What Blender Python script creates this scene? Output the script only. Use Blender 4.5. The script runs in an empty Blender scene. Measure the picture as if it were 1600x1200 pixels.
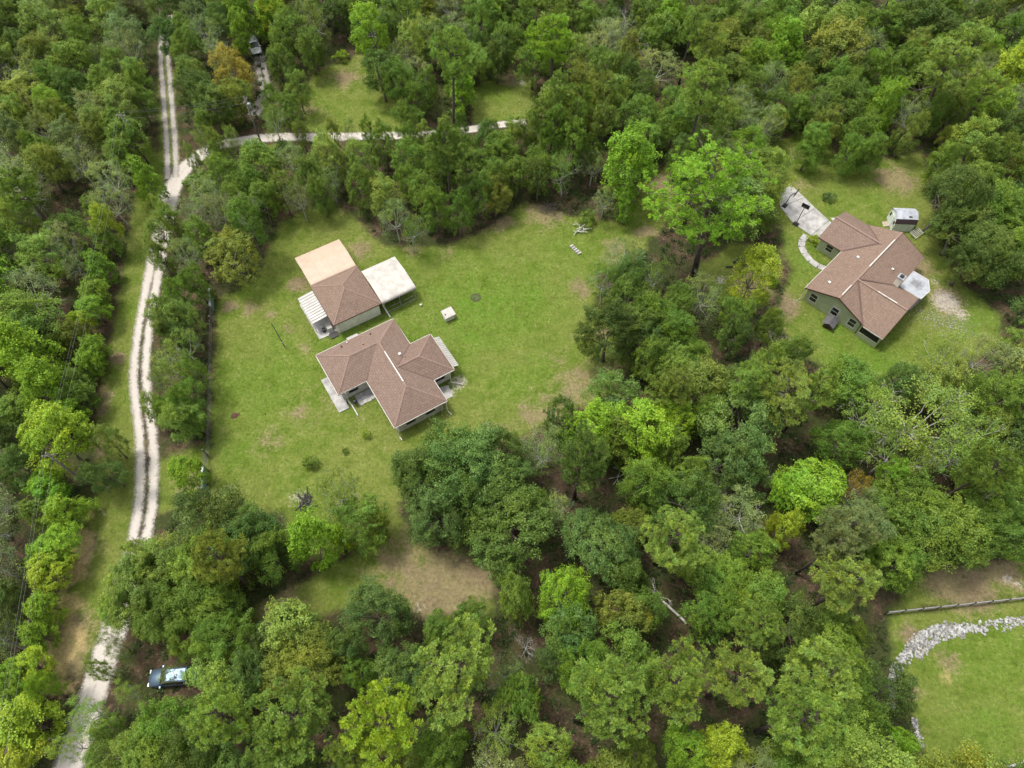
import bpy, math, random
import numpy as np
from mathutils import Vector, noise as mnoise
R = math.radians
sc = bpy.context.scene
COLL = sc.collection
rng = np.random.default_rng(11)
random.seed(11)

# ------------------------------------------------------------------ camera
cam = bpy.data.cameras.new('camera'); cam.lens = 24.75; cam.sensor_width = 36.0
cam.clip_start = 0.5; cam.clip_end = 6000
camo = bpy.data.objects.new('camera', cam); COLL.objects.link(camo)
camo.location = (0, 0, 80); camo.rotation_euler = (R(31), 0, 0)
sc.camera = camo
# ------------------------------------------------------------------ light: thin high cloud, soft sun from the far left
SUN_EL, SUN_AZ = 68.0, -62.0          # azimuth clockwise from +Y
w = bpy.data.worlds.new('World'); sc.world = w; w.use_nodes = True
nt = w.node_tree; nt.nodes.clear()
sky = nt.nodes.new('ShaderNodeTexSky'); sky.sky_type = 'NISHITA'; sky.sun_disc = False
sky.sun_elevation = R(SUN_EL); sky.sun_rotation = R(SUN_AZ % 360); sky.air_density = 1.0; sky.dust_density = 4.0; sky.ozone_density = 1.0
hs = nt.nodes.new('ShaderNodeHueSaturation'); hs.inputs['Saturation'].default_value = 0.22
bg = nt.nodes.new('ShaderNodeBackground'); bg.inputs['Strength'].default_value = 0.15
wo = nt.nodes.new('ShaderNodeOutputWorld')
nt.links.new(sky.outputs[0], hs.inputs['Color']); nt.links.new(hs.outputs[0], bg.inputs[0]); nt.links.new(bg.outputs[0], wo.inputs[0])
sl = bpy.data.lights.new('sun', 'SUN'); sl.energy = 1.5; sl.angle = R(10); sl.color = (1.0, 0.94, 0.83)
so = bpy.data.objects.new('sun', sl); COLL.objects.link(so)
a, e = R(SUN_AZ), R(SUN_EL)
tosun = Vector((math.sin(a) * math.cos(e), math.cos(a) * math.cos(e), math.sin(e)))
so.rotation_euler = tosun.to_track_quat('Z', 'Y').to_euler(); so.location = tosun * 200
vs = sc.view_settings; vs.view_transform = 'Standard'; vs.look = 'None'; vs.gamma = 1.0; vs.use_curve_mapping = False
vs.exposure = 1.0
sc.cycles.max_bounces = 5; sc.cycles.transparent_max_bounces = 16

# ------------------------------------------------------------------ baked world-space tables
TREES='''
D|-84.3|110.8|2.66|7.2|0.230,0.294,0.100|grey leafless tree in the woods near top left corner|in the woods at the top left corner
M|-64.0|124.3|2.31|8.8|0.135,0.212,0.045|blue-green bushy leafy tree between the two tracks at top left|between the two tracks at top left
M|-61.2|117.7|2.45|9.0|0.108,0.214,0.045|blue-green tree standing over the far end of the two-rut track|between the two tracks at top left
G|-58.1|123.5|2.09|8.1|0.202,0.291,0.091|grey-green sparse mossy tree between the two tracks at top left, leftmost one|between the two tracks at top left
G|-53.3|115.5|2.63|8.7|0.177,0.259,0.083|grey-green sparse mossy tree between the two tracks at top left, third from left|between the two tracks at top left
G|-50.4|110.2|2.18|8.2|0.219,0.309,0.096|grey-green sparse mossy tree between the two tracks at top left, rightmost one|between the two tracks at top left
M|-47.6|106.1|2.52|9.1|0.396,0.320,0.042|orange-tinged tree beside the utility pole and the two tracks|between the two tracks at top left
M|-45.4|100.2|2.46|9.0|0.221,0.291,0.040|olive-green bushy leafy tree just above the sandy road|just above the sandy road
M|-53.8|105.6|2.52|9.1|0.148,0.228,0.028|mid-green bushy leafy tree between the two tracks at top left, rightmost one|between the two tracks at top left
O|-51.9|100.6|2.74|8.5|0.085,0.146,0.026|dark green rounded broad-crowned tree between the two tracks at top left, leftmost one|between the two tracks at top left
O|-48.5|97.9|2.71|8.5|0.096,0.165,0.025|dark green rounded broad-crowned tree between the two tracks at top left, rightmost one|between the two tracks at top left
L|-48.2|122.3|2.99|9.8|0.179,0.317,0.021|bright green upright leafy tree between the two tracks at top left|between the two tracks at top left
M|-48.5|117.6|2.24|8.7|0.183,0.319,0.023|bright green bushy leafy tree between the two tracks at top left|between the two tracks at top left
M|-79.5|95.4|1.86|8.2|0.264,0.387,0.065|pale rounded tree standing alone in woods at far left|in the woods left of the track junction
L|-75.6|97.4|1.88|8.0|0.208,0.355,0.026|bright green upright leafy tree in the woods left of the track junction|in the woods left of the track junction
G|-75.0|92.7|1.65|7.5|0.218,0.274,0.083|grey-green sparse mossy tree in the woods left of the track junction, fourth from left|in the woods left of the track junction
M|-63.2|104.9|2.13|8.6|0.219,0.349,0.053|pale green bushy leafy tree in the woods at the top left corner, rightmost one|in the woods at the top left corner
M|-61.3|99.5|2.08|8.5|0.167,0.269,0.034|mid-green bushy leafy tree in the woods at the top left corner, rightmost one|in the woods at the top left corner
L|-61.9|91.8|2.23|8.6|0.144,0.236,0.029|mid-green upright leafy tree in the woods left of the track junction, second from left|in the woods left of the track junction
L|-59.4|88.5|2.20|8.5|0.147,0.245,0.031|mid-green upright leafy tree in the woods left of the track junction, rightmost one|in the woods left of the track junction
L|-60.3|85.2|1.97|8.2|0.178,0.292,0.037|mid-green upright leafy tree in the woods left of the track junction, leftmost one|in the woods left of the track junction
D|-69.3|91.4|1.64|6.1|0.205,0.256,0.085|grey bare-branched dead tree in the woods left of the track junction, rightmost one|in the woods left of the track junction
L|-55.2|80.9|2.12|8.4|0.194,0.342,0.023|bright green upright leafy tree beside the sandy track bend|beside the sandy track bend
L|-49.4|93.3|1.84|8.0|0.159,0.255,0.033|mid-green upright leafy tree beside the sandy track bend|beside the sandy track bend
L|-43.7|122.4|3.22|10.2|0.217,0.412,0.027|bright green upright leafy tree in the woods above the top clearing|in the woods above the top clearing
M|-38.9|117.5|3.04|9.9|0.147,0.250,0.032|mid-green bushy leafy tree in the woods above the top clearing, third from left|in the woods above the top clearing
M|-35.3|113.1|2.60|9.3|0.133,0.214,0.027|mid-green bushy leafy tree in the woods above the top clearing, rightmost one|in the woods above the top clearing
G|-35.3|120.4|2.48|8.5|0.179,0.235,0.032|olive-green sparse mossy tree in the woods above the top clearing|in the woods above the top clearing
M|-39.4|109.2|1.97|8.3|0.131,0.223,0.026|mid-green bushy leafy tree in the woods above the top clearing, leftmost one|in the woods above the top clearing
M|-27.9|123.3|2.09|8.5|0.105,0.167,0.027|dark green bushy leafy tree in the woods above the top clearing, rightmost one|in the woods above the top clearing
L|-23.7|111.8|2.83|13.0|0.241,0.411,0.027|tall bright green columnar tree at the right of the top clearing|right of the small top clearing
L|-22.0|105.6|2.37|8.8|0.080,0.152,0.023|dark green upright leafy tree right of the small top clearing, leftmost one|right of the small top clearing
M|-20.0|122.0|3.50|10.6|0.140,0.242,0.029|mid-green bushy leafy tree right of the small top clearing, second from left|right of the small top clearing
M|-17.8|114.6|2.81|9.6|0.256,0.359,0.056|pale green bushy leafy tree right of the small top clearing, third from left|right of the small top clearing
G|-19.0|110.9|2.18|8.2|0.238,0.288,0.094|grey-green sparse mossy tree right of the small top clearing, third from left|right of the small top clearing
G|-20.3|107.9|1.77|7.7|0.188,0.244,0.081|grey-green sparse mossy tree right of the small top clearing, second from left|right of the small top clearing
G|-14.9|116.4|2.64|8.7|0.257,0.347,0.059|pale green sparse mossy tree right of the small top clearing|right of the small top clearing
P|-9.5|94.7|3.78|20.0|0.237,0.373,0.061|tall light green pine with bare trunk beside the sandy road|right of the small top clearing
L|-8.3|102.2|2.13|8.4|0.228,0.422,0.028|bright green upright leafy tree right of the small top clearing|right of the small top clearing
M|-15.3|100.3|2.09|8.5|0.121,0.218,0.025|mid-green bushy leafy tree right of the small top clearing, fourth from left|right of the small top clearing
M|-16.8|94.6|2.22|8.7|0.153,0.256,0.032|mid-green bushy leafy tree right of the small top clearing, third from left|right of the small top clearing
M|-5.5|119.9|3.07|9.9|0.151,0.271,0.033|mid-green bushy leafy tree right of the small top clearing, rightmost one|right of the small top clearing
M|-0.9|114.9|2.62|9.3|0.153,0.252,0.031|mid-green bushy leafy tree in the top centre woods, leftmost one|in the top centre woods
M|-2.6|110.7|2.18|8.7|0.099,0.162,0.026|dark green bushy leafy tree in the top centre woods, leftmost one|in the top centre woods
L|-3.6|93.2|1.55|6.0|0.161,0.258,0.034|small dark conical tree beside the sandy road|in the grove above the lawn
S|-31.2|117.1|1.16|1.8|0.285,0.438,0.026|yellow-green low shrub in the woods above the top clearing|in the woods above the top clearing
M|-35.7|102.4|1.73|8.0|0.215,0.317,0.050|pale green bushy leafy tree just above the sandy road, leftmost one|just above the sandy road
M|-36.0|96.3|2.05|8.5|0.129,0.223,0.027|mid-green bushy leafy tree just above the sandy road|just above the sandy road
G|-38.2|94.0|1.85|7.8|0.204,0.300,0.051|pale green sparse mossy tree just above the sandy road, rightmost one|just above the sandy road
L|-40.2|99.8|1.48|7.4|0.149,0.261,0.034|mid-green upright leafy tree just above the sandy road|just above the sandy road
L|-42.3|122.1|2.08|8.3|0.341,0.453,0.030|yellow-green upright leafy tree in the woods above the top clearing|in the woods above the top clearing
L|-38.5|83.5|2.34|8.7|0.147,0.259,0.032|mid-green upright leafy tree below the road at upper left lawn, second from left|below the road at upper left lawn
L|-38.6|79.8|1.92|8.1|0.139,0.253,0.031|mid-green upright leafy tree below the road at upper left lawn, leftmost one|below the road at upper left lawn
L|-37.0|70.0|2.16|11.0|0.121,0.227,0.026|dark glossy upright tree at the upper left lawn corner|below the road at upper left lawn
L|-36.7|76.3|1.70|7.7|0.136,0.225,0.028|mid-green upright leafy tree below the road at upper left lawn, rightmost one|below the road at upper left lawn
G|-33.8|84.8|2.29|8.3|0.250,0.335,0.105|grey-green sparse mossy tree below the road at upper left lawn, second from left|below the road at upper left lawn
M|-30.7|81.6|2.09|8.5|0.144,0.226,0.030|mid-green bushy leafy tree below the road at upper left lawn, second from left|below the road at upper left lawn
M|-27.4|85.0|2.47|9.1|0.250,0.342,0.063|pale green bushy leafy tree below the road at upper left lawn, leftmost one|below the road at upper left lawn
M|-23.0|84.9|2.29|8.8|0.225,0.342,0.055|pale green bushy leafy tree in the grove above the workshop, leftmost one|in the grove above the workshop
M|-20.0|88.4|1.98|8.4|0.139,0.234,0.028|mid-green bushy leafy tree in the grove above the workshop, leftmost one|in the grove above the workshop
M|-15.4|84.7|2.46|9.1|0.151,0.271,0.033|mid-green bushy leafy tree in the grove above the workshop, third from left|in the grove above the workshop
M|-23.2|79.9|2.07|8.5|0.137,0.220,0.027|mid-green bushy leafy tree below the road at upper left lawn, rightmost one|below the road at upper left lawn
M|-18.7|77.3|2.38|8.9|0.260,0.342,0.059|pale green bushy leafy tree in the grove above the workshop, rightmost one|in the grove above the workshop
M|-15.8|80.3|2.07|8.5|0.132,0.231,0.025|mid-green bushy leafy tree in the grove above the workshop, second from left|in the grove above the workshop
M|-13.0|77.3|2.38|8.9|0.145,0.248,0.029|mid-green bushy leafy tree in the grove above the workshop, fifth from left|in the grove above the workshop
M|-10.7|83.4|2.10|8.5|0.142,0.248,0.029|mid-green bushy leafy tree in the grove above the lawn, leftmost one|in the grove above the lawn
M|-11.4|74.9|2.18|8.7|0.149,0.256,0.028|mid-green bushy leafy tree in the grove above the workshop, sixth from left|in the grove above the workshop
G|-16.9|73.1|1.84|7.7|0.194,0.282,0.087|grey-green sparse mossy tree in the grove above the workshop|in the grove above the workshop
G|-14.7|71.1|1.82|7.7|0.125,0.218,0.028|mid-green sparse mossy tree in the grove above the workshop|in the grove above the workshop
M|-7.8|74.4|2.01|8.4|0.121,0.224,0.025|mid-green bushy leafy tree in the grove above the lawn, second from left|in the grove above the lawn
M|-5.5|78.1|2.22|8.7|0.120,0.214,0.025|mid-green bushy leafy tree in the grove above the lawn, fourth from left|in the grove above the lawn
M|-2.4|81.2|2.08|8.5|0.140,0.228,0.030|mid-green bushy leafy tree in the grove above the lawn, fifth from left|in the grove above the lawn
M|-6.7|84.1|1.94|8.3|0.208,0.309,0.051|pale green bushy leafy tree in the grove above the lawn, leftmost one|in the grove above the lawn
M|-28.5|78.2|1.88|8.2|0.155,0.250,0.032|mid-green bushy leafy tree below the road at upper left lawn, third from left|below the road at upper left lawn
G|-31.5|77.2|1.54|7.4|0.219,0.254,0.091|grey-green sparse mossy tree below the road at upper left lawn, third from left|below the road at upper left lawn
M|-34.3|78.6|1.72|8.0|0.186,0.261,0.036|olive-green bushy leafy tree below the road at upper left lawn|below the road at upper left lawn
M|-44.0|82.1|2.26|8.8|0.159,0.271,0.030|mid-green bushy leafy tree beside the sandy track bend, rightmost one|beside the sandy track bend
G|-45.4|78.3|2.22|8.2|0.249,0.335,0.099|grey-green sparse mossy tree beside the sandy track bend, third from left|beside the sandy track bend
G|-46.4|72.9|2.17|8.1|0.214,0.276,0.096|grey-green sparse mossy tree beside the sandy track bend, second from left|beside the sandy track bend
G|-42.4|74.3|2.01|8.0|0.241,0.284,0.094|grey-green sparse mossy tree beside the sandy track bend, rightmost one|beside the sandy track bend
M|-40.8|78.4|1.89|8.2|0.149,0.243,0.030|mid-green bushy leafy tree below the road at upper left lawn, leftmost one|below the road at upper left lawn
M|-43.8|69.2|1.96|8.3|0.146,0.255,0.030|mid-green bushy leafy tree beside the sandy track bend, leftmost one|beside the sandy track bend
M|-50.2|70.6|1.81|8.1|0.211,0.309,0.050|pale green bushy leafy tree beside the sandy track bend, third from left|beside the sandy track bend
G|-45.5|65.9|1.77|7.7|0.218,0.294,0.093|grey-green sparse mossy tree beside the sandy track bend, leftmost one|beside the sandy track bend
M|-43.3|61.5|1.73|8.0|0.137,0.235,0.028|mid-green bushy leafy tree between the sandy track and the lawn fence, fourth from left|between the sandy track and the lawn fence
L|-30.0|87.9|1.80|7.9|0.263,0.388,0.066|pale green upright leafy tree below the road at upper left lawn|below the road at upper left lawn
M|2.3|121.0|2.88|9.7|0.154,0.267,0.033|mid-green bushy leafy tree in the top centre woods, second from left|in the top centre woods
M|5.6|114.6|2.81|9.6|0.240,0.351,0.062|pale green bushy leafy tree in the top centre woods, leftmost one|in the top centre woods
M|9.3|119.3|2.66|9.3|0.153,0.240,0.029|mid-green bushy leafy tree in the top centre woods, rightmost one|in the top centre woods
M|3.5|109.0|2.55|9.2|0.146,0.248,0.031|mid-green bushy leafy tree in the top centre woods, third from left|in the top centre woods
M|10.5|111.6|2.38|8.9|0.239,0.341,0.059|pale green bushy leafy tree in the top centre woods, rightmost one|in the top centre woods
M|14.0|120.8|2.48|9.1|0.177,0.289,0.034|mid-green bushy leafy tree top centre beside the grey dead branches, leftmost one|top centre beside the grey dead branches
G|18.4|117.5|2.24|8.2|0.236,0.310,0.098|grey-green sparse mossy tree top centre beside the grey dead branches, second from left|top centre beside the grey dead branches
D|20.9|124.0|2.11|6.6|0.237,0.307,0.103|grey bare-branched dead tree top centre beside the grey dead branches, rightmost one|top centre beside the grey dead branches
D|20.7|113.0|2.46|7.0|0.210,0.292,0.098|pale grey leafless tree in the top centre woods|top centre beside the grey dead branches
M|24.5|122.7|2.50|9.1|0.144,0.229,0.031|mid-green bushy leafy tree top centre beside the grey dead branches, rightmost one|top centre beside the grey dead branches
L|27.7|120.4|2.97|9.8|0.183,0.331,0.023|bright green upright leafy tree in the woods at upper right of centre, leftmost one|in the woods at upper right of centre
P|29.5|109.5|2.93|14.5|0.210,0.329,0.051|pale green tufted pine tree in the woods at upper right of centre, leftmost one|in the woods at upper right of centre
P|31.9|104.1|3.07|14.7|0.214,0.300,0.047|pale green tufted pine tree in the woods at upper right of centre, rightmost one|in the woods at upper right of centre
M|38.2|121.8|2.69|9.4|0.135,0.246,0.028|mid-green bushy leafy tree in the woods at upper right of centre, second from left|in the woods at upper right of centre
M|42.2|120.2|2.88|9.7|0.152,0.241,0.030|mid-green bushy leafy tree in the woods at upper right of centre, rightmost one|in the woods at upper right of centre
M|20.0|104.9|2.13|8.6|0.092,0.169,0.028|dark green bushy leafy tree top centre beside the grey dead branches, fourth from left|top centre beside the grey dead branches
M|21.6|101.4|2.28|8.8|0.110,0.187,0.029|dark green bushy leafy tree top centre beside the grey dead branches, rightmost one|top centre beside the grey dead branches
P|6.7|94.3|2.55|14.1|0.209,0.322,0.056|pale green tufted pine tree in the top centre woods|in the top centre woods
P|9.9|92.7|2.14|13.6|0.152,0.246,0.030|mid-green tufted pine tree top centre beside the grey dead branches, leftmost one|top centre beside the grey dead branches
P|14.8|94.8|2.17|13.6|0.222,0.287,0.052|pale green tufted pine tree top centre beside the grey dead branches, rightmost one|top centre beside the grey dead branches
P|5.7|88.1|2.29|13.7|0.151,0.267,0.035|mid-green tufted pine tree in the stand above the lawn edge|in the stand above the lawn edge
P|10.0|87.4|2.09|13.5|0.149,0.241,0.033|mid-green tufted pine tree top centre beside the grey dead branches, rightmost one|top centre beside the grey dead branches
P|14.1|88.1|2.29|13.7|0.193,0.271,0.049|pale green tufted pine tree top centre beside the grey dead branches, leftmost one|top centre beside the grey dead branches
M|12.1|87.6|2.15|8.6|0.135,0.226,0.027|mid-green bushy leafy tree in the stand above the lawn edge, rightmost one|in the stand above the lawn edge
M|6.1|87.4|2.32|8.9|0.172,0.293,0.034|mid-green bushy leafy tree in the stand above the lawn edge, third from left|in the stand above the lawn edge
M|3.7|84.8|2.12|8.6|0.158,0.265,0.034|mid-green bushy leafy tree in the stand above the lawn edge, second from left|in the stand above the lawn edge
G|7.8|82.6|2.27|8.3|0.138,0.242,0.031|mid-green sparse mossy tree in the stand above the lawn edge|in the stand above the lawn edge
L|17.5|81.2|3.78|13.0|0.205,0.391,0.025|bright lime green rounded tree at the top right lawn corner|above the tall pine
L|17.0|76.5|1.70|7.7|0.169,0.322,0.022|bright green upright leafy tree in the stand above the lawn edge|in the stand above the lawn edge
M|25.8|92.6|3.09|10.0|0.128,0.232,0.026|mid-green bushy leafy tree above the tall pine, leftmost one|above the tall pine
P|27.5|88.4|4.24|19.0|0.238,0.359,0.058|large light green rounded pine above the tall pine|above the tall pine
M|34.8|93.1|2.56|9.2|0.211,0.320,0.051|pale green bushy leafy tree above the tall pine|above the tall pine
M|25.8|86.0|2.30|8.8|0.096,0.165,0.027|dark green bushy leafy tree above the tall pine|above the tall pine
G|31.1|88.9|2.52|8.6|0.171,0.267,0.036|mid-green sparse mossy tree above the tall pine|above the tall pine
L|41.9|108.1|2.61|9.2|0.168,0.297,0.022|bright green upright leafy tree in the woods at upper right of centre, rightmost one|in the woods at upper right of centre
M|39.3|101.4|2.28|8.8|0.146,0.230,0.029|mid-green bushy leafy tree above the tall pine, third from left|above the tall pine
P|26.4|66.1|7.19|22.0|0.209,0.397,0.026|tall lone pine with long bare trunk between the two lawns|near the tall pine
L|47.8|112.7|3.10|10.0|0.200,0.378,0.025|bright green upright leafy tree in the top right woods|in the top right woods
L|52.0|117.1|3.15|10.0|0.264,0.386,0.064|pale green upright leafy tree in the top right woods, leftmost one|in the top right woods
L|56.1|115.3|3.13|10.0|0.214,0.318,0.050|pale green upright leafy tree in the top right woods, rightmost one|in the top right woods
M|62.1|120.8|2.48|9.1|0.161,0.256,0.031|mid-green bushy leafy tree in the top right woods, sixth from left|in the top right woods
G|59.0|112.5|2.40|8.4|0.232,0.272,0.103|grey-green sparse mossy tree in the top right woods, fourth from left|in the top right woods
M|65.9|118.3|2.85|9.6|0.151,0.262,0.032|mid-green bushy leafy tree in the top right woods, rightmost one|in the top right woods
M|70.3|113.3|2.40|9.0|0.195,0.243,0.036|olive-green bushy leafy tree in the top right corner, leftmost one|in the top right corner
M|76.1|118.3|2.85|9.6|0.081,0.133,0.023|dark green bushy leafy tree in the top right corner, leftmost one|in the top right corner
M|83.3|120.2|2.88|9.7|0.107,0.171,0.030|dark green bushy leafy tree in the top right corner, rightmost one|in the top right corner
M|87.9|116.5|2.83|9.6|0.140,0.255,0.029|mid-green bushy leafy tree in the top right corner, fourth from left|in the top right corner
P|67.2|96.9|4.48|17.0|0.240,0.340,0.058|broad lime green pine in the top right woods|in the top right corner
P|72.1|94.0|3.12|14.7|0.249,0.371,0.055|pale green tufted pine tree in the top right corner|in the top right corner
L|83.4|105.0|3.63|10.8|0.326,0.441,0.028|yellow-green tree at the top right edge|in the top right corner
M|66.3|107.6|2.73|9.4|0.143,0.247,0.027|mid-green bushy leafy tree in the top right corner, leftmost one|in the top right corner
M|61.5|105.9|2.71|9.4|0.155,0.275,0.031|mid-green bushy leafy tree in the top right woods, seventh from left|in the top right woods
M|55.8|100.9|2.65|9.3|0.160,0.268,0.034|mid-green bushy leafy tree behind the green-walled house, fourth from left|behind the green-walled house
M|53.3|103.7|2.68|9.4|0.155,0.285,0.035|mid-green bushy leafy tree in the top right woods, fourth from left|in the top right woods
M|47.9|102.6|2.67|9.4|0.206,0.254,0.038|olive-green bushy leafy tree behind the green-walled house, leftmost one|behind the green-walled house
M|43.9|98.0|2.43|9.0|0.121,0.202,0.028|mid-green bushy leafy tree behind the green-walled house, leftmost one|behind the green-walled house
M|49.7|91.9|2.55|9.2|0.174,0.231,0.033|olive-green bushy leafy tree behind the green-walled house, rightmost one|behind the green-walled house
M|59.0|95.6|3.13|10.0|0.177,0.315,0.022|bright mid-green rounded tree behind the green-walled house|behind the green-walled house
M|55.0|91.2|2.54|9.2|0.143,0.243,0.027|mid-green bushy leafy tree behind the green-walled house, sixth from left|behind the green-walled house
M|52.7|87.6|2.15|8.6|0.146,0.271,0.033|mid-green bushy leafy tree behind the green-walled house, fifth from left|behind the green-walled house
M|56.2|87.4|1.97|8.3|0.145,0.247,0.030|mid-green bushy leafy tree behind the green-walled house, rightmost one|behind the green-walled house
M|46.8|88.4|2.33|8.9|0.154,0.290,0.033|mid-green bushy leafy tree behind the green-walled house, second from left|behind the green-walled house
G|64.0|95.3|2.41|8.4|0.209,0.281,0.098|grey-green sparse mossy tree behind the green-walled house, rightmost one|behind the green-walled house
M|68.4|96.4|2.42|9.0|0.146,0.257,0.032|mid-green bushy leafy tree at the right edge above the barn shed, leftmost one|at the right edge above the barn shed
M|72.8|97.7|2.61|9.3|0.152,0.228,0.031|mid-green bushy leafy tree at the right edge above the barn shed, third from left|at the right edge above the barn shed
L|77.2|96.4|2.69|9.3|0.218,0.372,0.027|bright green upright leafy tree at the right edge above the barn shed|at the right edge above the barn shed
M|71.0|87.6|3.19|10.1|0.261,0.381,0.059|pale green bushy leafy tree at the right edge above the barn shed|at the right edge above the barn shed
M|66.1|84.0|2.46|9.0|0.141,0.238,0.026|mid-green bushy leafy tree at the right edge above the barn shed, second from left|at the right edge above the barn shed
M|74.6|85.5|2.82|9.6|0.147,0.232,0.029|mid-green bushy leafy tree at the right edge above the barn shed, rightmost one|at the right edge above the barn shed
O|62.6|75.0|3.12|12.0|0.090,0.146,0.026|dark oak overhanging the barn-style shed from the right|at the right edge beside the green-walled house
O|68.9|79.0|3.23|9.1|0.134,0.220,0.028|mid-green rounded broad-crowned tree at the right edge above the barn shed|at the right edge above the barn shed
O|69.7|73.8|3.15|9.0|0.131,0.236,0.027|mid-green rounded broad-crowned tree at the right edge beside the green-walled house, leftmost one|at the right edge beside the green-walled house
O|64.0|70.6|3.10|8.9|0.091,0.147,0.023|dark green rounded broad-crowned tree at the right edge beside the green-walled house, leftmost one|at the right edge beside the green-walled house
O|66.5|66.5|3.21|9.0|0.103,0.166,0.027|dark green rounded broad-crowned tree at the right edge beside the green-walled house, rightmost one|at the right edge beside the green-walled house
O|73.1|72.8|3.14|9.0|0.148,0.255,0.033|mid-green rounded broad-crowned tree at the right edge beside the green-walled house, second from left|at the right edge beside the green-walled house
O|70.6|65.4|3.02|8.8|0.154,0.274,0.030|mid-green rounded broad-crowned tree at the right edge beside the green-walled house, rightmost one|at the right edge beside the green-walled house
O|63.5|64.8|2.49|8.2|0.085,0.130,0.021|dark green rounded broad-crowned tree at the right edge beside the green-walled house, second from left|at the right edge beside the green-walled house
L|-62.3|76.9|1.92|5.5|0.152,0.243,0.032|mid-green upright leafy tree in the hedgerow left of the sandy track, leftmost one|in the hedgerow left of the sandy track
L|-58.2|71.7|1.65|9.0|0.309,0.404,0.031|small yellow-flecked tree at the top of the left hedgerow|in the hedgerow left of the sandy track
L|-58.8|70.1|2.04|5.6|0.173,0.287,0.035|mid-green upright leafy tree in the hedgerow left of the sandy track, rightmost one|in the hedgerow left of the sandy track
L|-58.5|65.1|1.99|5.6|0.163,0.316,0.022|bright green upright leafy tree in the hedgerow left of the sandy track, rightmost one|in the hedgerow left of the sandy track
L|-57.6|61.2|1.77|5.3|0.181,0.297,0.022|bright green upright leafy tree in the hedgerow left of the sandy track, fourth from left|in the hedgerow left of the sandy track
L|-56.9|58.2|1.74|5.3|0.173,0.325,0.022|bright green upright leafy tree in the hedgerow left of the sandy track, third from left|in the hedgerow left of the sandy track
L|-57.8|55.9|1.38|4.9|0.323,0.451,0.029|yellow-green upright leafy tree in the hedgerow left of the sandy track|in the hedgerow left of the sandy track
L|-55.0|51.6|1.85|5.4|0.179,0.317,0.022|bright green upright leafy tree in the hedgerow left of the sandy track, second from left|in the hedgerow left of the sandy track
L|-54.9|49.6|1.83|5.4|0.203,0.360,0.026|bright green upright leafy tree in the hedgerow left of the sandy track, leftmost one|in the hedgerow left of the sandy track
L|-55.9|47.0|1.80|5.4|0.136,0.226,0.030|mid-green upright leafy tree at the left edge across from the house, second from left|at the left edge across from the house
L|-54.3|44.1|1.93|5.5|0.142,0.242,0.031|mid-green upright leafy tree at the left edge across from the house, rightmost one|at the left edge across from the house
L|-54.8|41.4|1.90|5.5|0.194,0.357,0.025|bright green upright leafy tree at the left edge across from the house, rightmost one|at the left edge across from the house
L|-52.4|36.1|3.40|12.0|0.290,0.433,0.029|large yellow-lime tree beside the leaning utility pole at left|at the left edge across from the house
L|-56.1|41.1|1.74|5.3|0.230,0.392,0.026|bright green upright leafy tree at the left edge across from the house, leftmost one|at the left edge across from the house
M|-47.2|33.5|1.74|8.0|0.114,0.196,0.042|blue-green bushy tree alone on the verge left of the track|on the left verge of the track
M|-48.0|37.3|1.51|7.7|0.241,0.335,0.061|pale green bushy leafy tree on the left verge of the track, leftmost one|on the left verge of the track
L|-53.7|32.0|1.95|5.5|0.206,0.419,0.029|bright green upright leafy tree at the left edge along the hedgerow, rightmost one|at the left edge along the hedgerow
L|-51.2|29.0|2.05|5.6|0.250,0.412,0.028|lime green upright leafy tree at the left edge along the hedgerow, rightmost one|at the left edge along the hedgerow
L|-54.2|28.9|1.76|5.3|0.168,0.257,0.035|mid-green upright leafy tree at the left edge along the hedgerow|at the left edge along the hedgerow
L|-50.7|25.1|2.00|5.6|0.213,0.393,0.025|lime green upright leafy tree at the left edge along the hedgerow, leftmost one|at the left edge along the hedgerow
L|-52.7|23.7|1.71|5.3|0.195,0.356,0.024|bright green upright leafy tree at the left edge along the hedgerow, leftmost one|at the left edge along the hedgerow
L|-50.3|22.2|1.83|5.4|0.320,0.434,0.030|yellow-green upright leafy tree at the left edge along the hedgerow|at the left edge along the hedgerow
L|-50.2|18.8|1.79|5.3|0.230,0.379,0.027|lime green upright leafy tree in the bottom left corner|in the bottom left corner
L|-49.9|15.5|1.61|5.2|0.221,0.365,0.027|bright green upright leafy tree in the bottom left corner, rightmost one|in the bottom left corner
L|-49.0|12.4|1.58|5.1|0.338,0.485,0.030|yellow-green upright leafy tree in the bottom left corner, rightmost one|in the bottom left corner
L|-50.3|11.1|1.69|5.2|0.180,0.314,0.023|bright green upright leafy tree in the bottom left corner, leftmost one|in the bottom left corner
L|-47.6|7.0|2.76|6.4|0.302,0.438,0.029|yellow-green upright leafy tree in the bottom left corner, second from left|in the bottom left corner
L|-48.3|4.7|2.23|5.8|0.327,0.406,0.031|yellow-green upright leafy tree in the bottom left corner, leftmost one|in the bottom left corner
L|-60.3|47.6|3.33|12.0|0.258,0.427,0.026|big bright lime tree at the left edge facing the workshop|at the left edge across from the house
L|-57.7|44.1|2.81|11.0|0.225,0.383,0.025|lime green upright leafy tree at the left edge across from the house|at the left edge across from the house
O|-57.1|34.0|1.94|7.6|0.117,0.203,0.040|blue-green rounded broad-crowned tree at the left edge along the hedgerow|at the left edge along the hedgerow
L|-61.3|42.4|2.07|5.7|0.169,0.272,0.034|mid-green upright leafy tree at the left edge across from the house, leftmost one|at the left edge across from the house
M|-44.8|59.0|1.86|8.2|0.171,0.300,0.036|mid-green bushy leafy tree between the sandy track and the lawn fence, leftmost one|between the sandy track and the lawn fence
M|-42.8|55.0|1.82|8.1|0.222,0.331,0.060|pale green bushy leafy tree between the sandy track and the lawn fence, rightmost one|between the sandy track and the lawn fence
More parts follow.
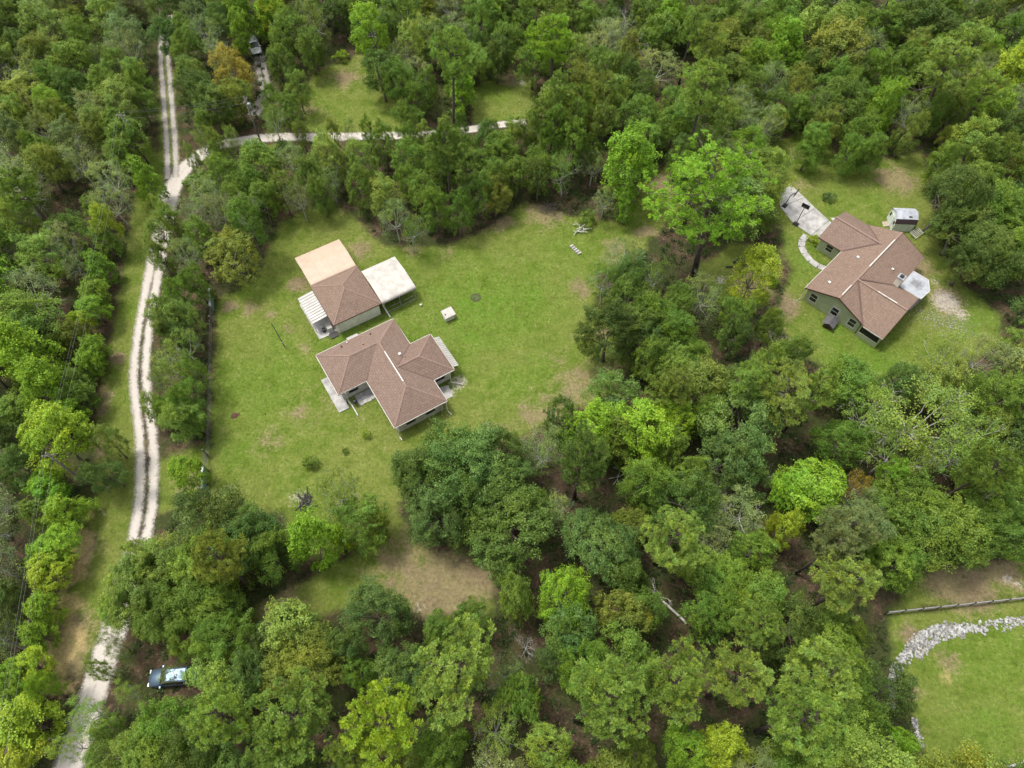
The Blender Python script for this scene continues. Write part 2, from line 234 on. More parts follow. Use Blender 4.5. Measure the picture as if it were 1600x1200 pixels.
G|-42.0|50.9|1.93|7.9|0.196,0.295,0.052|pale green sparse mossy tree between the sandy track and the lawn fence, rightmost one|between the sandy track and the lawn fence
G|-42.1|46.9|2.17|8.2|0.246,0.341,0.054|pale green sparse mossy tree between the sandy track and the lawn fence, second from left|between the sandy track and the lawn fence
M|-40.0|43.2|1.98|8.4|0.152,0.276,0.033|mid-green bushy leafy tree between the sandy track and the lawn fence, second from left|between the sandy track and the lawn fence
M|-40.0|40.1|1.95|8.3|0.261,0.397,0.067|pale green bushy leafy tree between the sandy track and the lawn fence, second from left|between the sandy track and the lawn fence
L|-37.4|33.7|1.50|7.4|0.213,0.364,0.026|bright green rounded bush tree near the lower gate|between the sandy track and the lawn fence
G|-44.6|45.9|1.02|6.7|0.198,0.284,0.048|pale green sparse mossy tree between the sandy track and the lawn fence, leftmost one|between the sandy track and the lawn fence
M|-40.4|47.1|1.60|7.8|0.171,0.284,0.033|mid-green bushy leafy tree between the sandy track and the lawn fence, third from left|between the sandy track and the lawn fence
M|-38.5|40.4|1.26|7.3|0.134,0.247,0.030|mid-green bushy leafy tree between the sandy track and the lawn fence, rightmost one|between the sandy track and the lawn fence
M|-43.1|41.9|0.99|6.9|0.244,0.385,0.058|pale green bushy leafy tree between the sandy track and the lawn fence, leftmost one|between the sandy track and the lawn fence
O|-33.0|26.4|3.79|9.7|0.094,0.142,0.026|dark green rounded broad-crowned tree over the track at lower left|over the track at lower left
O|-32.5|22.2|3.29|9.1|0.147,0.247,0.027|mid-green rounded broad-crowned tree over the track at lower left, rightmost one|over the track at lower left
O|-37.9|22.4|2.62|8.4|0.221,0.313,0.054|pale green rounded broad-crowned tree over the track at lower left, rightmost one|over the track at lower left
O|-40.0|19.0|2.69|8.5|0.188,0.276,0.049|pale green rounded broad-crowned tree over the track at lower left, second from left|over the track at lower left
O|-33.5|18.7|2.95|8.7|0.135,0.226,0.028|mid-green rounded broad-crowned tree over the track at lower left, third from left|over the track at lower left
O|-30.4|17.3|2.27|8.0|0.163,0.264,0.035|mid-green rounded broad-crowned tree at the lower left of the lawn, leftmost one|at the lower left of the lawn
O|-28.6|24.9|3.21|9.0|0.096,0.181,0.030|dark green rounded broad-crowned tree at the lower left of the lawn|at the lower left of the lawn
M|-26.1|24.0|2.25|8.8|0.148,0.245,0.030|mid-green bushy leafy tree at the lower left of the lawn|at the lower left of the lawn
O|-29.1|14.8|2.36|8.1|0.158,0.274,0.033|mid-green rounded broad-crowned tree at the lower left of the lawn, rightmost one|at the lower left of the lawn
O|-33.5|15.0|1.97|7.7|0.147,0.230,0.027|mid-green rounded broad-crowned tree over the track at lower left, second from left|over the track at lower left
L|-35.8|29.6|1.17|6.9|0.324,0.459,0.030|yellow-green upright leafy tree at the lower left of the lawn|at the lower left of the lawn
O|-36.7|17.2|2.27|8.0|0.130,0.207,0.027|mid-green rounded broad-crowned tree over the track at lower left, leftmost one|over the track at lower left
G|-19.2|30.0|2.45|10.0|0.195,0.270,0.045|pale green sparse mossy tree by the burn pile|by the burn pile
L|-21.0|25.0|3.06|10.0|0.214,0.392,0.024|lime green upright leafy tree by the burn pile|by the burn pile
S|-19.3|25.3|1.01|6.0|0.312,0.471,0.029|small yellow-green sapling below the burn pile|by the burn pile
M|-17.0|27.3|2.30|8.8|0.154,0.268,0.034|mid-green bushy leafy tree by the burn pile|by the burn pile
M|-15.0|27.5|1.67|7.9|0.220,0.287,0.040|olive-green bushy leafy tree by the burn pile|by the burn pile
G|-41.0|7.5|1.90|7.8|0.217,0.362,0.060|pale green sparse mossy tree in the bottom left corner, rightmost one|in the bottom left corner
G|-38.1|9.6|1.26|7.0|0.256,0.372,0.060|pale green sparse mossy tree at the bottom beside the parked car|at the bottom beside the parked car
O|-7.4|34.8|3.40|10.0|0.101,0.186,0.030|dark green rounded broad-crowned tree just below the house, second from left|just below the house
O|-4.7|32.1|4.33|11.0|0.122,0.226,0.049|very large dark rounded oak just below the house|just below the house
O|-10.6|32.5|3.08|8.9|0.092,0.151,0.024|dark green rounded broad-crowned tree just below the house, leftmost one|just below the house
O|-7.7|28.2|3.00|8.8|0.100,0.175,0.039|blue-green rounded broad-crowned tree just below the house, second from left|just below the house
O|-1.9|35.5|2.85|8.6|0.098,0.160,0.027|dark green rounded broad-crowned tree just below the house, third from left|just below the house
O|-0.6|26.3|4.06|10.0|0.101,0.173,0.028|dark green rounded broad-crowned tree just below the house, rightmost one|just below the house
O|-1.3|31.0|3.48|9.3|0.112,0.202,0.044|blue-green rounded broad-crowned tree just below the house, rightmost one|just below the house
O|-11.8|33.6|1.94|7.6|0.124,0.210,0.046|blue-green rounded broad-crowned tree just below the house, leftmost one|just below the house
G|3.7|35.0|2.53|10.0|0.211,0.285,0.085|grey twiggy tree below the lower right lawn edge|below the lawn edge
L|9.5|38.5|2.89|9.6|0.248,0.426,0.028|lime green upright leafy tree below the lawn edge|below the lawn edge
L|15.5|38.2|3.18|10.1|0.251,0.422,0.026|lime green upright leafy tree right of the grey twiggy tree, leftmost one|right of the grey twiggy tree
L|12.1|37.0|2.57|9.1|0.158,0.237,0.030|mid-green upright leafy tree below the lawn edge|below the lawn edge
L|18.5|36.3|2.26|8.6|0.156,0.254,0.033|mid-green upright leafy tree right of the grey twiggy tree|right of the grey twiggy tree
L|19.7|39.7|2.16|8.5|0.274,0.438,0.030|lime green upright leafy tree right of the grey twiggy tree, rightmost one|right of the grey twiggy tree
M|9.8|35.5|1.89|8.2|0.158,0.262,0.031|mid-green bushy leafy tree below the lawn edge|below the lawn edge
G|15.2|65.8|1.93|7.9|0.248,0.299,0.103|grey-green sparse mossy tree in the thicket right of the lawn|in the thicket right of the lawn
G|12.6|61.4|2.04|8.0|0.126,0.238,0.026|mid-green sparse mossy tree in the thicket right of the lawn, leftmost one|in the thicket right of the lawn
M|15.9|58.7|2.31|8.8|0.123,0.202,0.025|mid-green bushy leafy tree in the thicket right of the lawn, leftmost one|in the thicket right of the lawn
O|12.2|51.7|2.77|11.0|0.090,0.135,0.023|dark dense oak at the right edge of the main lawn|in the thicket right of the lawn
O|15.7|52.6|3.14|9.0|0.101,0.166,0.028|dark green rounded broad-crowned tree in the thicket right of the lawn|in the thicket right of the lawn
M|18.6|55.3|2.57|9.2|0.162,0.281,0.035|mid-green bushy leafy tree in the thicket right of the lawn, third from left|in the thicket right of the lawn
M|21.1|52.5|2.53|9.2|0.122,0.227,0.026|mid-green bushy leafy tree in the thicket right of the lawn, fourth from left|in the thicket right of the lawn
M|22.4|57.9|2.15|8.6|0.127,0.221,0.027|mid-green bushy leafy tree in the thicket right of the lawn, fifth from left|in the thicket right of the lawn
M|17.1|48.6|2.47|9.1|0.128,0.216,0.027|mid-green bushy leafy tree in the thicket right of the lawn, second from left|in the thicket right of the lawn
M|20.2|47.8|2.18|8.6|0.234,0.362,0.061|pale green bushy leafy tree in the thicket right of the lawn|in the thicket right of the lawn
M|23.2|48.9|1.90|8.3|0.154,0.274,0.035|mid-green bushy leafy tree in the thicket right of the lawn, rightmost one|in the thicket right of the lawn
G|19.5|62.3|2.05|8.0|0.132,0.215,0.027|mid-green sparse mossy tree in the thicket right of the lawn, rightmost one|in the thicket right of the lawn
P|19.8|41.6|2.35|13.8|0.225,0.291,0.054|pale green tufted pine tree in the thicket right of the lawn|in the thicket right of the lawn
P|16.9|41.2|2.20|13.6|0.231,0.317,0.053|pale green tufted pine tree in the woods below the green-walled house, leftmost one|in the woods below the green-walled house
L|31.6|60.0|2.73|11.0|0.332,0.427,0.033|yellow-green tree between the tall pine and the green-walled house|left of the green-walled house
M|29.4|55.2|2.27|8.8|0.142,0.243,0.030|mid-green bushy leafy tree left of the green-walled house|left of the green-walled house
M|29.0|51.9|1.79|8.1|0.087,0.150,0.027|dark green bushy leafy tree left of the green-walled house|left of the green-walled house
M|35.8|49.5|2.20|8.7|0.129,0.215,0.028|mid-green bushy leafy tree in the woods below the green-walled house|in the woods below the green-walled house
M|32.5|48.5|1.76|8.0|0.249,0.381,0.058|pale green bushy leafy tree in the woods below the green-walled house|in the woods below the green-walled house
P|31.4|39.2|3.71|15.4|0.233,0.307,0.052|pale green tufted pine tree in the woods below the green-walled house, third from left|in the woods below the green-walled house
P|27.8|41.1|2.48|14.0|0.236,0.366,0.061|pale green tufted pine tree in the woods below the green-walled house, second from left|in the woods below the green-walled house
O|27.2|38.7|4.24|10.2|0.137,0.232,0.048|blue-green rounded broad-crowned tree in the woods below the green-walled house, rightmost one|in the woods below the green-walled house
P|34.6|41.0|2.63|14.2|0.236,0.339,0.054|pale green tufted pine tree in the woods below the green-walled house, rightmost one|in the woods below the green-walled house
M|24.4|34.3|2.67|9.4|0.110,0.186,0.044|blue-green bushy leafy tree right of the grey twiggy tree, rightmost one|right of the grey twiggy tree
M|23.5|40.4|2.36|8.9|0.172,0.287,0.032|mid-green bushy leafy tree right of the grey twiggy tree, rightmost one|right of the grey twiggy tree
G|48.2|39.1|5.15|11.0|0.203,0.299,0.051|pale green sparse mossy tree in the woods at right centre, second from left|in the woods at right centre
G|43.0|40.1|3.17|9.4|0.208,0.336,0.052|pale green sparse mossy tree in the woods at right centre, leftmost one|in the woods at right centre
G|52.2|35.5|3.73|10.1|0.234,0.366,0.058|pale green sparse mossy tree in the woods at lower right edge|in the woods at lower right edge
G|43.9|35.1|2.95|9.1|0.147,0.229,0.029|mid-green sparse mossy tree near the orange-leaved sapling|near the orange-leaved sapling
M|58.9|42.4|3.21|10.1|0.154,0.259,0.030|mid-green bushy leafy tree in the woods at right centre, rightmost one|in the woods at right centre
M|39.3|37.0|2.31|8.8|0.139,0.256,0.029|mid-green bushy leafy tree in the woods at right centre, leftmost one|in the woods at right centre
G|55.0|48.6|2.62|8.7|0.257,0.345,0.059|pale green sparse mossy tree in the woods at right centre, rightmost one|in the woods at right centre
G|59.1|48.7|2.48|8.5|0.252,0.302,0.107|grey-green sparse mossy tree in the woods at right centre|in the woods at right centre
L|33.7|31.2|3.23|8.0|0.225,0.405,0.030|bright green upright leafy tree near the orange-leaved sapling, second from left|near the orange-leaved sapling
L|31.4|31.4|1.92|7.0|0.208,0.405,0.026|bright green upright leafy tree near the orange-leaved sapling, leftmost one|near the orange-leaved sapling
G|40.3|31.9|1.34|6.0|0.360,0.254,0.036|small orange and yellow leaved sapling among the lower right trees|near the orange-leaved sapling
L|44.5|33.5|1.35|7.2|0.186,0.363,0.026|bright green upright leafy tree near the orange-leaved sapling, rightmost one|near the orange-leaved sapling
L|29.7|25.9|1.55|9.0|0.316,0.416,0.029|yellow-green upright leafy tree near the orange-leaved sapling|near the orange-leaved sapling
P|34.9|23.8|2.97|14.6|0.192,0.241,0.080|grey-green tufted pine tree left of the fence corner, rightmost one|left of the fence corner
P|32.4|22.8|2.20|13.6|0.208,0.245,0.086|grey-green tufted pine tree left of the fence corner, leftmost one|left of the fence corner
O|44.2|28.5|3.42|9.3|0.128,0.219,0.026|mid-green rounded broad-crowned tree in the woods at lower right edge, leftmost one|in the woods at lower right edge
O|47.1|25.8|3.37|9.2|0.140,0.224,0.029|mid-green rounded broad-crowned tree in the woods at lower right edge, second from left|in the woods at lower right edge
O|41.6|22.5|2.49|8.2|0.152,0.270,0.032|mid-green rounded broad-crowned tree left of the fence corner, rightmost one|left of the fence corner
O|54.5|31.0|3.48|9.3|0.172,0.278,0.033|mid-green rounded broad-crowned tree in the woods at lower right edge, fourth from left|in the woods at lower right edge
O|50.8|25.9|2.96|8.8|0.143,0.240,0.029|mid-green rounded broad-crowned tree in the woods at lower right edge, third from left|in the woods at lower right edge
O|55.1|26.1|2.54|8.3|0.134,0.246,0.030|mid-green rounded broad-crowned tree in the woods at lower right edge, fifth from left|in the woods at lower right edge
D|30.6|33.7|1.06|5.6|0.234,0.296,0.102|grey bare-branched dead tree near the orange-leaved sapling|near the orange-leaved sapling
O|-13.8|17.0|2.91|8.7|0.095,0.164,0.037|blue-green rounded broad-crowned tree around the small brown gap, leftmost one|around the small brown gap
L|-22.2|15.9|3.02|9.0|0.249,0.353,0.060|pale green upright leafy tree below the brown bare ground|below the brown bare ground
O|-17.0|13.9|1.96|7.7|0.115,0.194,0.042|blue-green rounded broad-crowned tree below the brown bare ground|below the brown bare ground
P|-18.8|8.1|3.42|15.1|0.188,0.294,0.047|pale green tufted pine tree at the bottom left of centre, rightmost one|at the bottom left of centre
M|-25.4|11.0|1.95|8.3|0.114,0.202,0.045|blue-green bushy leafy tree below the brown bare ground|below the brown bare ground
P|-11.6|6.4|3.30|17.0|0.301,0.434,0.030|yellow-green tufted pine at the bottom edge left of centre|along the bottom edge left of centre
O|-11.2|11.4|2.43|8.2|0.101,0.178,0.038|blue-green rounded broad-crowned tree around the small brown gap, rightmost one|around the small brown gap
M|-15.4|11.6|1.50|7.7|0.137,0.250,0.029|mid-green bushy leafy tree below the brown bare ground|below the brown bare ground
P|-4.7|10.9|3.93|16.0|0.254,0.365,0.060|round bright green clumpy tree at bottom centre left|at bottom centre left
M|-3.9|17.1|1.68|7.9|0.120,0.212,0.027|mid-green bushy leafy tree at bottom centre left, second from left|at bottom centre left
M|-7.2|15.6|1.89|8.2|0.128,0.217,0.029|mid-green bushy leafy tree at bottom centre left, leftmost one|at bottom centre left
D|1.3|14.1|1.46|6.0|0.209,0.276,0.096|small grey leafless snag at bottom centre|at bottom centre left
G|-1.7|5.8|2.09|8.1|0.236,0.340,0.057|pale green sparse mossy tree along the bottom edge centre|along the bottom edge centre
M|1.6|8.9|2.03|8.4|0.145,0.256,0.030|mid-green bushy leafy tree along the bottom edge centre, rightmost one|along the bottom edge centre
P|6.5|7.6|3.41|18.0|0.219,0.335,0.055|large pale lime tufted pine at bottom centre|at bottom centre
M|5.3|18.8|2.76|9.5|0.215,0.383,0.025|bright green bushy leafy tree in the woods below the lawn|in the woods below the lawn
M|5.9|15.0|2.35|8.9|0.120,0.226,0.049|blue-green bushy leafy tree in the woods below the lawn|in the woods below the lawn
M|0.8|18.9|2.41|9.0|0.140,0.222,0.029|mid-green bushy leafy tree at bottom centre left, rightmost one|at bottom centre left
L|11.4|16.5|2.25|8.6|0.173,0.212,0.032|olive-green upright leafy tree at lower centre by the fallen trunk|at lower centre by the fallen trunk
M|13.4|17.5|2.04|8.4|0.135,0.229,0.031|mid-green bushy leafy tree at lower centre by the fallen trunk, leftmost one|at lower centre by the fallen trunk
O|9.7|24.6|3.34|9.2|0.114,0.204,0.047|blue-green rounded broad-crowned tree in the woods below the lawn|in the woods below the lawn
P|16.4|24.0|3.78|14.0|0.234,0.345,0.058|pale green tufted pine tree at lower centre by the fallen trunk|at lower centre by the fallen trunk
M|13.1|26.4|2.16|8.6|0.173,0.230,0.034|olive-green bushy leafy tree at lower centre by the fallen trunk|at lower centre by the fallen trunk
P|15.1|9.8|2.91|14.5|0.216,0.318,0.047|pale green tufted pine tree at bottom right of centre, rightmost one|at bottom right of centre
P|20.4|9.9|2.91|14.5|0.246,0.336,0.054|pale green tufted pine tree in the pines at lower right, leftmost one|in the pines at lower right
P|24.3|14.3|2.66|14.2|0.214,0.324,0.054|pale green tufted pine tree in the pines at lower right, second from left|in the pines at lower right
P|27.1|10.7|3.82|15.6|0.253,0.368,0.064|pale green tufted pine tree in the pines at lower right, rightmost one|in the pines at lower right
P|24.9|6.6|3.38|15.1|0.207,0.331,0.052|pale green tufted pine tree in the pines at lower right, third from left|in the pines at lower right
P|32.2|18.5|3.22|14.9|0.245,0.331,0.059|pale green tufted pine tree left of the fence corner|left of the fence corner
M|34.7|15.3|1.77|8.1|0.138,0.211,0.026|mid-green bushy leafy tree left of the fence corner, rightmost one|left of the fence corner
L|20.0|4.6|2.42|8.9|0.337,0.447,0.031|yellow-green upright leafy tree at bottom right of centre|at bottom right of centre
L|16.7|4.5|2.06|8.3|0.184,0.331,0.024|bright green upright leafy tree at bottom right of centre|at bottom right of centre
M|12.1|4.2|1.85|8.2|0.135,0.200,0.025|mid-green bushy leafy tree at bottom centre, rightmost one|at bottom centre
M|25.7|19.2|2.89|9.7|0.157,0.261,0.031|mid-green bushy leafy tree in the lower right woods, rightmost one|in the lower right woods
M|20.2|17.4|2.50|9.1|0.126,0.231,0.027|mid-green bushy leafy tree at lower centre by the fallen trunk, rightmost one|at lower centre by the fallen trunk
M|20.1|22.5|2.23|8.7|0.241,0.362,0.055|pale green bushy leafy tree at lower centre by the fallen trunk|at lower centre by the fallen trunk
M|26.4|24.5|2.50|9.1|0.158,0.271,0.034|mid-green bushy leafy tree in the lower right woods, leftmost one|in the lower right woods
O|33.5|9.8|2.15|7.9|0.147,0.248,0.031|mid-green rounded broad-crowned tree beside the stone bank|beside the stone bank
M|34.2|6.9|2.00|8.4|0.127,0.215,0.026|mid-green bushy leafy tree beside the stone bank|beside the stone bank
L|36.5|5.3|1.36|7.2|0.175,0.329,0.021|bright green upright leafy tree beside the stone bank|beside the stone bank
P|-25.1|6.7|2.82|15.0|0.250,0.378,0.056|pale green tufted pine tree at the bottom beside the parked car|at the bottom beside the parked car
O|-33.7|7.0|2.11|7.8|0.156,0.295,0.034|mid-green rounded broad-crowned tree at the bottom beside the parked car, rightmost one|at the bottom beside the parked car
O|-34.0|4.7|2.43|8.2|0.156,0.255,0.031|mid-green rounded broad-crowned tree at the bottom beside the parked car, leftmost one|at the bottom beside the parked car
O|-37.6|4.2|2.06|7.8|0.201,0.296,0.049|pale green rounded broad-crowned tree at the bottom beside the parked car|at the bottom beside the parked car
P|-21.5|5.4|2.26|13.7|0.203,0.318,0.054|pale green tufted pine tree at the bottom left of centre, leftmost one|at the bottom left of centre
M|32.9|15.9|2.01|8.4|0.156,0.240,0.031|mid-green bushy leafy tree left of the fence corner, leftmost one|left of the fence corner
M|-6.7|5.3|2.19|8.7|0.152,0.266,0.030|mid-green bushy leafy tree along the bottom edge centre, leftmost one|along the bottom edge centre
P|-14.6|3.9|2.02|13.4|0.213,0.305,0.047|pale green tufted pine tree along the bottom edge left of centre|along the bottom edge left of centre
M|3.6|4.7|1.97|8.3|0.265,0.386,0.058|pale green bushy leafy tree along the bottom edge centre|along the bottom edge centre
G|-34.9|11.6|0.77|4.5|0.220,0.292,0.049|thin pale green tree leaning over the parked car|at the bottom beside the parked car
G|-41.7|14.8|0.95|6.7|0.235,0.331,0.052|pale green sparse mossy tree over the track at lower left, leftmost one|over the track at lower left
M|-41.8|11.7|0.76|6.6|0.252,0.357,0.063|pale green bushy leafy tree in the bottom left corner|in the bottom left corner
G|-40.3|13.6|0.71|6.4|0.193,0.277,0.047|pale green sparse mossy tree over the track at lower left, rightmost one|over the track at lower left
G|-41.7|5.0|1.32|7.1|0.274,0.399,0.060|pale green sparse mossy tree in the bottom left corner, leftmost one|in the bottom left corner
M|-39.1|5.9|1.44|7.6|0.223,0.353,0.059|pale green bushy leafy tree at the bottom beside the parked car, leftmost one|at the bottom beside the parked car
M|-50.0|73.4|1.67|7.9|0.213,0.339,0.052|pale green bushy leafy tree beside the sandy track bend, fifth from left|beside the sandy track bend
M|-50.5|66.5|1.14|7.1|0.218,0.304,0.055|pale green bushy leafy tree beside the sandy track bend, leftmost one|beside the sandy track bend
G|-48.6|89.6|1.27|7.1|0.206,0.286,0.047|pale green sparse mossy tree beside the sandy track bend|beside the sandy track bend
M|-46.3|87.2|1.43|7.6|0.138,0.233,0.026|mid-green bushy leafy tree beside the sandy track bend, second from left|beside the sandy track bend
M|29.4|27.1|1.03|7.0|0.291,0.356,0.026|yellow-green bushy leafy tree near the orange-leaved sapling|near the orange-leaved sapling
D|-47.5|75.8|1.52|6.0|0.199,0.241,0.085|grey bare-branched dead tree beside the sandy track bend, second from left|beside the sandy track bend
D|-44.1|74.0|1.32|5.8|0.192,0.251,0.089|grey bare-branched dead tree beside the sandy track bend, third from left|beside the sandy track bend
D|-44.2|80.0|1.26|5.8|0.198,0.275,0.092|grey bare-branched dead tree beside the sandy track bend, rightmost one|beside the sandy track bend
D|-56.7|120.1|1.62|6.1|0.185,0.257,0.089|grey bare-branched dead tree between the two tracks at top left, leftmost one|between the two tracks at top left
D|-52.8|115.4|1.59|6.1|0.246,0.321,0.096|grey bare-branched dead tree between the two tracks at top left, rightmost one|between the two tracks at top left
D|-21.0|111.0|1.45|5.9|0.240,0.336,0.101|grey bare-branched dead tree right of the small top clearing, leftmost one|right of the small top clearing
D|17.3|119.2|1.61|6.1|0.207,0.254,0.084|grey bare-branched dead tree top centre beside the grey dead branches, leftmost one|top centre beside the grey dead branches
D|-85.2|106.8|2.18|6.7|0.199,0.254,0.094|grey bare-branched dead tree in the woods at the top left corner|in the woods at the top left corner
D|-70.6|90.5|1.43|5.9|0.219,0.287,0.091|grey bare-branched dead tree in the woods left of the track junction, second from left|in the woods left of the track junction
D|-18.0|112.6|1.24|5.7|0.236,0.299,0.095|grey bare-branched dead tree right of the small top clearing, rightmost one|right of the small top clearing
D|30.9|41.5|0.95|5.5|0.204,0.274,0.097|grey bare-branched dead tree in the woods below the green-walled house|in the woods below the green-walled house
D|23.7|30.8|1.33|5.8|0.204,0.278,0.090|grey bare-branched dead tree right of the grey twiggy tree|right of the grey twiggy tree
D|55.7|42.3|1.11|5.6|0.210,0.263,0.090|grey bare-branched dead tree in the woods at right centre|in the woods at right centre
D|-46.5|67.3|1.10|5.6|0.212,0.260,0.088|grey bare-branched dead tree beside the sandy track bend, leftmost one|beside the sandy track bend
D|2.9|37.9|1.08|5.6|0.239,0.304,0.103|grey bare-branched dead tree below the lawn edge|below the lawn edge
D|-72.2|92.9|1.24|5.7|0.228,0.267,0.093|grey bare-branched dead tree in the woods left of the track junction, leftmost one|in the woods left of the track junction
O|-39.4|20.6|2.32|8.1|0.236,0.349,0.060|pale green rounded broad-crowned tree over the track at lower left, third from left|over the track at lower left
O|-41.0|17.6|1.61|7.3|0.220,0.349,0.051|pale green rounded broad-crowned tree over the track at lower left, leftmost one|over the track at lower left
O|-40.0|23.3|1.54|7.2|0.214,0.312,0.047|pale green rounded broad-crowned tree over the track at lower left, fourth from left|over the track at lower left
M|-33.7|92.5|1.20|7.2|0.204,0.271,0.045|pale green bushy leafy tree just above the sandy road, rightmost one|just above the sandy road
G|-26.0|92.0|1.10|6.8|0.209,0.318,0.056|pale green sparse mossy tree below the road at upper left lawn|below the road at upper left lawn
M|-20.4|92.0|1.38|7.5|0.241,0.337,0.059|pale green bushy leafy tree right of the small top clearing, second from left|right of the small top clearing
M|-16.0|90.6|1.55|7.7|0.129,0.231,0.027|mid-green bushy leafy tree in the grove above the workshop, fourth from left|in the grove above the workshop
L|-11.3|92.6|1.43|7.3|0.207,0.292,0.049|pale green upright leafy tree in the grove above the lawn|in the grove above the lawn
M|-46.3|89.8|1.18|7.2|0.269,0.350,0.064|pale green bushy leafy tree beside the sandy track bend, rightmost one|beside the sandy track bend
G|-44.1|91.1|1.10|6.8|0.260,0.376,0.060|pale green sparse mossy tree just above the sandy road, leftmost one|just above the sandy road
M|-49.9|87.0|0.99|6.9|0.226,0.339,0.054|pale green bushy leafy tree beside the sandy track bend, sixth from left|beside the sandy track bend
P|4.8|87.1|1.90|13.3|0.206,0.300,0.052|pale green tufted pine tree in the stand above the lawn edge, leftmost one|in the stand above the lawn edge
M|0.0|92.1|1.65|7.9|0.249,0.350,0.057|pale green bushy leafy tree in the grove above the lawn, rightmost one|in the grove above the lawn
M|3.1|92.9|1.65|7.9|0.167,0.255,0.033|mid-green bushy leafy tree in the stand above the lawn edge, leftmost one|in the stand above the lawn edge
P|9.4|85.3|1.88|13.3|0.223,0.358,0.056|pale green tufted pine tree in the stand above the lawn edge, rightmost one|in the stand above the lawn edge
M|-50.9|75.0|1.35|7.5|0.229,0.323,0.052|pale green bushy leafy tree beside the sandy track bend, fourth from left|beside the sandy track bend
M|-49.5|66.5|1.22|7.3|0.203,0.286,0.049|pale green bushy leafy tree beside the sandy track bend, second from left|beside the sandy track bend
M|-44.2|41.9|1.06|7.0|0.237,0.347,0.056|pale green bushy leafy tree on the left verge of the track, rightmost one|on the left verge of the track
M|-28.6|92.0|1.19|7.2|0.276,0.351,0.067|pale green bushy leafy tree below the road at upper left lawn, rightmost one|below the road at upper left lawn
M|-23.0|92.6|1.11|7.1|0.164,0.282,0.033|mid-green bushy leafy tree right of the small top clearing, leftmost one|right of the small top clearing
M|-13.8|92.2|1.29|7.4|0.251,0.344,0.061|pale green bushy leafy tree right of the small top clearing, fifth from left|right of the small top clearing
M|-7.7|92.9|1.11|7.1|0.119,0.227,0.028|mid-green bushy leafy tree in the grove above the lawn, third from left|in the grove above the lawn
S|-18.4|40.4|0.57|1.2|0.272,0.382,0.027|small lime green bush on the lawn below the house|by the burn pile
S|-24.8|36.4|0.79|1.4|0.150,0.224,0.028|round dark green shrub on the lawn above the burn pile|by the burn pile
S|-25.5|36.5|0.40|1.0|0.142,0.248,0.028|mid-green low shrub by the burn pile, leftmost one|by the burn pile
S|11.5|76.8|1.07|1.8|0.167,0.268,0.033|glossy dark green shrub by the log pile|in the stand above the lawn edge
S|49.7|81.8|0.80|1.3|0.108,0.184,0.043|round dark shrub on the lawn behind the green-walled house|behind the green-walled house
S|45.7|73.0|0.86|1.2|0.285,0.383,0.028|yellow-green shrub at the corner of the concrete driveway|near the tall pine
S|-20.8|38.1|0.32|0.6|0.123,0.201,0.027|mid-green low shrub by the burn pile, rightmost one|by the burn pile
S|37.8|64.9|0.74|1.2|0.153,0.247,0.030|mid-green low shrub left of the green-walled house|left of the green-walled house
G|87.1|130.5|2.53|7.0|0.199,0.294,0.086|grey-green sparse mossy tree in the top right corner, fifth from left|in the top right corner
M|-68.4|116.2|3.09|10.1|0.208,0.307,0.100|grey-green bushy leafy tree in the woods at the top left corner, leftmost one|in the woods at the top left corner
L|1.2|126.9|3.59|10.0|0.107,0.172,0.030|dark green upright leafy tree in the top centre woods|in the top centre woods
P|-9.2|79.3|2.91|15.9|0.102,0.173,0.026|dark green tufted pine tree in the grove above the lawn|in the grove above the lawn
M|-86.6|134.0|3.06|8.3|0.111,0.177,0.031|dark green bushy leafy tree in the woods at the top left corner, third from left|in the woods at the top left corner
M|76.8|124.0|3.12|10.1|0.147,0.261,0.031|mid-green bushy leafy tree in the top right corner, third from left|in the top right corner
G|83.0|98.9|2.73|7.7|0.229,0.295,0.106|grey-green sparse mossy tree at the right edge above the barn shed, rightmost one|at the right edge above the barn shed
O|-33.5|126.3|3.70|10.6|0.097,0.169,0.028|dark green rounded broad-crowned tree in the woods above the top clearing|in the woods above the top clearing
M|16.4|98.9|2.87|9.6|0.220,0.336,0.054|pale green bushy leafy tree top centre beside the grey dead branches|top centre beside the grey dead branches
M|-81.4|129.5|3.59|10.0|0.216,0.256,0.036|olive-green bushy leafy tree in the woods at the top left corner, second from left|in the woods at the top left corner
L|-66.8|47.5|3.05|10.6|0.088,0.166,0.025|dark green upright leafy tree at the left edge across from the house|at the left edge across from the house
G|76.1|135.5|2.65|7.7|0.207,0.262,0.092|grey-green sparse mossy tree in the top right corner, leftmost one|in the top right corner
M|54.4|130.8|3.38|10.5|0.133,0.215,0.024|mid-green bushy leafy tree in the top right woods, third from left|in the top right woods
L|-71.6|67.4|3.19|10.1|0.140,0.243,0.027|mid-green upright leafy tree at the left edge beside the wires|at the left edge beside the wires
M|-79.9|109.1|3.47|9.0|0.187,0.244,0.033|olive-green bushy leafy tree in the woods at the top left corner, leftmost one|in the woods at the top left corner
G|36.5|133.1|3.34|8.2|0.201,0.271,0.084|grey-green sparse mossy tree in the woods at upper right of centre, second from left|in the woods at upper right of centre
O|45.7|134.8|2.68|8.6|0.144,0.229,0.030|mid-green rounded broad-crowned tree in the woods at upper right of centre, rightmost one|in the woods at upper right of centre
M|29.2|80.7|3.17|8.7|0.216,0.279,0.037|olive-green bushy leafy tree near the tall pine, leftmost one|near the tall pine
L|79.6|130.9|3.87|11.9|0.223,0.413,0.026|bright green upright leafy tree in the top right corner|in the top right corner
O|-52.9|125.2|2.81|8.6|0.188,0.250,0.032|olive-green rounded broad-crowned tree between the two tracks at top left, rightmost one|between the two tracks at top left
